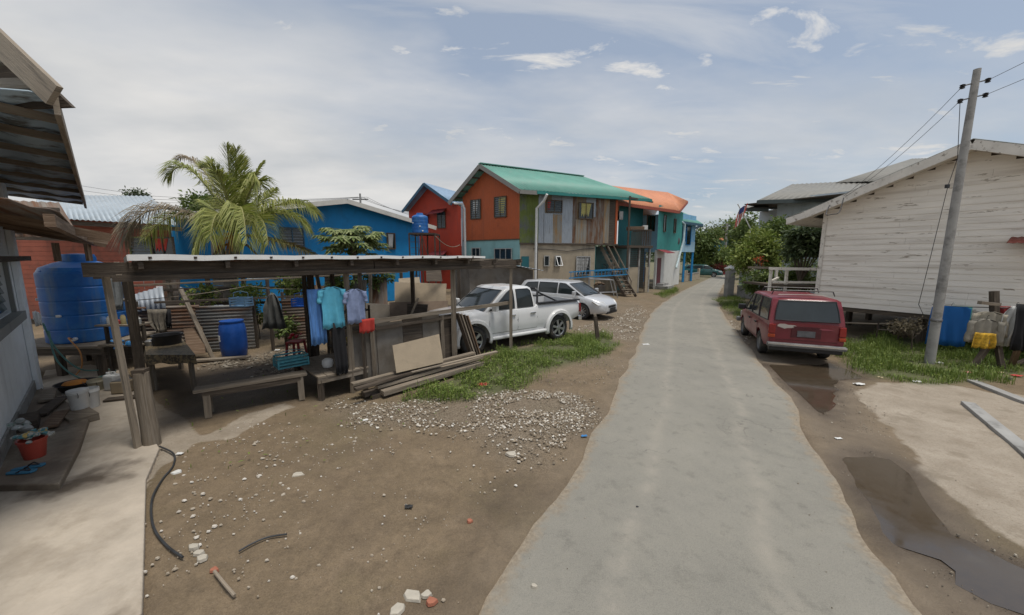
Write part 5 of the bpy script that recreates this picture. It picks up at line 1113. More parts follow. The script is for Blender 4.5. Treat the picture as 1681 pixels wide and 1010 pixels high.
# ============ timber shelter
Z = thing('timber_shelter', 'rough open timber shelter with long tin roof and white edge', 'shelter', S(3, 1))
zf, zb_k = 2.47, 2.27
mb = MB(); mb.sheet(S(.08, -.2, zf), S(5.78, -.2, zf - .01), S(5.78, 2.9, zb_k), S(.08, 2.9, zb_k), pitch=.2, amp=.012, nrm=(0, 0, 1)); mb.build('roof', M['rust'], Z, solid=.01)
mb = MB(); n_ = 16
for k in range(n_):
    a_ = .06 + (5.72) * k / n_; b_ = .06 + 5.72 * (k + 1) / n_; mb.bar(S(a_, -.21, zf + .012 + .008 * math.sin(k * 2.3)), S(b_, -.21, zf + .012 + .008 * math.sin((k + 1) * 2.3)), .02, .075 - .002 * k)
mb.bar(S(.06, -.21, zf + .01), S(.02, .4, zf - .03), .02, .07); mb.build('white_roof_edge', mat('bright_white_paint', (.78, .78, .76), .5, var=.05, bump=.02), Z)
for k in range(13): mb = MB(); mb.box(S(.25 + k * .43, -.23, zf + .01), (.028, .02, .028)); mb.build('roofing_nail', M['rebar'], Z)
mb = MB(); mb.bar(S(-.33, -.02, 2.34), S(3.2, .0, 2.335), .055, .17); mb.bar(S(3.22, .0, 2.33), S(7.15, .0, 2.33), .055, .13); mb.build('front_beam', M['darkwood'], Z)
mb = MB(); mb.bar(S(-.1, -.09, 2.225), S(6.95, -.07, 2.245), .05, .07); mb.build('front_beam', M['darkwood'], Z)
mb = MB(); mb.bar(S(-.4, 2.4, 2.2), S(7.1, 2.4, 2.2), .06, .14); mb.build('rear_beam', M['darkwood'], Z)
for k in range(9):
    mb = MB(); a_ = .16 + k * .86; mb.bar(S(a_, -.19, zf - .085), S(a_ + .05, 2.85, zb_k - .085), .05, .09); mb.build('rafter', M['darkwood'], Z)
for k in range(3): mb = MB(); mb.bar(S(5.8, .3 + k * .5, 2.42), S(7.2, .3 + k * .5, 2.40), .05, .05); mb.build('bare_batten', M['wood'], Z)
mb = MB(); mb.bar(S(-.04, -.06, 2.25), S(-.06, .5, 2.4), .05, .05); mb.build('corner_brace', M['wood'], Z)
def post(a, b_, w, h, m, z0=-.1, z1=2.25, da=0., db=0.):
    mb = MB(); mb.bar(S(a, b_, z0), S(a + da, b_ + db, z1), w, h, w2=w * .9); return mb.build('post', m, Z)
post(-.10, -.02, .035, .07, M['palewood'], 0, 2.3, -.06, .1)
post(-.02, 2.35, .10, .10, M['darkwood']); post(2.8, 2.3, .11, .11, M['darkwood']); post(2.66, 2.25, .07, .07, M['darkwood'])
post(5.05, .05, .11, .10, M['wood']); post(6.82, -.02, .085, .09, M['wood']); post(2.72, .05, .07, .09, M['wood']); post(2.95, .02, .05, .08, M['darkwood'])
post(5.4, 2.4, .1, .1, M['darkwood']); post(7.0, 2.4, .1, .1, M['darkwood']); post(3.3, 2.4, .08, .08, M['darkwood'], z1=2.2)
mb = MB(); prof = []; mb.tube([S(.03, .02, -.1), S(.03, .02, .3), S(.02, .02, .7), S(.02, .03, 1.0)], [.095, .09, .085, .082], 10)
pst = thing('old_post', 'thick weathered stump post at the front left corner of the shelter', 'post', S(.03, .02)); mb.build('trunk', M['wood'], pst, ang=50)
mb = MB(); mb.box(S(.02, .03, 1.02), (.13, .13, .05), .3); mb.build('cap_block', M['darkwood'], pst)
# plank wall at the front
bw = thing('board_wall', 'patched wall of grey boards along the front of the shelter', 'wall', S(3.9, .1)); q = random.Random(5)
x = 2.75
while x < 5.1:
    w = q.uniform(.32, .62); mb = MB(); z0 = .12 + q.random() * .06; z1 = 1.18 + q.random() * .05
    mb.slab([S(x, .10 + q.random() * .015, z0), S(min(5.12, x + w - .01), .10 + q.random() * .015, z0), S(min(5.12, x + w - .01), .15, z1), S(x, .15, z1)], E2 * .02); mb.build('board', [M['tarp'], M['darkwood'], M['tarp'], M['wood']][q.randrange(4)], bw); x += w
mb = MB(); mb.bar(S(2.7, .08, 1.26), S(6.85, .03, 1.30), .04, .08); mb.build('top_rail', M['wood'], bw)
mb = MB(); mb.bar(S(2.7, .07, 1.12), S(5.1, .07, 1.14), .03, .06); mb.build('top_rail', M['darkwood'], bw)
for a_ in (3.15, 4.75): mb = MB(); mb.bar(S(a_, .06, .1), S(a_, .08, 1.2), .07, .04); mb.build('stud', M['wood'], bw)
def leanboard(pxs, Y_, m, label, name='plywood_sheet', cat='board', th=.02):
    pts = [at(u, v, y) for (u, v), y in zip(pxs, Y_)]; nn = (pts[1] - pts[0]).cross(pts[2] - pts[0]).normalized()
    pts[3] = pts[3] - nn * (pts[3] - pts[0]).dot(nn); mb = MB(); mb.slab(pts, nn * th); return single(mb.build(name, m, loc=(sum(p.x for p in pts) / len(pts), sum(p.y for p in pts) / len(pts), min(p.z for p in pts))), label, cat)
leanboard([(650, 613), (727, 595), (720, 549), (639, 571)], [6.55, 7.25, 7.5, 6.85], M['ply'], 'tan plywood offcut leaning on the front of the grey board wall')
for k in range(4):
    mb = MB(); a_ = 5.12 + k * .09; mb.bar(S(a_ + .28, -.22 + .02 * k, .0), S(a_ - .02, .0, 1.22 - k * .03), .13, .03, up=E1); single(mb.build('leaning_plank', [M['darkwood'], M['wood'], M['darkwood'], M['brownwood']][k], loc=S(a_ + .28, -.2)), ['dark plank leaning on the right post, closest to the board wall', 'grey plank leaning on the right post, second from the board wall', 'dark plank leaning on the right post, third from the board wall', 'brown plank leaning on the right post, nearest the pickup'][k], 'plank', 'planks leaning at the right end of the board wall')
q = random.Random(9)
labs = ['bottom front plank of the pile below the board wall', 'bottom rear plank of the pile below the board wall', 'thick pale plank in the middle of the pile below the board wall', 'dark plank in the middle of the pile below the board wall', 'upper grey plank of the pile below the board wall', 'thin pale lath lying across the top of the plank pile', 'short dark plank sticking out left of the plank pile', 'split plank resting at the back of the plank pile']
spec = [(2.95, 5.35, -.62, -.55, .09, .16, .09, 'wood'), (2.7, 5.3, -.42, -.40, .08, .14, .09, 'darkwood'), (2.9, 5.45, -.52, -.42, .19, .12, .06, 'palewood'), (2.6, 5.3, -.34, -.36, .19, .14, .05, 'darkwood'), (2.55, 5.35, -.34, -.28, .28, .12, .05, 'wood'), (3.6, 5.75, -.52, -.62, .30, .08, .03, 'palewood'), (2.5, 3.8, -.60, -.48, .27, .10, .05, 'darkwood'), (2.75, 5.2, -.20, -.16, .22, .14, .04, 'wood')]
for lb, (a0, a1, b0, b1, z, w, h, m_) in zip(labs, spec):
    mb = MB(); mb.bar(S(a0, b0, z), S(a1, b1, z + .02), w, h); single(mb.build('plank', M[m_], bevel=.004, loc=S((a0 + a1) / 2, (b0 + b1) / 2)), lb, 'plank', 'plank pile below the board wall')
mb = MB(); mb.box(S(3.05, -.5, .02), (.5, .16, .10), .75); single(mb.build('support_block', M['darkwood'], loc=S(3.05, -.5)), 'short timber block under the left end of the plank pile', 'block')
# low platform, bench, table
pf_ = thing('low_platform', 'low timber platform at the left end of the board wall', 'platform', S(2.2, .7))
for k in range(6): mb = MB(); mb.slab([S(2.12 + k * .15, .0, .40), S(2.26 + k * .15, .0, .40), S(2.26 + k * .15, 1.5, .40), S(2.12 + k * .15, 1.5, .40)], (0, 0, .03)); mb.build('deck_board', M['wood'], pf_)
for a_, b_ in ((2.17, .06), (2.95, .3), (2.17, 1.4), (2.95, 1.4)): mb = MB(); mb.bar(S(a_, b_, -.05), S(a_, b_, .36), .08, .08); mb.build('leg', M['darkwood'], pf_)
mb = MB(); mb.bar(S(2.12, .03, .35), S(3.0, .03, .35), .04, .09); mb.build('apron', M['wood'], pf_)
a_, b_ = gr(318, 641, .44), gr(503, 612, .44); bn = thing('bench', 'long plain weathered plank bench standing under the shelter roof', 'bench', (a_ + b_) / 2 - Vector((0, 0, .44)))
d_ = (b_ - a_).normalized(); n_ = Vector((-d_.y, d_.x, 0)); mb = MB(); mb.bar(a_ + n_ * .0, b_ + n_ * .0, .25, .045); mb.build('seat', M['wood'], bn, bevel=.005)
mb = MB(); mb.bar(a_ + d_ * .1 - n_ * .10 - Vector((0, 0, .07)), b_ - d_ * .1 - n_ * .10 - Vector((0, 0, .07)), .03, .09); mb.build('apron', M['darkwood'], bn)
for t_ in (.1, .93):
    for s_ in (-.09, .09):
        p = a_.lerp(b_, t_) + n_ * s_; mb = MB(); mb.bar(p - Vector((0, 0, .44)) + n_ * s_ * .4, p - Vector((0, 0, .03)), .09, .04, up=n_); mb.build('leg', M['wood'], bn)
    p = a_.lerp(b_, t_); mb = MB(); mb.bar(p - n_ * .11 - Vector((0, 0, .22)), p + n_ * .11 - Vector((0, 0, .22)), .03, .06); mb.build('cross_brace', M['darkwood'], bn)
c4 = [gr(241, 583, .70), gr(319, 583, .70), gr(294, 552, .70), gr(238, 557, .70)]; ctr = sum(c4, Vector()) / 4
tb = thing('table', 'small table under a patterned oilcloth beside the blue drum', 'table', (ctr.x, ctr.y, 0)); mb = MB(); mb.slab([p - Vector((0, 0, .03)) for p in c4], (0, 0, .03)); mb.build('tabletop', M['wood'], tb)
for p in c4: pp = ctr.lerp(p, .85); mb = MB(); mb.bar((pp.x, pp.y, -.04), (pp.x, pp.y, .66), .06, .06); mb.build('leg', M['wood'], tb)
pc = [ctr.lerp(p, 1.04) + Vector((0, 0, .006)) for p in c4]; mb = MB(); mb.slab(pc, (0, 0, .005)); r_ = resample(pc + [pc[0]], .06)[:-1]; k = len(r_); vs = r_ + [p + (p - ctr).normalized() * (.02 + .02 * math.sin(i * 1.3)) - Vector((0, 0, .16 + .015 * math.sin(i))) for i, p in enumerate(r_)]
mb.add(vs, [(i, (i + 1) % k, k + (i + 1) % k, k + i) for i in range(k)], None, True)
single(mb.build('tablecloth', mat('patterned_oilcloth', (.22, .17, .10), .45, var=.2, scale=20, col2=(.07, .06, .045), mix2=(.48, .54), scale2=22, bump=.05), loc=ctr), 'brown patterned oilcloth draped over the small table', 'tablecloth')
lat('basin', 'black plastic tub standing on the patterned tablecloth', 'basin', ctr + Vector((-.05, .1, .015)), [(.21, 0), (.23, .16), (.25, .18), (.25, .20), (.22, .195), (.2, .02), (0, .02)], M['black'], None, 28)
lat('pot', 'small grey cooking pot beside the black tub on the table', 'pot', ctr + Vector((-.28, -.02, .015)), [(.08, 0), (.09, .08), (.095, .085), (.06, .11), (0, .12)], M['alloy'])
c_ = gr(386, 584); t_ = lat('drum', 'blue plastic drum standing in front of the rusty tin fence', 'drum', c_, [(.24, 0), (.26, .03), (.285, .25), (.285, .62), (.26, .80), (.24, .84), (.24, .88), (.25, .88), (.25, .91), (.22, .90), (0, .88)], M['blueplastic'], None, 32)
mb = MB(); mb.slab([(-.2, -.208, .42), (-.12, -.262, .42), (-.12, -.262, .56), (-.2, -.208, .56)], (-.006, -.008, 0)); mb.build('paper_label', M['offwhite'], t_, local=True)
# tin fences with horizontal ribs
def tinfence(label, a, b_, z1, m, px=2, z0=.0, boards=True):
    a = Vector(a); b_ = Vector(b_); t_ = thing('tin_fence', label, 'fence', (a + b_) / 2); L_ = (b_ - a).length; k = max(1, int(L_ / 1.1)); q = random.Random(int(a.x * 10))
    for i in range(k):
        p = a.lerp(b_, i / k); r = a.lerp(b_, (i + 1) / k + (.03 if i < k - 1 else 0)); o_ = Vector((0, -.012 * (i % 2), q.uniform(-.04, .04)))
        mb = MB(); mb.sheet(p + o_ + Vector((0, 0, z0)), p + o_ + Vector((0, 0, z1)), r + o_ + Vector((0, 0, z1)), r + o_ + Vector((0, 0, z0)), pitch=.085, amp=.012); mb.build('tin_sheet', M['rust'] if i != 1 else MATS.get('dull_old_zinc') or mat('dull_old_zinc', (.22, .22, .21), .6, metal=.2, var=.2, scale=2, stretch=(3, .5, 1), coord='UV', col2=(.15, .09, .055), mix2=(.5, .62), scale2=1.6), t_, solid=.004)
    for i in range(k + 1): p = a.lerp(b_, i / k); mb = MB(); mb.bar(p + Vector((0, .06, -.05)), p + Vector((0, .06, z1 + .12 + q.random() * .1)), .06, .06); mb.build('fence_post', M['darkwood'], t_)
    return t_
tinfence('rusty corrugated fence behind the blue drum and table', (-9.3, 8.9, 0), (-7.0, 9.75, 0), 1.22, 0)
tinfence('grey corrugated fence behind the hanging coat, right of the gap', (-6.45, 10.15, 0), (-5.3, 10.75, 0), 1.32, 0, 1)
mb = MB(); mb.sheet(at(224, 512, 8.9), at(272, 506, 9.0), at(266, 470, 9.3), at(218, 484, 9.2), pitch=.12, amp=.014); single(mb.build('tin_offcut', M['zinc'], solid=.006, loc=at(246, 508, 8.9)), 'grey corrugated offcut propped on top of the rusty fence', 'tin sheet')
leanboard([(310, 583), (338, 580), (332, 536), (302, 541)], [8.55, 8.7, 8.95, 8.8], M['brownwood'], 'brown board leaning on the rusty fence between table and blue drum')
mb = MB(); a_, b_ = gr(318, 592, .03), gr(410, 586, .03); mb.bar(a_, b_, .18, .04); single(mb.build('plank', M['wood'], loc=a_), 'long plank lying on the ground in front of the blue drum', 'plank')
# garments
def garment(name, label, cat, m, rows, origin, yaw, wave=.02, group=None, ncol=12, th=.012, hanger=False, freq=9, sleeve=0):
    """rows: list of (z, x_left, x_right) down the cloth"""
    root = thing(name, label, cat, origin, yaw, group); fine = []
    for (z0, a0, b0), (z1, a1, b1) in zip(rows, rows[1:]):
        for k in range(3): t = k / 3; fine.append((z0 + (z1 - z0) * t, a0 + (a1 - a0) * t, b0 + (b1 - b0) * t))
    fine.append(rows[-1]); mb = MB(); vs = []
    for j, (z, a_, b_) in enumerate(fine):
        for i in range(ncol + 1):
            x = a_ + (b_ - a_) * i / ncol; am = wave * (.3 + j / len(fine)); vs.append((x, am * math.sin(i * freq / ncol * 2 + z * 2.1) + am * .6 * math.sin(x * 31 + z * 6), z + (.02 * math.sin(i * 1.7) if j == len(fine) - 1 else 0)))
    mb.add(vs, [(j * (ncol + 1) + i, j * (ncol + 1) + i + 1, (j + 1) * (ncol + 1) + i + 1, (j + 1) * (ncol + 1) + i) for j in range(len(fine) - 1) for i in range(ncol)], None, True)
    mb.build('cloth', m, root, local=True, solid=th, ang=80)
    if sleeve:
        for sg in (-1, 1):
            w = rows[1][2]; mb = MB(); vs = []
            for j in range(7):
                t = j / 6; cx0 = w * (.92 + .22 * t + .04 * math.sin(j * 1.9 + sg)); z = -.05 - sleeve * t
                for i in range(5): a = math.pi * i / 4; vs.append((sg * (cx0 - math.cos(a) * w * .24 * (1 - .25 * t)), -.035 * math.sin(a) - .01 + .01 * math.sin(j * 2), z - .03 * sg * 0))
            mb.add(vs, [(j * 5 + i, j * 5 + i + 1, (j + 1) * 5 + i + 1, (j + 1) * 5 + i) for j in range(6) for i in range(4)], None, True); mb.build('sleeve', m, root, local=True, solid=th, ang=80)
    if hanger:
        mb = MB(); mb.tube([(-.2, 0, -.07), (0, 0, .0), (.2, 0, -.07)], .006, 5); mb.tube([(0, 0, 0), (0, 0, .05), (.02, 0, .09), (.04, 0, .07)], .004, 5); mb.build('hanger', M['black'], root, local=True)
    return root
shirt = lambda w, h: [(0, -w * .30, w * .30), (-.05, -w * .95, w * .95), (-.20, -w * .92, w * .92), (-h * .6, -w * .86, w * .88), (-h, -w * .93, w * .95)]
towel = lambda w, h: [(0, -w / 2, w / 2), (-h * .5, -w * .48, w * .49), (-h, -w * .5, w * .47)]
yw = math.atan2(E1.y, E1.x)
c_b1 = mat('sky_blue_cloth', (.10, .40, .55), .85, var=.2, scale=4, bump=.1); c_b2 = mat('blue_striped_cloth', (.08, .20, .45), .85, var=.6, scale=14, stretch=(1, 1, .1), bump=.1); c_gr = mat('grey_cloth', (.14, .145, .14), .9, var=.2, bump=.15, bscale=80); c_teal = mat('aqua_cloth', (.12, .42, .42), .9, var=.15); c_cream = mat('cream_cloth', (.42, .38, .30), .9, var=.15); c_red = cloth_r; c_blk = mat('black_cloth', (.015, .015, .017), .9, var=.2)
lg = 'washing hanging at the board wall'
garment('shirt', 'sky blue shirt hanging at the left end of the board wall', 'shirt', c_b1, shirt(.20, .72), S(2.42, -.05, 1.98), yw, group=lg, hanger=True, sleeve=.22)
garment('towel', 'blue striped cloth hanging left of the sky blue shirt', 'towel', c_b2, towel(.26, .95), S(2.18, .0, 1.95), yw, group=lg)
garment('shirt', 'lilac blue shirt hanging just right of the sky blue shirt', 'shirt', mat('lilac_cloth', (.22, .27, .42), .88, var=.25, scale=6, bump=.1), shirt(.18, .62), S(2.80, -.08, 1.92), yw, group=lg, hanger=True, sleeve=.2)
garment('towel', 'red and white cloth hanging low beside the blue shirts', 'towel', c_red, towel(.28, .25), S(2.98, -.10, 1.36), yw, group=lg)
garment('trousers', 'black trousers hanging over the end of the low platform', 'trousers', c_blk, [(0, -.1, .1), (-.4, -.11, .11), (-.95, -.09, .11)], S(2.50, -.03, 1.35), yw)
garment('coat', 'grey coat hanging from a post by the gap in the tin fence', 'coat', c_gr, [(0, -.04, .04), (-.12, -.14, .12), (-.35, -.2, .18), (-.85, -.26, .24)], at(447, 482, 8.6), .2, wave=.05)
mb = MB(); p = gr(449, 575); mb.bar(p, Vector((p.x, p.y, 1.9)), .06, .06); single(mb.build('coat_post', M['darkwood'], loc=p), 'short dark post holding the grey coat', 'post')
garment('rag', 'beige rag hanging over the rusty fence by the tin offcut', 'rag', mat('beige_rag', (.17, .15, .12), .9, var=.4, scale=9), [(0, -.22, .22), (-.3, -.2, .16), (-.55, -.06, .14)], at(258, 508, 8.6), .1, wave=.04)
garment('rag', 'dark rag hanging over the rusty fence right of the beige rag', 'rag', c_blk, [(0, -.08, .08), (-.45, -.09, .07)], at(274, 508, 8.65), .1, wave=.03)
def crate(label, c, m, sx=.34, sy=.26, sz=.22, rz=0.):
    t_ = thing('plastic_crate', label, 'crate', c, rz); mb = MB()
    for z in (.0, .06, .12, .18): 
        for s_ in (-1, 1): mb.box((0, s_ * sy / 2, z + .015), (sx, .012, .03)); mb.box((s_ * sx / 2, 0, z + .015), (.012, sy, .03))
    for x in (-1, 1):
        for y in (-1, 1): mb.box((x * sx / 2, y * sy / 2, sz / 2), (.025, .025, sz))
    mb.box((0, 0, .005), (sx, sy, .01)); mb.build('basket', m, t_, local=True); mb = MB(); mb.tube([(-sx / 2, 0, sz), (-sx / 2, 0, sz + .1), (0, 0, sz + .14), (sx / 2, 0, sz + .1), (sx / 2, 0, sz)], .006, 5); mb.build('handle', m, t_, local=True)
crate('pale blue plastic basket hanging on the line near the drum', at(397, 503, 8.5), mat('pale_blue_plastic', (.12, .22, .34), .5, bump=0)); crate('blue plastic basket hanging beside the middle post', at(495, 503, 9.5), M['blueplastic']); crate('aqua plastic crate standing on the low platform', S(2.0, 1.1, .44), mat('aqua_plastic', (.08, .30, .36), .5, bump=0), .5, .34, .16, yw)
t_ = lat('kettle', 'white round pot standing on the near end of the low platform', 'pot', S(2.45, .5, .44), [(.08, 0), (.10, .06), (.09, .13), (.05, .16), (0, .17)], M['white'])
p = gr(489, 603); sr = thing('stool', 'red plastic stool under a red bag beside the middle post', 'stool', p); rp_ = paint('red_stool_plastic', (.30, .03, .035), rough=.4)
mb = MB(); mb.box((0, 0, .60), (.30, .30, .03)); mb.build('seat', rp_, sr, local=True, bevel=.01)
for x in (-1, 1):
    for y in (-1, 1): mb = MB(); mb.bar((x * .17, y * .17, 0), (x * .12, y * .12, .59), .04, .04); mb.build('leg', rp_, sr, local=True)
mb = MB(); lumps(mb, p + Vector((0, 0, .69)), .11, 6, .8, 4); single(mb.build('red_bag', paint('red_bag_plastic', (.42, .02, .03), rough=.35), loc=p + Vector((0, 0, .62))), 'crumpled red plastic bag on the red stool', 'bag')
mb = MB(); lumps(mb, at(203, 572, 6.9), .13, 6, 1.4, 14); single(mb.build('blue_bag', paint('blue_bag_plastic', (.03, .18, .42), rough=.35), loc=at(203, 560, 6.9)), 'blue plastic bag hanging from the end of the tank stand', 'bag')
mb = MB(); lumps(mb, at(196, 502, 6.6), .12, 5, 1.0, 15); single(mb.build('clear_bag', mat('pale_bag', (.38, .36, .33), .4, var=.2, bump=.3), loc=at(196, 495, 6.6)), 'pale plastic bag hanging beside the shelter corner post', 'bag')
garment('towel', 'pale grey cloth hanging below the shelter beam end beside the blue tank', 'towel', mat('pale_grey_cloth', (.24, .26, .27), .9, var=.15), [(0, -.2, .18), (-.3, -.12, .14), (-.6, -.02, .10)], at(184, 452, 6.4), 0, wave=.04)
ck = thing('cook_shelf', 'cluttered timber shelf beyond the shelter corner post', 'shelf', at(210, 530, 7.3) * Vector((1, 1, 0)) if False else (at(205, 530, 7.2).x, 7.2, 0))
a_ = at(205, 541, 7.2); mb = MB(); mb.box((a_.x, 7.2, 1.15), (.8, .35, .03)); mb.box((a_.x, 7.2, .75), (.8, .35, .03)); mb.build('shelf_board', M['wood'], ck)
for x in (-.37, .37): mb = MB(); mb.bar((a_.x + x, 7.2, 0), (a_.x + x, 7.2, 1.2), .05, .05); mb.build('upright', M['darkwood'], ck)
q = random.Random(3); cols = [(.10, .2, .4), (.4, .4, .38), (.35, .05, .05), (.3, .25, .12), (.05, .15, .3), (.42, .42, .4)]
for k in range(6):
    r = q.uniform(.04, .07); h = q.uniform(.08, .2); lat('jar', ['blue', 'white', 'red', 'tan', 'dark blue', 'ivory'][k] + ' jar on the cluttered shelf by the corner post', 'jar', (a_.x - .33 + k * .13, 7.14, 1.166), [(r, 0), (r, h * .8), (r * .7, h * .9), (r * .7, h), (0, h)], paint('jar_%d' % k, cols[k]), None, 14, 'jars on the cluttered shelf')
def wire(pts, r=.006, name='clothes_line', label=None, cat='line', m=None, sag=.1, group=None):
    o_ = []
    for a, b_ in zip(pts, pts[1:]):
        a = Vector(a); b_ = Vector(b_)
        for k in range(9): t = k / 8; o_.append(a.lerp(b_, t) - Vector((0, 0, sag * 4 * t * (1 - t))))
    mb = MB(); mb.tube(o_, r, 5); return single(mb.build(name, m or M['black'], loc=pts[0]), label, cat, group)
wire([S(-.05, 2.3, 1.75), (-7.0, 9.7, 1.72), S(2.8, 2.3, 1.78)], .007, label='pale clothes line strung across the back of the shelter', m=M['palewood'], sag=.04)
# scrap behind the shelter
def scrapboard(u0, v0, u1, v1, Y_, m, label, group='scrap boards behind the shelter'):
    p = [at(u0, v1, Y_), at(u1, v1, Y_), at(u1 + rnd.uniform(-3, 3), v0, Y_ + .3), at(u0 + rnd.uniform(-3, 3), v0 + rnd.uniform(-3, 3), Y_ + .3)]
    mb = MB(); mb.slab(p, (0, .03, 0)); o_ = single(mb.build('scrap_board', m, loc=(p[0] + p[1]) / 2), label, 'board', group)
scrapboard(648, 466, 731, 497, 10.6, M['ply'], 'wide pale plywood sheet propped behind the shelter left of the pickup cab'); scrapboard(640, 494, 735, 521, 10.2, mat('dusty_brown_board', (.17, .125, .09), .8, var=.2), 'dull brown sheet propped below the wide pale plywood'); scrapboard(655, 455, 690, 470, 12.5, M['ply'], 'rounded tan sheet standing above the wide pale plywood')
scrapboard(700, 440, 726, 462, 12.6, M['darkwood'], 'dark board standing right behind the wide pale plywood'); scrapboard(535, 452, 556, 500, 11.2, M['darkwood'], 'dark upright board behind the middle of the shelter'); scrapboard(405, 448, 500, 458, 13.0, M['zinc'], 'long grey sheet lying high behind the hanging coat')
scrapboard(575, 460, 600, 520, 11.6, M['tarp'], 'grey upright board behind the blue washing')
br_ = thing('brick_stub', 'low red brick wall stub seen under the left end of the shelter roof', 'wall', (-10.3, 10.4, 0)); wbk = Wall((at(210, 470, 10.2).x, 10.2), (at(256, 470, 10.6).x, 10.6)); mb = MB()
for r in range(12):
    x = -.1 * (r % 2)
    while x < wbk.len: mb.slab([wbk.pt(max(0, x), .9 + r * .075, 0), wbk.pt(min(wbk.len, x + .2), .9 + r * .075, 0), wbk.pt(min(wbk.len, x + .2), .965 + r * .075, 0), wbk.pt(max(0, x), .965 + r * .075, 0)], -wbk.n * .1); x += .215
mb.build('bricks', paint('red_brick', (.34, .10, .06)), br_); mb = MB(); wbk.panel(mb, 0, wbk.len, 0, 1.8, -.12, -.01); mb.build('mortar_backing', M['conc_grey'], br_)
q = random.Random(12); posts = [(278, 11.0), (345, 11.4), (402, 11.8), (470, 11.6), (548, 11.5), (605, 12.0), (632, 12.6), (660, 13.0)]
wherel = ['at the far left, by the brick stub', 'left of the white car', 'right of the white car', 'behind the hanging coat', 'right of the middle post', 'behind the blue washing', 'left of the pale plywood', 'above the pale plywood']
for (u, Y_), wl in zip(posts, wherel):
    p = at(u, 470, Y_); mb = MB(); mb.bar((p.x, Y_, 0), (p.x + q.uniform(-.1, .1), Y_, 2.05 + q.random() * .25), .09, .09); single(mb.build('scrap_post', M['wood'] if q.random() > .5 else M['darkwood'], loc=(p.x, Y_, 0)), 'rough upright fence post ' + wl, 'post', 'posts of the scrap fence')
for k, z in enumerate((1.05, 1.5, 1.85)):
    mb = MB(); mb.bar((at(262, 470, 10.9).x, 10.9, z), (at(560, 470, 11.5).x, 11.5, z + .05), .05, .08); single(mb.build('fence_rail', M['darkwood'], loc=(at(262, 470, 10.9).x, 10.9, z)), ['lowest', 'middle', 'highest'][k] + ' long rail of the scrap fence behind the shelter', 'rail', 'rails of the scrap fence')
# small blue tank on its steel tower
tw = thing('tank_tower', 'thin steel tower carrying the small blue tank before the red house', 'tower', (at(703, 400, 18.5).x, 18.5, 0))
x0, x1 = at(672, 400, 18.5).x, at(714, 400, 18.5).x; zt0 = at(690, 384, 18.5).z
for x in (x0, (x0 + x1) / 2, x1):
    for y in (18.5, 19.7): mb = MB(); mb.bar((x, y, 0), (x, y, zt0), .06, .06); mb.build('leg', M['rebar'], tw)
mb = MB()
for y in (18.5, 19.7): mb.bar((x0, y, zt0), (x1, y, zt0), .06, .07)
for x in (x0, x1): mb.bar((x, 18.5, zt0), (x, 19.7, zt0), .06, .07)
mb.box(((x0 + x1) / 2 - .1, 19.1, zt0 + .04), (1.1, 1.2, .03)); mb.build('platform', M['rebar'], tw)
mb = MB(); mb.bar((x0, 18.5, .3), ((x0 + x1) / 2, 18.5, zt0 - .1), .03, .03); mb.bar((x1, 18.5, 1.2), ((x0 + x1) / 2, 18.5, zt0 - .1), .03, .03)
for k in range(12): z = .4 + k * .28; mb.bar((x0 + .1, 18.47, z), (x0 + .45, 18.47, z), .02, .02)
mb.bar((x0 + .45, 18.47, 0), (x0 + .45, 18.47, zt0), .03, .03); mb.build('bracing', M['rebar'], tw)
tank('water_tank', 'small blue water tank on the thin steel tower', ((at(690, 380, 19).x), 19.0, zt0 + .055), .40, 1.0)
wire([at(715, 388, 18.5), at(755, 402, 24.0)], .02, 'water_pipe', 'thin hanging pipe between the steel tower and the orange house', 'pipe', M['palewood'], .3)

# more scrap under and behind the shelter
q = random.Random(77)
sb_ = [(268, 455, 292, 500, 11.0, 'rusty upright board left of the white car'), (300, 480, 345, 500, 10.4, 'low dark board in front of the white car'), (352, 470, 380, 500, 11.2, 'leaning grey board right of the white car'), (470, 455, 492, 500, 11.8, 'narrow board behind the gap in the tin fences'),
 (505, 470, 530, 535, 10.8, 'tall brown board just behind the middle post'), (548, 500, 575, 560, 9.6, 'dark board between the low platform and the tan sheets'), (600, 500, 640, 545, 10.4, 'weathered board leaning right of the blue washing'), (610, 455, 636, 500, 12.2, 'upright rusty sheet left of the tan sheets'), (668, 500, 700, 520, 9.4, 'small dark board above the board wall')]
for k, (u0, v0, u1, v1, Y_, lb) in enumerate(sb_): scrapboard(u0, v0, u1, v1, Y_, [M['rust'], M['darkwood'], M['wood'], M['tarp'], M['brownwood'], M['darkwood'], M['tarp'], M['rust'], M['darkwood']][k], lb, 'loose scrap boards')
lpl = ['long plank slung under the shelter roof at the back', 'crooked pole slung low across the back of the shelter', 'thin plank leaning against the junk shelf', 'grey pole leaning behind the blue washing', 'split plank leaning over the rusty fence', 'thin lath leaning behind the board wall']
lps = [((-.2, 3.2, 1.95), (5.6, 3.0, 2.05), .07, .03), ((.3, 5.0, 1.45), (4.8, 5.2, 1.3), .05, .05), ((2.9, 2.6, 0), (3.3, 3.4, 1.9), .09, .025), ((3.4, 3.0, 0), (3.0, 2.5, 2.1), .06, .06), ((1.2, 4.8, 0), (.8, 5.4, 1.7), .10, .03), ((3.9, 1.0, 0), (4.3, .3, 1.6), .05, .03)]
for lb, (a_, b_, w, h) in zip(lpl, lps): mb = MB(); mb.bar(S(*a_), S(*b_), w, h); single(mb.build('scrap_pole', M[['wood', 'darkwood', 'brownwood', 'wood', 'wood', 'palewood'][lpl.index(lb)]], loc=S(*a_)), lb, 'pole', 'loose poles about the shelter')
sf = thing('junk_shelf', 'rickety timber shelf of junk behind the middle post', 'shelf', S(3.35, 2.0))
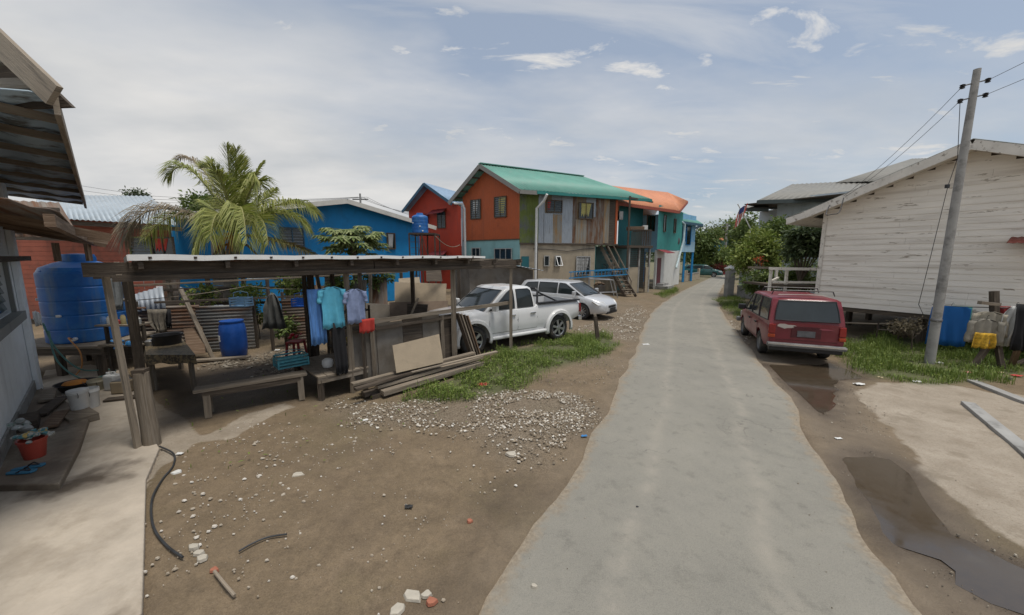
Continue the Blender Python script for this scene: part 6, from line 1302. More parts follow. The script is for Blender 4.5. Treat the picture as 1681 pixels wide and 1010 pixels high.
for z in (.45, .85, 1.2): mb = MB(); mb.slab([S(3.0, 1.8, z), S(3.9, 1.8, z + .02), S(3.9, 2.15, z + .02), S(3.0, 2.15, z)], (0, 0, .025)); mb.build('shelf_board', M['darkwood'], sf)
for a_, b_ in ((3.02, 1.82), (3.88, 1.82), (3.02, 2.12), (3.88, 2.12)): mb = MB(); mb.bar(S(a_, b_, 0), S(a_, b_, 1.35), .04, .04); mb.build('upright', M['darkwood'], sf)
jl = [('orange', (.45, .14, .04)), ('yellow', (.42, .34, .06)), ('grey', (.2, .2, .2)), ('green', (.05, .18, .09)), ('white', (.5, .5, .48)), ('brown', (.16, .09, .05))]
for k in range(6): r = q.uniform(.06, .09); lat('tub', jl[k][0] + ' plastic tub on the junk shelf behind the middle post', 'tub', S(3.15 + (k % 3) * .28, 1.95, .476 if k < 3 else .876), [(r * .8, 0), (r, .14), (r * 1.05, .15), (r * .9, .145), (r * .75, .02), (0, .02)], paint('tub_' + jl[k][0], jl[k][1]), None, 14, 'tubs on the junk shelf')
# ============ stairs and odds by the tin-sided house
def stair(name, label, a, b_, w, n_, m, rail=True):
    a = Vector(a); b_ = Vector(b_); h = (b_ - a); side = Vector((h.y, -h.x, 0)).normalized() * (w / 2); t_ = thing(name, label, 'staircase', (a.x, a.y, 0))
    for s_ in (-1, 1): mb = MB(); mb.bar(a + side * s_, b_ + side * s_, .06, .2); mb.build('stringer', m, t_)
    for k in range(n_): p = a.lerp(b_, (k + .6) / n_); mb = MB(); mb.slab([p - side - h.normalized() * 0, p + side, p + side + Vector((h.x, h.y, 0)).normalized() * .24, p - side + Vector((h.x, h.y, 0)).normalized() * .24], (0, 0, .04)); mb.build('tread', m, t_)
    if rail:
        for s_ in (-1, 1):
            mb = MB(); mb.bar(a + side * s_ + Vector((0, 0, .85)), b_ + side * s_ + Vector((0, 0, .85)), .05, .07)
            for f in (.02, .5, .98): p = a.lerp(b_, f) + side * s_; mb.bar(p, p + Vector((0, 0, .85)), .05, .05)
            mb.build('handrail', m, t_)
    return t_
stair('wooden_staircase', 'steep grey wooden staircase up to the barred porch', (7.55, 23.6, 0.0), (6.15, 24.9, 3.2), .8, 12, M['wood'])
stair('rear_staircase', 'dark blue inner staircase half hidden behind the grey stairs', (7.1, 26.3, 0.5), (5.5, 26.4, 3.1), .7, 10, dkblue, False)
def ladder(label, a, b_, m, w=.36, n_=11):
    a = Vector(a); b_ = Vector(b_); t_ = thing('ladder', label, 'ladder', a, 0, 'blue ladders by the stairs'); up = Vector((0, -.12, 1)).normalized() * (w / 2)
    for s_ in (-1, 1): mb = MB(); mb.bar(a + up * s_, b_ + up * s_, .04, .06); mb.build('side_rail', m, t_)
    for k in range(n_): p = a.lerp(b_, (k + .5) / n_); mb = MB(); mb.bar(p - up, p + up, .03, .035); mb.build('rung', m, t_)
lb_ = paint('blue_ladder_paint', (.03, .22, .45)); ladder('blue ladder lying on its side, left one resting on the silver frame', at(934, 452, 21.8), at(1003, 447, 22.1), lb_); ladder('blue ladder lying on its side, right one against the stairs', at(975, 450, 22.4), at(1030, 446, 23.2), lb_)
fr = thing('tubular_trestle', 'silver tubular trestle holding the blue ladders', 'trestle', (at(990, 480, 22).x, 22, 0)); z_ = 1.75
pA, pB, pC, pD = at(968, 458, 21.6), at(1007, 460, 22.0), at(971, 480, 21.6), at(1013, 487, 21.6)
for a_, b_ in ((pA, Vector((pA.x + .05, pA.y, 0))), (pB, Vector((pB.x + .3, pB.y, 0))), (pA + Vector((.1, .8, 0)), Vector((pA.x + .15, pA.y + .8, 0))), (pB + Vector((0, .8, 0)), Vector((pB.x + .3, pB.y + .8, 0)))):
    mb = MB(); mb.tube([a_, b_], .03, 8); mb.build('leg', M['alloy'], fr)
mb = MB(); mb.tube([pA, pB], .03, 8); mb.tube([pA + Vector((.1, .8, 0)), pB + Vector((0, .8, 0))], .03, 8); mb.tube([Vector((pA.x + .1, pA.y, .35)), Vector((pB.x + .2, pB.y, .35))], .03, 8); mb.build('crossbar', M['alloy'], fr)
lat('dustbin', 'grey dustbin under the silver trestle', 'dustbin', (at(984, 470, 22.3).x, 22.3, 0), [(.26, 0), (.34, .7), (.36, .72), (.36, .76), (.33, .75), (.24, .03), (0, .03)], M['steel']); mb = MB(); lumps(mb, (at(984, 470, 22.3).x, 22.3, .78), .28, 7, .6, 31); single(mb.build('rubbish_heap', mat('brown_rubbish', (.17, .12, .08), .9, var=.4, scale=5), loc=(at(984, 470, 22.3).x, 22.3, .76)), 'brown rubbish heaped on the grey dustbin', 'rubbish')
fp = thing('gate_flight', 'short lower flight of open wooden steps below the trestle', 'steps', (7.9, 23.1, 0))
for s_ in (0, .75): mb = MB(); mb.bar((7.75 + s_ * .1 - s_, 22.7, 0), (6.85 + s_ * .1 - s_ * .9, 23.6, 1.75), .06, .16); mb.build('stringer', M['darkwood'], fp)
for k in range(6): f = (k + .6) / 6.5; mb = MB(); mb.bar((7.75 - f * .9, 22.7 + f * .9, 1.75 * f), (7.08 - f * .83, 22.7 + f * .9, 1.75 * f), .22, .035); mb.build('tread', M['wood'], fp)
bc = mat('bike_teal', (.03, .25, .30), .4, bump=0); bk = thing('bicycle', 'teal bicycle leaning in the recess under the stairs', 'bicycle', (5.85, 25.4, .0), .3); zo = 1.35
for x in (-.5, .5):
    mb = MB(); ring = [(x + .30 * math.cos(a), 0, zo + .30 + .30 * math.sin(a)) for a in linsp(0, 2 * math.pi, 21)]; mb.tube(ring, .018, 6); w_ = mb.build('wheel', M['black'], bk, local=True)
    mb = MB(); [mb.tube([(x, 0, zo + .3), (x + .3 * math.cos(a), 0, zo + .3 + .3 * math.sin(a))], .003, 3) for a in linsp(0, 5.8, 12)]; mb.build('spokes', M['steel'], w_, local=True)
mb = MB(); [mb.tube([a, b_], .017, 6) for a, b_ in (((-.5, 0, zo + .3), (-.1, 0, zo + .28)), ((-.1, 0, zo + .28), (-.25, 0, zo + .78)), ((-.5, 0, zo + .3), (-.22, 0, zo + .7)), ((-.1, 0, zo + .28), (.35, 0, zo + .68)), ((-.22, 0, zo + .7), (.34, 0, zo + .76)), ((.5, 0, zo + .3), (.32, 0, zo + .9)))]; mb.build('frame', bc, bk, local=True)
mb = MB(); mb.box((-.26, 0, zo + .82), (.24, .12, .05)); mb.build('saddle', M['black'], bk, local=True, bevel=.02); mb = MB(); mb.tube([(.30, -.25, zo + .92), (.32, 0, zo + .9), (.30, .25, zo + .92)], .014, 6); mb.build('handlebar', M['chrome'], bk, local=True)
sb = thing('landing', 'concrete landing block under the bicycle and stairs', 'landing', (5.9, 25.2, 0)); mb = MB(); mb.box((6.0, 25.6, .66), (2.1, 1.6, 1.32), .37); mb.build('block', M['concrete'], sb); mb = MB(); mb.box((6.0, 25.6, 1.335), (2.2, 1.7, .03), .37); mb.build('slab', M['conc_grey'], sb)
lg = 'washing on the upstairs porch'
for k, (u, cl, lb) in enumerate(((1001, cloth_r, 'dark red'), (1008, c_b1, 'pale blue'), (1014, c_blk, 'black'), (1020, cloth_w, 'white'))): garment('hanging_cloth', lb + ' cloth on the porch washing line beside the tin wall', 'washing', cl, towel(.3, .55), at(u, 347, 25.2), .3, wave=.02, group=lg, ncol=6)
garment('hanging_cloth', 'long bright red cloth hanging at the head of the grey stairs', 'washing', paint('bright_red_cloth', (.5, .04, .02)), towel(.5, 1.2), at(1001, 364, 25.4), .3, wave=.02, group=lg, ncol=6)
# ============ utility pole and wires
up_ = thing('utility_pole', 'tall grey concrete utility pole standing in the grass right of the red car', 'utility pole', (9.80, 8.32, 0))
mb = MB(); mb.tube([(9.8, 8.32, -.1), (9.8, 8.32, 2.2), (9.8, 8.32, 4.4), (9.8, 8.32, 6.40)], [.092, .082, .07, .058], 16); mb.build('shaft', M['conc_grey'], up_, ang=60)
mb = MB(); mb.lathe((9.8, 8.32, 1.0), [(.09, 0), (.10, .02), (.10, .05), (.09, .07)], 16); mb.build('band', M['steel'], up_)
hw_ = []
for k, v in enumerate((137, 161)):
    z = at(1600, v, 8.32).z; mb = MB(); mb.tube([(9.8 - .20, 8.37, z - .03), (9.8 + .20, 8.27, z + .05)], .014, 8); b_ = mb.build('bracket', M['steel'], up_)
    for s_ in (-1, 1):
        mb = MB(); c_ = Vector((9.8 + s_ * .2, 8.32 - s_ * .05, z + s_ * .04)); mb.lathe(c_ - Vector((0, 0, .05)), [(.02, 0), (.045, .01), (.03, .03), (.048, .045), (.03, .06), (.045, .08), (.0, .1)], 12); mb.build('insulator', M['black'], b_)
        hw_.append((s_, c_))
gl_ = 'service wires at the near pole'
rt = [at(1681 + 420, -120 + 60 * k, 7.0) for k in range(2)]
wire([hw_[1][1], rt[0]], .0055, 'power_line', 'upper wire leading right from the near pole', 'wire', None, .05, gl_); wire([hw_[3][1], rt[1]], .0055, 'power_line', 'lower wire leading right from the near pole', 'wire', None, .05, gl_)
tg_ = [at(1430, 285, 9.6), at(1392, 318, 11.2)]
wire([hw_[0][1], at(1385, 322, 11.25)], .005, 'power_line', 'upper wire sagging from the pole to the clapboard eave', 'wire', None, .12, gl_); wire([hw_[2][1], at(1387, 324, 11.2)], .005, 'power_line', 'lower wire sagging from the pole to the clapboard eave', 'wire', None, .12, gl_)
wire([hw_[2][1], at(1572, 260, 8.3), at(1556, 306, 8.3), at(1528, 420, 8.25), at(1508, 500, 8.3), (9.62, 8.3, .9)], .006, 'drop_cable', 'thin slack cable dropping from the pole with a small black box', 'wire', None, 0)
c_ = at(1555, 306, 8.3); mb = MB(); mb.box(c_, (.07, .05, .08)); single(mb.build('junction_box', M['black'], loc=c_, bevel=.008), 'small black junction box on the slack cable', 'junction box')
hose([at(1362, 337, 11.3), at(1356, 352, 11.0), at(1366, 352, 11.0), at(1378, 348, 11.0), at(1385, 325, 11.2)], .014, M['black'], 'looped_cable', 'black looped cable hanging under the clapboard gable edge', 'cable')
# distant poles + wires
def simple_pole(label, u, Y_, v, r=.13, arms=True):
    p = at(u, v, Y_); t_ = thing('distant_pole', label, 'utility pole', (p.x, Y_, 0)); mb = MB(); mb.tube([(p.x, Y_, 0), p], [r, r * .7], 8); mb.build('shaft', M['conc_grey'], t_)
    mb = MB(); mb.bar(p + Vector((-.7, 0, -.5)), p + Vector((.7, 0, -.5)), .1, .1); mb.build('crossarm', M['steel'], t_); return p
pp1 = simple_pole('dark pole at the far end of the lane before the palms', 1194, 60, 367, .22); pp2 = simple_pole('short pole top showing behind the blue house roof', 591, 34, 318, .12)
for k in range(3):
    wire([at(1145, 375 + k * 9, 62), pp1 + Vector((0, 0, -.2 - k * .8)), at(1262, 352 + k * 12, 44)], .02, 'power_line', ['highest', 'middle', 'lowest'][k] + ' wire crossing the far pole at the lane end', 'wire', None, .4, 'wires across the far end of the lane')
for k in range(3): wire([at(-60, 265 + k * 12, 40), at(250, 322 + k * 5, 36), pp2 + Vector((-.2 + .4 * k, 0, -.3)), at(700, 352 + 3 * k, 36)], .014, 'power_line', ['upper', 'middle', 'lower'][k] + ' wire running over the silver roof to the short pole', 'wire', None, .3, 'wires behind the left houses')
# ============ concrete boundary wall, railing, flag
bw_ = thing('boundary_wall', 'low grey boundary wall right of its capped gate pillar', 'wall', (13.6, 21.5, 0)); wv = Wall((13.9, 22.5), (14.55, 19.2))
zt_v = 1.3
mb = MB(); wv.panel(mb, 0, wv.len, 0, .62, -.12, 0); mb.build('lower_panel', M['conc_grey'], bw_); mb = MB(); wv.panel(mb, 0, wv.len, .622, .72, -.15, .03); mb.build('coping', M['conc_grey'], bw_)
mb = MB(); wv.panel(mb, .05, 1.0, .724, 1.45, -.08, -.02); mb.build('upper_panel', paint('pale_blue_grey_panel', (.36, .40, .41)), bw_); mb = MB(); wv.panel(mb, .0, wv.len, 1.452, 1.55, -.12, .01); mb.build('top_coping', M['conc_grey'], bw_)
for q in (1.1, 2.2, 3.2): mb = MB(); wv.panel(mb, q, q + .12, .722, 1.45, -.1, -.02); mb.build('wall_pier', M['conc_grey'], bw_)
gp = thing('gate_pillar', 'square concrete gate pillar with white pyramid cap by the lane', 'pillar', (13.45, 22.6, 0)); mb = MB(); mb.box((13.45, 22.6, .85), (.40, .40, 1.7)); mb.build('shaft', M['conc_grey'], gp, bevel=.01)
mb = MB(); mb.box((13.45, 22.6, 1.73), (.5, .5, .06)); mb.add([(13.2, 22.35, 1.765), (13.7, 22.35, 1.765), (13.7, 22.85, 1.765), (13.2, 22.85, 1.765), (13.45, 22.6, 1.95)], [(0, 1, 4), (1, 2, 4), (2, 3, 4), (3, 0, 4)]); mb.build('cap', M['offwhite'], gp)
rl = thing('white_railing', 'flaking white wooden railing above the roof of the red car', 'railing', (at(1300, 450, 14).x, 14, 0))
def R3(u, v, Y_=14.0): return at(u, v, Y_)
mb = MB(); mb.bar(R3(1262, 441), R3(1343, 442, 13.2), .06, .10); mb.bar(R3(1268, 463), R3(1341, 464, 13.3), .05, .08); mb.bar(R3(1264, 462), R3(1278, 456, 14.8), .05, .06); mb.build('rail', M['rail_white'], rl)
for u, Y_ in ((1266, 14.0), (1292, 13.8), (1275, 14.8)): mb = MB(); p = R3(u, 442, Y_); mb.bar((p.x, p.y, 0), p, .08, .08); mb.build('post', M['rail_white'], rl)
mb = MB(); mb.bar(R3(1229, 439, 16), R3(1264, 440, 14.1), .08, .08); mb.build('grey_rail', M['wood'], rl)
mb = MB(); mb.slab([R3(1262, 470), R3(1341, 472, 13.3), R3(1341, 472, 13.3) + Vector((0, 1.6, 0)), R3(1262, 470) + Vector((0, 1.6, 0))], (0, 0, .08)); mb.build('landing_floor', M['darkwood'], rl)
fl = thing('striped_flag', 'red and white striped flag hanging limp from a leaning pole above the shrubs', 'flag', (at(1232, 375, 21).x, 21, 2.5)); a_, b_ = at(1232, 375, 21), at(1211, 335, 21)
mb = MB(); mb.tube([a_ - Vector((0, 0, 1.5)) - (b_ - a_) * .0, a_, b_], .03, 6); mb.build('flagpole', M['white'], fl)
for k in range(9):
    t0, t1 = .22 + .0 * k, 0; mb = MB(); x0 = k * .055; vs = []
    for j in range(8):
        z = -j * .16; xx = x0 * (1 - .05 * j) - .06 * j * .6; off_ = .05 * math.sin(j * .8 + k * .9)
        vs += [(xx, off_, z + k * .045 - .03), (xx + .055, .05 * math.sin(j * .8 + (k + 1) * .9), z + (k + 1) * .045 - .03)]
    o_ = at(1213.5, 344, 20.95); mb.add([o_ + Vector(v) for v in vs], [(j * 2, j * 2 + 1, j * 2 + 3, j * 2 + 2) for j in range(7)], None, True)
    mb.build('flag_stripe', cloth_r if k % 2 == 0 else cloth_w, fl)
mb = MB(); o_ = at(1214, 343, 20.88); mb.slab([o_ + Vector(v) for v in ((.0, 0, -.02), (.26, 0, .19), (.25, 0, -.15), (-.02, 0, -.32))], (0, .01, 0)); mb.build('flag_canton', paint('navy_cloth', (.02, .03, .12)), fl)
# ============ right yard
yr = -.5
garment('blue_cloth', 'big plain blue cloth hanging behind the foot of the pole', 'washing', paint('royal_blue_cloth', (.012, .12, .38), rough=.8), [(0, -.24, .26), (-.05, -.33, .34), (-.5, -.35, .34), (-1.02, -.37, .33)], at(1562, 503, 9.2), yr, wave=.02, th=.05, hanger=True)
garment('aqua_cloth', 'aqua cloth hanging just behind the big blue cloth', 'washing', c_teal, towel(.35, .62), at(1580, 503, 9.4), yr, wave=.03)
wire([at(1530, 500, 9.4), at(1625, 505, 8.3), (14.0, 6.5, 1.6)], .008, label='washing line along the open side of the clapboard house', sag=.02)
cp = thing('cross_post', 'old wooden cross-shaped washing post propped on splayed legs', 'post', gr(1625, 602)); pb = gr(1625, 602); ptp = at(1632, 478, pb.y + .1)
mb = MB(); mb.bar((pb.x, pb.y, .6), ptp, .12, .10); mb.build('upright', M['darkwood'], cp); mb = MB(); mb.bar(at(1608, 497, pb.y - .05), at(1640, 500, pb.y - .05), .08, .07); mb.build('crossarm', M['wood'], cp)
for u, v in ((1598, 602), (1645, 607)): mb = MB(); mb.bar(gr(u, v), (pb.x, pb.y, .75), .10, .07); mb.build('splayed_leg', M['darkwood'], cp)
yq = pb.y - .12
garment('hoodie', 'cream hooded top hanging on the cross-shaped washing post', 'hooded top', c_cream, shirt(.24, .62), at(1627, 512, yq + .12), yr, hanger=True, wave=.03, sleeve=.5); garment('jumper', 'grey jumper hanging in front of the cream hooded top', 'jumper', mat('beige_grey_cloth', (.24, .225, .19), .9, var=.15, bump=.2, bscale=90), shirt(.24, .56), at(1620, 524, yq), yr, hanger=True, wave=.03, sleeve=.48)
garment('shorts', 'yellow patterned shorts hanging below the grey jumper', 'shorts', mat('yellow_print_cloth', (.50, .30, .03), .85, var=.5, scale=18), [(0, -.15, .15), (-.18, -.17, .17), (-.34, -.19, .16)], at(1618, 547, yq - .05), yr, wave=.03)
garment('white_cloth', 'long white shirt hanging in the dark at the right edge', 'shirt', cloth_w, [(0, -.06, .08), (-.2, -.16, .14), (-.9, -.26, .05)], at(1668, 503, 7.9), yr, wave=.04, hanger=True); garment('red_cloth', 'small dark red cloth hanging left of the long white shirt', 'washing', paint('wine_cloth', (.22, .02, .02)), towel(.3, .28), at(1655, 503, 8.2), yr, wave=.03)
garment('black_cloth', 'black cloth hanging at the right picture edge', 'washing', c_blk, towel(.4, 1.0), at(1694, 500, 7.6), yr, wave=.04)
tp = thing('timber_trestle', 'leaning brown timbers at the right edge of the grass', 'trestle', gr(1665, 602)); mb = MB(); mb.bar(gr(1660, 602), at(1690, 520, 7.6), .10, .06); mb.build('leaning_timber', M['brownwood'], tp); mb = MB(); mb.bar(gr(1661, 602), gr(1720, 575, .3), .08, .06); mb.build('cross_timber', M['darkwood'], tp)
ch = thing('rusty_bedstead', 'thin rusty frame standing in the dark below the clapboard house', 'frame', (at(1460, 540, 10.6).x, 10.6, 0))
for u in (1442, 1478): p = at(u, 530, 10.6); mb = MB(); mb.tube([(p.x, p.y, 0), p], .02, 6); mb.build('leg', M['rebar'], ch)
mb = MB(); mb.tube([at(1388, 530, 11.4), at(1442, 532, 10.6), at(1478, 530, 10.6)], .022, 6); mb.tube([at(1442, 541, 10.6), at(1478, 543, 10.6)], .016, 6); mb.build('rail', M['palewood'], ch)
for k, (pts, lb) in enumerate((([(1588, 665), (1681, 742), (1800, 850)], 'long low concrete kerb, nearer one beside the pale slab'), ([(1595, 628), (1681, 662), (1800, 705)], 'long low concrete kerb, farther one along the grass'))):
    t_ = thing('low_kerb', lb, 'kerb', gr(*pts[0]), 0, 'low concrete kerbs of the right yard'); mb = MB()
    for a_, b_ in zip(pts, pts[1:]): mb.bar(gr(*a_, -.01), gr(*b_, -.01), .16, .12)
    mb.build('kerb_stones', M['conc_grey'], t_, bevel=.01)
# far lane end: buildings
fb = thing('distant_house', 'distant teal house with orange roof and scaffolding at the lane end', 'house', (30, 64, 0)); wf2 = Wall((at(1156, 400, 62).x, 62), (at(1186, 400, 60).x, 60)); mb = MB(); wf2.panel(mb, 0, wf2.len, 0, at(1170, 394, 61).z, -4, 0); mb.build('wall', paint('faded_teal', (.10, .22, .22)), fb)
mb = MB(); mb.slab([at(1152, 394, 60.5), at(1188, 395, 59), at(1186, 388, 66), at(1156, 388, 66)], (0, 0, .15)); mb.build('roof', orroof, fb); mb = MB()
for q in linsp(0, wf2.len, 5): mb.bar(wf2.pt(q, 0, 1.5), wf2.pt(q, at(1170, 400, 61).z, 1.5), .15, .15)
for z in (2.2, 4): mb.bar(wf2.pt(0, z, 1.5), wf2.pt(wf2.len, z, 1.5), .12, .12)
mb.build('balcony_frame', bluep, fb)
for px in ((1160, 400, 1165, 412), (1172, 400, 1178, 412)): window(wf2, fb, px, winframe, 'none', off=.05, sub=1)
sd2 = thing('distant_shed', 'distant low shed with white tin roof beyond the green car', 'shed', (27, 52, 0)); wsd = Wall((at(1158, 430, 54).x, 54), (at(1190, 430, 53).x, 53)); mb = MB(); wsd.panel(mb, 0, wsd.len, 0, 2.6, -3, 0); mb.build('wall', M['darkwood'], sd2); mb = MB(); mb.sheet(wsd.pt(-.3, 2.65, .6), wsd.pt(wsd.len + .3, 2.65, .6), wsd.pt(wsd.len + .3, 3.2, -3), wsd.pt(-.3, 3.2, -3), pitch=.4, amp=.03, nrm=(0, 0, 1)); mb.build('roof', zroof, sd2, solid=.02)
cw = thing('block_wall', 'short rough concrete wall in front of the green car', 'wall', (at(1138, 450, 38).x, 38, 0)); wcw = Wall((at(1124, 450, 36).x, 36), (at(1149, 450, 40).x, 40)); mb = MB(); wcw.panel(mb, 0, 1.0, 0, 1.1, -.15, 0); wcw.panel(mb, 1.0, wcw.len - .5, 0, .7, -.15, 0); wcw.panel(mb, wcw.len - .5, wcw.len, 0, 1.2, -.15, 0); mb.build('blocks', M['concrete'], cw); mb = MB(); wcw.panel(mb, 1.0, wcw.len - .5, .702, .76, -.18, .03); mb.build('coping', M['conc_grey'], cw)
# ============ vegetation
lf1 = leafmat('mid_leaf', (.07, .115, .03), (.17, .22, .06)); lf2 = leafmat('dark_leaf', (.035, .058, .022), (.09, .12, .05), tr=.2); lf3 = leafmat('bright_leaf', (.12, .18, .03), (.28, .32, .08)); lfp = leafmat('palm_leaf', (.17, .21, .035), (.42, .42, .15), tr=.35)
lfdry = leafmat('dry_palm_leaf', (.16, .12, .07), (.30, .25, .17), tr=.15); lfmag = leafmat('magenta_leaf', (.28, .02, .05), (.12, .10, .03), tr=.15); lfgrass = leafmat('grass_blade', (.085, .145, .022), (.24, .30, .07), tr=.3); lfpap = leafmat('papaya_leaf', (.15, .20, .06), (.32, .36, .16), tr=.3)
bark = mat('bark', (.13, .105, .08), .9, var=.3, scale=5, bump=.5, bscale=20)
def leafquad(mb, p, d, up, ln, w, droop=.3):
    d = Vector(d).normalized(); s_ = d.cross(Vector(up))
    if s_.length < 1e-3: s_ = Vector((1, 0, 0))
    s_.normalize(); m_ = p + d * ln * .5; e = p + d * ln - Vector((0, 0, droop * ln))
    i = len(mb.v); mb.v += [p, m_ + s_ * w / 2, e, m_ - s_ * w / 2]; mb.f.append([i, i + 1, i + 2, i + 3]); mb.uv.append([(0, 0)] * 4); mb.sm.append(False)
def bush(name, label, cat, c, rad, n_, leaf, m, seed=1, clumps=26, stem_base=None, group=None, part='foliage', drp=.25, trunkr=.05, shape=None, kind=None):
    q = random.Random(seed); c = Vector(c); root = thing(name, label, cat, stem_base or (c.x, c.y, 0), 0, group); cl = []
    for _ in range(clumps):
        while True:
            d = Vector((q.uniform(-1, 1), q.uniform(-1, 1), q.uniform(-1, 1)))
            if .25 < d.length < 1: break
        d *= .82 + .25 * mnoise.noise(d * 2.3 + Vector((seed, 0, 0))); cl.append((Vector((d.x * rad[0], d.y * rad[1], d.z * rad[2])) + c, q.uniform(.16, .36)))
    mb = MB(); R_ = sum(rad) / 3
    for _ in range(n_):
        cc, cr = cl[q.randrange(len(cl))]; dv = Vector((q.gauss(0, 1), q.gauss(0, 1), q.gauss(0, .8))) * cr * R_ * .62; p = cc + dv
        if p.z < .04: continue
        out_ = (dv.normalized() if dv.length > 0 else Vector((0, 0, 1))) + Vector((q.uniform(-.7, .7), q.uniform(-.7, .7), q.uniform(-.4, .7))); ln = leaf * q.uniform(.6, 1.3)
        leafquad(mb, p, out_, (q.uniform(-1, 1), q.uniform(-1, 1), 1), ln, ln * q.uniform(.35, .55), drp)
    o_ = mb.build(part, m, root); mb = MB(); sb_ = Vector(stem_base or (c.x, c.y, 0))
    hub_ = sb_.lerp(c, .45); mb.tube([sb_ - Vector((0, 0, .1)), sb_.lerp(hub_, .5) + Vector((.03, 0, 0)), hub_], [trunkr, trunkr * .85, trunkr * .7], 7)
    for cc, cr in cl[::max(1, len(cl) // 14)]: mb.tube([hub_, hub_.lerp(cc, .55) + Vector((0, 0, .05)), cc], [trunkr * .55, trunkr * .35, trunkr * .12], 5)
    mb.build('trunk', bark, root, ang=80); return root
# coconut palm
cp_ = at(385, 384, 11.4); pb_ = Vector((cp_.x - .25, 11.3, 0)); palm = thing('coconut_palm', 'young coconut palm rising behind the shelter roof', 'palm tree', pb_)
mb = MB(); mb.tube([pb_ - Vector((0, 0, .1)), pb_ + Vector((.0, 0, 1)), pb_ + Vector((.1, 0, 2.2)), cp_ - Vector((0, 0, .25)), cp_], [.24, .20, .19, .17, .12], 14); mb.build('trunk', mat('palm_bark', (.20, .18, .155), .9, var=.3, scale=3, stretch=(1, 1, 6), bump=.5, bscale=9), palm, ang=80)
mb = MB(); p = at(356, 420, 11.2); mb.bar(p - Vector((0, 0, .9)), at(357, 387, 11.25), .34, .12); mb.build('old_frond_base', mat('grey_frond_base', (.27, .25, .22), .9, var=.2, bump=.4), palm)
def frond(tip, mid, ytip, ymid, m, seed, ll=.75, dens=64, droop=.5, flat=.0):
    q = random.Random(seed); a = cp_.copy(); c_ = at(*mid, ymid); b_ = at(*tip, ytip); ctl = c_ * 2 - (a + b_) / 2; pts = []
    for k in range(15): t = k / 14; pts.append(a * (1 - t) ** 2 + ctl * (2 * t * (1 - t)) + b_ * t * t)
    mb = MB(); mb.tube(pts, [.035 * (1 - .85 * k / 14) for k in range(15)], 5); rc = mb.build('frond', mat('frond_rachis', (.25, .24, .09), .6, bump=.1), palm, ang=80)
    mb = MB(); side0 = None
    for k in range(dens):
        t = .12 + .88 * k / dens; x = t * 14; i = min(13, int(x)); p = pts[i].lerp(pts[i + 1], x - i); d = (pts[i + 1] - pts[i]).normalized(); s_ = d.cross(Vector((0, 0, 1)))
        if s_.length < .25: s_ = d.cross(Vector((0, 1, .2)))
        s_.normalize(); L_ = ll * (math.sin(math.pi * (t * .86 + .1)) ** .6) * q.uniform(.85, 1.1)
        for sg in (1, -1):
            dv = (s_ * sg * (1.0 - .45 * t) + d * (.55 + .6 * t) + Vector((q.uniform(-.16, .16), q.uniform(-.16, .16), .18 - flat + q.uniform(-.22, .22)))).normalized(); w = .022 * q.uniform(.8, 1.2); m1 = p + dv * L_ * .5; e = p + dv * L_ * .97 - Vector((0, 0, droop * L_ * q.uniform(.5, 1.25))); wv_ = dv.cross(Vector((0, 0, 1))).normalized() * w / 2 + Vector((0, 0, w * .35))
            i0 = len(mb.v); mb.v += [p - wv_ * .5, p + wv_ * .5, m1 + wv_, m1 - wv_, e]; mb.f += [[i0, i0 + 1, i0 + 2, i0 + 3], [i0 + 3, i0 + 2, i0 + 4]]; mb.uv += [None, None]; mb.sm += [False, False]
    mb.build('leaflets', m, rc)
FR = [((372, 240), (378, 300), 10.9, 11.1, lfp, .5, .15), ((346, 262), (362, 310), 12.2, 11.9, lfp, .6, .3), ((276, 292), (320, 285), 10.9, 11.1, lfp, .6, .6), ((288, 262), (335, 280), 12.0, 11.8, lfdry, .45, .5), ((432, 268), (412, 308), 11.8, 11.6, lfp, .5, .4), ((428, 330), (418, 300), 11.0, 11.1, lfp, .55, .7),
      ((205, 395), (265, 343), 10.6, 10.9, lfdry, .8, .85), ((235, 395), (300, 352), 11.6, 11.5, lfp, .7, .9), ((518, 350), (460, 335), 10.8, 11.0, lfp, .65, .75), ((505, 375), (450, 350), 11.9, 11.7, lfp, .7, .8), ((528, 424), (460, 398), 11.0, 11.2, leafmat('browned_palm_leaf', (.22, .15, .05), (.17, .18, .06), tr=.2), .45, .7),
      ((345, 395), (360, 350), 9.6, 10.3, lfp, .7, .8), ((405, 400), (395, 340), 9.4, 10.3, lfp, .7, .9), ((440, 402), (422, 355), 9.9, 10.5, lfp, .7, .8), ((320, 420), (345, 372), 10.4, 10.7, lfp, .6, .8), ((330, 330), (352, 345), 13.2, 12.4, lfp, .65, .6), ((450, 310), (420, 340), 13.4, 12.4, lfp, .65, .6), ((398, 262), (393, 310), 11.9, 11.7, lfp, .6, .2), ((388, 245), (386, 300), 11.2, 11.3, lfp, .55, .12), ((335, 275), (362, 300), 10.8, 11.1, lfp, .55, .25), ((418, 285), (402, 320), 12.3, 11.8, lfp, .5, .25), ((355, 285), (372, 320), 10.2, 10.7, lfp, .6, .35)]
for k, (tip, mid, yt, ym, m_, ll, dr) in enumerate(FR): frond(tip, mid, yt, ym, m_, 50 + k, ll * 1.15, 105, dr * .85)
mb = MB(); q = random.Random(6)
for k in range(26): d_ = Vector((q.uniform(-.32, .32), -.35 - q.random() * .2, -.1 - q.random() * .55)); mb.tube([cp_ + Vector((0, -.1, -.05)), cp_ + d_ * .6 + Vector((0, 0, .15)), cp_ + d_], [.014, .012, .006], 4)
mb.build('flower_stalks', paint('orange_stalk', (.50, .17, .03)), palm)
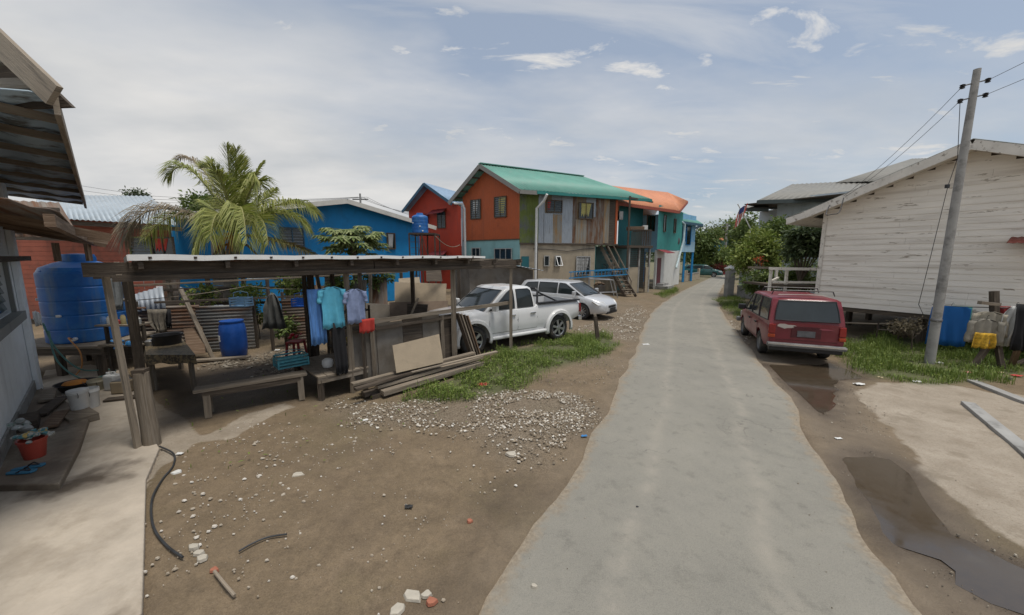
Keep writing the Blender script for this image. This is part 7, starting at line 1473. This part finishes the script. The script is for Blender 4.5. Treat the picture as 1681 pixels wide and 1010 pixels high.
mb = MB(); [mb.tube([cp_ - Vector((0, 0, .3)), cp_ + Vector((.5 * s, -.2, -.35)), cp_ + Vector((.95 * s, -.3, -.75))], [.05, .035, .02], 6) for s in (1, -.6)]; mb.build('dead_stalk', bark, palm)
# papaya
pc_ = at(578, 385, 12.0); pp = thing('papaya_tree', 'papaya tree with umbrella crown in front of the blue house', 'tree', (pc_.x, 12, 0)); mb = MB(); mb.tube([(pc_.x, 12, -.1), (pc_.x + .05, 12, 1.5), (pc_.x, 12, pc_.z - .1)], [.11, .1, .07], 10); mb.build('trunk', bark, pp, ang=80)
mb = MB(); mb2 = MB(); mb3 = MB(); q = random.Random(2)
for k in range(80):
    a = k * 2.4; el_ = q.uniform(-.75, 1.3); L_ = q.uniform(.45, .95); d = Vector((math.cos(a) * math.cos(el_), math.sin(a) * math.cos(el_), math.sin(el_) * .6)); b_ = pc_ + Vector((0, 0, -.25 + .3 * q.random())); e = b_ + d * L_ + Vector((0, 0, -.12))
    mb2.tube([b_, b_.lerp(e, .5) + Vector((0, 0, .08)), e], [.014, .011, .008], 4)
    nrm = (Vector((0, 0, 1)) + d * .5).normalized()
    for j in range(9):
        aa = (j - 4) * .62; base = Vector((d.x, d.y, 0)).normalized(); dr = Matrix.Rotation(aa, 3, 'Z') @ base; ln = (.34 - .035 * abs(j - 4)) * q.uniform(.85, 1.15)
        leafquad(mb, e, dr + Vector((0, 0, -.25)), nrm, ln, ln * .34, .25)
        for sg in (-1, 1): leafquad(mb, e + dr * ln * .4, Matrix.Rotation(sg * .7, 3, 'Z') @ dr + Vector((0, 0, -.3)), nrm, ln * .5, ln * .2, .25)
mb.build('leaves', lfpap, pp); mb2.build('leaf_stalks', paint('green_stalk', (.16, .2, .07)), pp)
for k in range(7): a = k * .9; mb3.lathe(pc_ + Vector((.13 * math.cos(a), .13 * math.sin(a), -.45 - .12 * (k % 3))), [(0.001, -.09), (.05, -.05), (.06, 0), (.03, .08), (.001, .1)], 10)
mb3.build('fruit', paint('green_fruit', (.06, .09, .02)), pp)
# shrubs and trees
bush('garden_shrub', 'large loose bright green shrub leaning over the boundary wall', 'shrub', at(1240, 412, 18.2), (1.15, 1.1, 1.15), 8500, .17, lf3, 3, 34, (15.2, 18.4, 0)); bush('garden_shrub', 'tall yellow-green shrub below the grey house eave', 'shrub', at(1275, 395, 19), (1.1, 1.0, 1.1), 6500, .17, lf1, 4, 26, (at(1275, 395, 19).x, 19, 0))
bush('dark_tree', 'dark glossy broad-leaved tree beside the clapboard house corner', 'tree', at(1318, 400, 15.2), (.85, .8, .85), 3200, .22, lf2, 5, 24, (at(1320, 400, 15.2).x, 15.2, 0)); bush('low_shrub', 'low bright leafy shrub at the foot of the white railing', 'shrub', at(1248, 462, 15.5), (.7, .6, .45), 2200, .14, lf1, 6, 14); bush('low_shrub', 'dark bushy growth behind the white railing', 'shrub', at(1315, 452, 16.4), (1.5, .8, .8), 3200, .17, lf1, 16, 20)
bush('red_flower_shrub', 'small shrub with red flowers at the front of the bright green shrub', 'shrub', at(1247, 427, 16.9), (.3, .3, .18), 90, .07, leafmat('red_flower', (.5, .04, .03), (.55, .12, .03)), 7, 8)
bush('verge_tree', 'dark round tree behind the light blue house', 'tree', at(1152, 405, 50), (2.6, 2.5, 3.2), 6000, .42, lf1, 8, 26); bush('magenta_shrub', 'magenta bougainvillea shrub at the far bend of the lane', 'shrub', at(1178, 441, 50), (1.4, 1.2, 1.1), 1800, .3, lfmag, 9, 14); bush('far_tree', 'feathery distant tree left of the far pole', 'tree', at(1172, 388, 85), (3.5, 3, 4), 2500, .5, lf2, 10, 20)
bush('far_tree', 'leafy distant tree between the far pole and the flag', 'tree', at(1212, 394, 62), (4.2, 3, 3.8), 5000, .5, lf1, 11, 30); bush('far_tree', 'yellowish bush at the lane end beneath the far pole', 'bush', at(1192, 420, 52), (2.2, 1.5, 1.6), 2600, .4, lf3, 12, 16); bush('far_tree', 'dark tree right behind the flagpole', 'tree', at(1238, 385, 40), (2.6, 2, 2.6), 4500, .4, lf1, 13, 24)
bush('back_tree', 'rounded tree showing through the palm above the blue house', 'tree', at(352, 352, 24), (2.0, 1.6, 1.3), 4000, .3, lf1, 14, 22); bush('back_tree', 'tiny treetop on the skyline above the silver roof', 'tree', at(228, 322, 40), (1.6, 1.2, .7), 700, .3, lf2, 15, 10)
for k, (u, v, Y_, r, n_, m_, lb) in enumerate(((330, 490, 10.6, .45, 700, lf3, 'leafy weeds behind the tin fence left of the drum'), (420, 500, 10.9, .65, 1500, lf3, 'tall leafy weeds in the gap between the tin fences'), (478, 470, 11.3, .5, 800, lf3, 'leafy weeds above the grey tin fence'), (560, 455, 11.5, .5, 900, lf1, 'leafy weeds behind the blue washing'), (620, 455, 12.5, .55, 900, lf1, 'leafy weeds left of the pale plywood'), (470, 535, 10.0, .35, 400, lf1, 'small weeds at the foot of the hanging coat'))):
    c_ = at(u, v, Y_); bush('weeds', lb, 'weeds', c_, (r, r * .7, r), n_, .12, m_, 30 + k, 12, None, 'weed clumps behind the shelter', trunkr=.02)
bush('dead_brush', 'dry grey brush at the edge of the dark under the clapboard house', 'brush', at(1500, 537, 9.6), (.7, .4, .3), 700, .07, leafmat('dry_twigs', (.10, .08, .05), (.2, .17, .11)), 40, 14, trunkr=.02)
# distant palms
for k, (u, v, Y_, lb) in enumerate(((1190, 384, 88, 'distant coconut palm just left of the far pole'), (1206, 380, 75, 'distant coconut palm right of the far pole'))):
    c_ = at(u, v, Y_); t_ = thing('distant_palm', lb, 'palm tree', (c_.x, Y_, 0)); mb = MB(); mb.tube([(c_.x, Y_, 0), c_], [.3, .2], 6); mb.build('trunk', bark, t_); mb = MB(); q = random.Random(70 + k)
    for j in range(13):
        a = j * 2.4; pr_ = None
        for s in range(12):
            t = s / 11; p = c_ + Vector((math.cos(a) * 3.4 * t, math.sin(a) * 3.4 * t, 1.6 * t - 3.2 * t * t))
            if pr_:
                for sg in (-1, 1): leafquad(mb, p, Vector((-math.sin(a) * sg, math.cos(a) * sg, -.7)), (0, 0, 1), .9 * (1 - t * .5), .25, .3)
            pr_ = p
    mb.build('fronds', lf2, t_)
# far treeline: reads as one mass
mb = MB(); q = random.Random(99)
for k in range(14000):
    a = q.uniform(-1.25, 1.25); R_ = 150 + q.random() * 40; x = R_ * math.tan(a) if abs(a) < 1.2 else R_ * 2.6 * (1 if a > 0 else -1); h = 4 + 5 * max(0, .5 + mnoise.noise(Vector((x * .03, 1, 1)))); p = Vector((x, R_, q.random() * h)); leafquad(mb, p, (q.uniform(-1, 1), q.uniform(-1, 1), q.uniform(-.3, 1)), (q.uniform(-1, 1), -1, 1), 2.2, 1.4, .2)
o_ = mb.build('treeline', lf2); o_['kind'] = 'stuff'
# ============ grass patches
def inpoly(p, poly):
    c = False
    for a, b_ in zip(poly, poly[1:] + poly[:1]):
        if (a.y > p.y) != (b_.y > p.y) and p.x < a.x + (p.y - a.y) / (b_.y - a.y) * (b_.x - a.x): c = not c
    return c
def grass(poly, n_, h, name='grass', leafy=0, seed=1):
    q = random.Random(seed); xs = [p.x for p in poly]; ys = [p.y for p in poly]; mb = MB(); k = 0; tries = 0
    while k < n_ and tries < n_ * 8:
        tries += 1; p = Vector((q.uniform(min(xs), max(xs)), q.uniform(min(ys), max(ys)), 0)); w = mnoise.noise(p * 1.3 + Vector((seed, 0, 0)))
        pj = p + Vector((mnoise.noise(p * 2.5), mnoise.noise(p * 2.5 + Vector((9, 9, 9))), 0)) * .35 + Vector((q.gauss(0, .09), q.gauss(0, .09), 0))
        if not inpoly(pj, poly) or w + .5 * mnoise.noise(p * 5) < -.34 + q.random() * .25: continue
        hh = h * (.40 + 1.0 * max(0, w + .4)) * q.uniform(.4, 1.3) * (1.7 if q.random() < .06 else 1); k += 1
        if q.random() < leafy:
            z = q.uniform(.02, hh); leafquad(mb, p + Vector((0, 0, z)), (q.uniform(-1, 1), q.uniform(-1, 1), q.uniform(-.1, .7)), (0, 0, 1), .055 * q.uniform(.4, 1.6), .026, .2)
        else:
            d = Vector((q.uniform(-1, 1), q.uniform(-1, 1), 0)) * hh * .5; s_ = Vector((-d.y, d.x, 0)); s_ = s_.normalized() * .0045 if s_.length > 0 else Vector((.004, 0, 0)); m_ = p + d * .35 + Vector((0, 0, hh * .65)); e = p + d + Vector((0, 0, hh))
            i = len(mb.v); mb.v += [p - s_ - Vector((0, 0, .01)), p + s_ - Vector((0, 0, .01)), m_ + s_ * .8, m_ - s_ * .8, e]; mb.f += [[i, i + 1, i + 2, i + 3], [i + 3, i + 2, i + 4]]; mb.uv += [None, None]; mb.sm += [False, False]
    o_ = mb.build(name, lfgrass); o_['kind'] = 'stuff'; return o_
grass(gr_left, 12500, .17, 'grass', .45, 1); grass(gr_right, 24000, .16, 'grass', .2, 2); grass(gr_back, 4000, .14, 'grass', .1, 3); grass(gr_mid, 3000, .18, 'grass', .1, 4)
grass(PX([(250, 640), (1000, 560), (1000, 620), (560, 760), (300, 820)]), 260, .05, 'grass', .3, 5)
# stumps by the grass
for k, (u, v, vt, w, lb) in enumerate(((982, 560, 519, .12, 'short leaning stump post in the grass behind the road verge'),)):
    p = gr(u, v); tp_ = at(u - 5, vt, p.y); t_ = thing('stump_post', lb, 'post', p); mb = MB(); mb.bar(p - Vector((0, 0, .05)), tp_, w, w * .8, w2=w * .8); mb.build('shaft', M['darkwood'], t_, bevel=.01); mb = MB(); mb.bar(tp_, tp_ + Vector((-.01, 0, .06)), w * .6, w * .5); mb.build('split_top', M['wood'], t_)
# ============ gravel, rubble, litter
def stones(poly, n_, s0, s1, m, name, seed, dens=None, zoff=0.0):
    q = random.Random(seed); xs = [p.x for p in poly]; ys = [p.y for p in poly]; mb = MB(); k = 0; tries = 0
    while k < n_ and tries < n_ * 12:
        tries += 1; p = Vector((q.uniform(min(xs), max(xs)), q.uniform(min(ys), max(ys)), zoff)); pj = p + Vector((mnoise.noise(p * 2), mnoise.noise(p * 2 + Vector((5, 5, 5))), 0)) * .3 + Vector((q.gauss(0, .10), q.gauss(0, .10), 0))
        if not inpoly(pj, poly) or mnoise.noise(p * 1.6 + Vector((seed, 3, 0))) + .5 * mnoise.noise(p * 6) < -.25 + q.random() * .5: continue
        if name != 'gravel' and any(inpoly(p, pd) for pd in puds): continue
        k += 1; s_ = s0 + (s1 - s0) * q.random() ** 3; nn = q.choice((4, 5, 6)); a0 = q.random() * 6; ht = s_ * q.uniform(.12, .4); bot = []; top = []
        for j in range(nn):
            a = a0 + 2 * math.pi * j / nn + q.uniform(-.3, .3); r = s_ * q.uniform(.6, 1.1); bot.append(p + Vector((r * math.cos(a), r * math.sin(a) * .8, -.005))); top.append(p + Vector((r * .72 * math.cos(a), r * .6 * math.sin(a), ht * q.uniform(.6, 1))))
        i = len(mb.v); mb.v += bot + top; fs = [[i + nn + j for j in range(nn)]] + [[i + j, i + (j + 1) % nn, i + nn + (j + 1) % nn, i + nn + j] for j in range(nn)]; mb.f += fs; mb.uv += [None] * len(fs); mb.sm += [False] * len(fs)
    o_ = mb.build(name, m); o_['kind'] = 'stuff'; return o_
def rockmat(nm, a, b_, c_):
    m = bpy.data.materials.new(nm); m.use_nodes = True; t = m.node_tree; bs = t.nodes['Principled BSDF']; g = t.nodes.new('ShaderNodeNewGeometry'); r = t.nodes.new('ShaderNodeValToRGB'); e = r.color_ramp.elements; e[0].color = (*a, 1); e[1].color = (*c_, 1); x = e.new(.6); x.color = (*b_, 1); t.links.new(g.outputs['Random Per Island'], r.inputs[0]); t.links.new(r.outputs[0], bs.inputs['Base Color']); bs.inputs['Roughness'].default_value = .85; return m
rk = rockmat('gravel_stone', (.14, .105, .07), (.29, .235, .165), (.68, .65, .58)); rk2 = rockmat('pale_rubble', (.28, .23, .17), (.42, .37, .30), (.58, .55, .50)); rk3 = rockmat('dull_pebble', (.10, .085, .065), (.20, .165, .12), (.42, .38, .31))
stones(gravel_main, 6500, .003, .030, rk, 'gravel', 1); stones(PX([(800, 650), (870, 640), (930, 648), (982, 668), (965, 700), (900, 715), (840, 690)]), 4200, .003, .024, rk, 'gravel', 2); stones(gravel_far, 1800, .012, .05, rk, 'gravel', 3); stones(gravel_back, 1500, .012, .06, rk3, 'gravel', 4); stones(gravel_right, 500, .01, .04, rk, 'gravel', 5)
yard = PX([(262, 760), (420, 690), (560, 700), (900, 770), (860, 840), (720, 1010), (240, 1010), (245, 830)])
stones(yard, 420, .003, .024, rk2, 'pebbles', 6); stones(PX([(262, 770), (420, 690), (640, 690), (640, 770), (400, 880), (262, 930)]), 330, .005, .032, rk2, 'pebbles', 7); stones(PX([(1230, 600), (1430, 640), (1500, 760), (1681, 940), (1681, 1010), (1490, 1010), (1350, 740)]), 420, .004, .018, rk3, 'pebbles', 8); stones(PX([(1010, 560), (1045, 575), (990, 660), (920, 780), (850, 740), (900, 620)]), 500, .006, .025, rk3, 'pebbles', 9)
stones(PX([(830, 1010), (1000, 690), (1060, 560), (1220, 560), (1330, 740), (1470, 1010)]), 130, .003, .010, rk3, 'pebbles', 10, zoff=.03)
def chunk(label, u, v, s_, m, seed, z=0.0, flat=.35, group='pale rubble chunks on the dirt yard', name='rubble_chunk'):
    q = random.Random(seed); p = gr(u, v, z); nn = 6; bot = []; top = []
    for j in range(nn): a = 2 * math.pi * j / nn + q.uniform(-.35, .35); r = s_ * q.uniform(.7, 1.15); bot.append(p + Vector((r * math.cos(a), r * .8 * math.sin(a), -.01))); top.append(p + Vector((r * .85 * math.cos(a), r * .7 * math.sin(a), s_ * flat * q.uniform(.7, 1.2))))
    mb = MB(); mb.add(bot + top, [[nn + j for j in range(nn)]] + [[j, (j + 1) % nn, nn + (j + 1) % nn, nn + j] for j in range(nn)]); single(mb.build(name, m, bevel=.004, loc=p), label, 'rubble', group)
pale = mat('pale_rubble_concrete', (.42, .385, .32), .9, var=.12, scale=8, bump=.4); bric = mat('broken_brick', (.34, .13, .08), .9, var=.2, scale=8, bump=.4)
chunk('squarish pale rubble chunk at the end of the black pipe', 317, 899, .055, pale, 1); chunk('pale rubble chunk just right of the pipe-end chunk', 325, 908, .045, pale, 2); chunk('flat pale rubble chunk below the pipe-end chunk', 332, 917, .05, pale, 3)
chunk('big flat pale slab chunk at the bottom of the yard near the road', 678, 978, .085, pale, 4, flat=.15); chunk('pale chunk right of the big flat slab chunk', 700, 977, .045, pale, 5); chunk('broken brick piece beside the flat slab chunks', 708, 988, .05, bric, 6, group='broken brick pieces on the yard', name='brick_piece'); chunk('angular pale chunk lowest in the yard', 652, 1000, .07, pale, 7, flat=.2)
chunk('jagged pale rubble chunk alone in the upper yard', 490, 779, .075, pale, 8, flat=.2); chunk('small broken brick lying on the middle yard', 771, 855, .04, bric, 9, group='broken brick pieces on the yard', name='brick_piece'); chunk('flat grey stone at the edge of the gravel towards the road', 838, 746, .09, pale, 10, flat=.2); chunk('long pale chunk on the pipe near the path', 290, 775, .06, M['offwhite'], 11, flat=.2); chunk('pink broken brick by the pale stick', 352, 936, .04, bric, 12, group='broken brick pieces on the yard', name='brick_piece')
chunk('small dark stone near the middle of the road', 1046, 832, .018, M['black'], 13, .03, group='stones on the road', name='road_stone'); chunk('pale stone on the near left of the road', 877, 962, .03, pale, 14, .03, group='stones on the road', name='road_stone')
lit = [('blue', (.04, .18, .4)), ('white', (.6, .6, .58)), ('red', (.4, .05, .04)), ('pink', (.5, .2, .2)), ('black', (.02, .02, .02)), ('tan', (.4, .33, .2))]
places = [(959, 716, 0, 'at the road edge below the gravel'), (671, 832, 4, 'in the middle of the yard'), (793, 632, 2, 'in the grass near the plank pile'), (600, 690, 1, 'in the gravel below the planks'), (1504, 627, 1, 'at the edge of the right grass'), (1410, 631, 1, 'in front of the right grass'), (1447, 620, 5, 'on the mud beside the right grass'), (1541, 596, 1, 'right of the pole foot'), (1568, 603, 4, 'in the grass beyond the pole'), (1640, 612, 5, 'below the cross-shaped post'), (1668, 617, 2, 'at the right edge of the grass'), (1590, 612, 3, 'in the grass below the yellow shorts'), (1655, 622, 4, 'beside the farther kerb'), (1376, 720, 1, 'on the mud above the big puddle'), (1060, 566, 1, 'on the verge left of the road'), (455, 575, 1, 'below the hanging coat'), (140, 712, 0, 'beside the wooden block'), (295, 745, 1, 'on the ground by the old post')]
for k, (u, v, ci, wh) in enumerate(places):
    q = random.Random(200 + k); p = gr(u, v, .01); s_ = q.uniform(.05, .10) if v < 660 else .035; mb = MB(); vs = []; n_ = 4
    for i in range(n_ + 1):
        for j in range(n_ + 1): x = (i / n_ - .5) * 2 * s_ * (1 + .3 * q.random()); y = (j / n_ - .5) * 1.4 * s_; vs.append(p + Vector((x, y, .35 * s_ * q.random())))
    mb.add(vs, [(i * (n_ + 1) + j, (i + 1) * (n_ + 1) + j, (i + 1) * (n_ + 1) + j + 1, i * (n_ + 1) + j + 1) for i in range(n_) for j in range(n_)]); single(mb.build('litter', paint('litter_' + lit[ci][0], lit[ci][1]), solid=.003, loc=p), 'crumpled %s scrap of litter %s' % (lit[ci][0], wh), 'litter', 'litter on the ground')
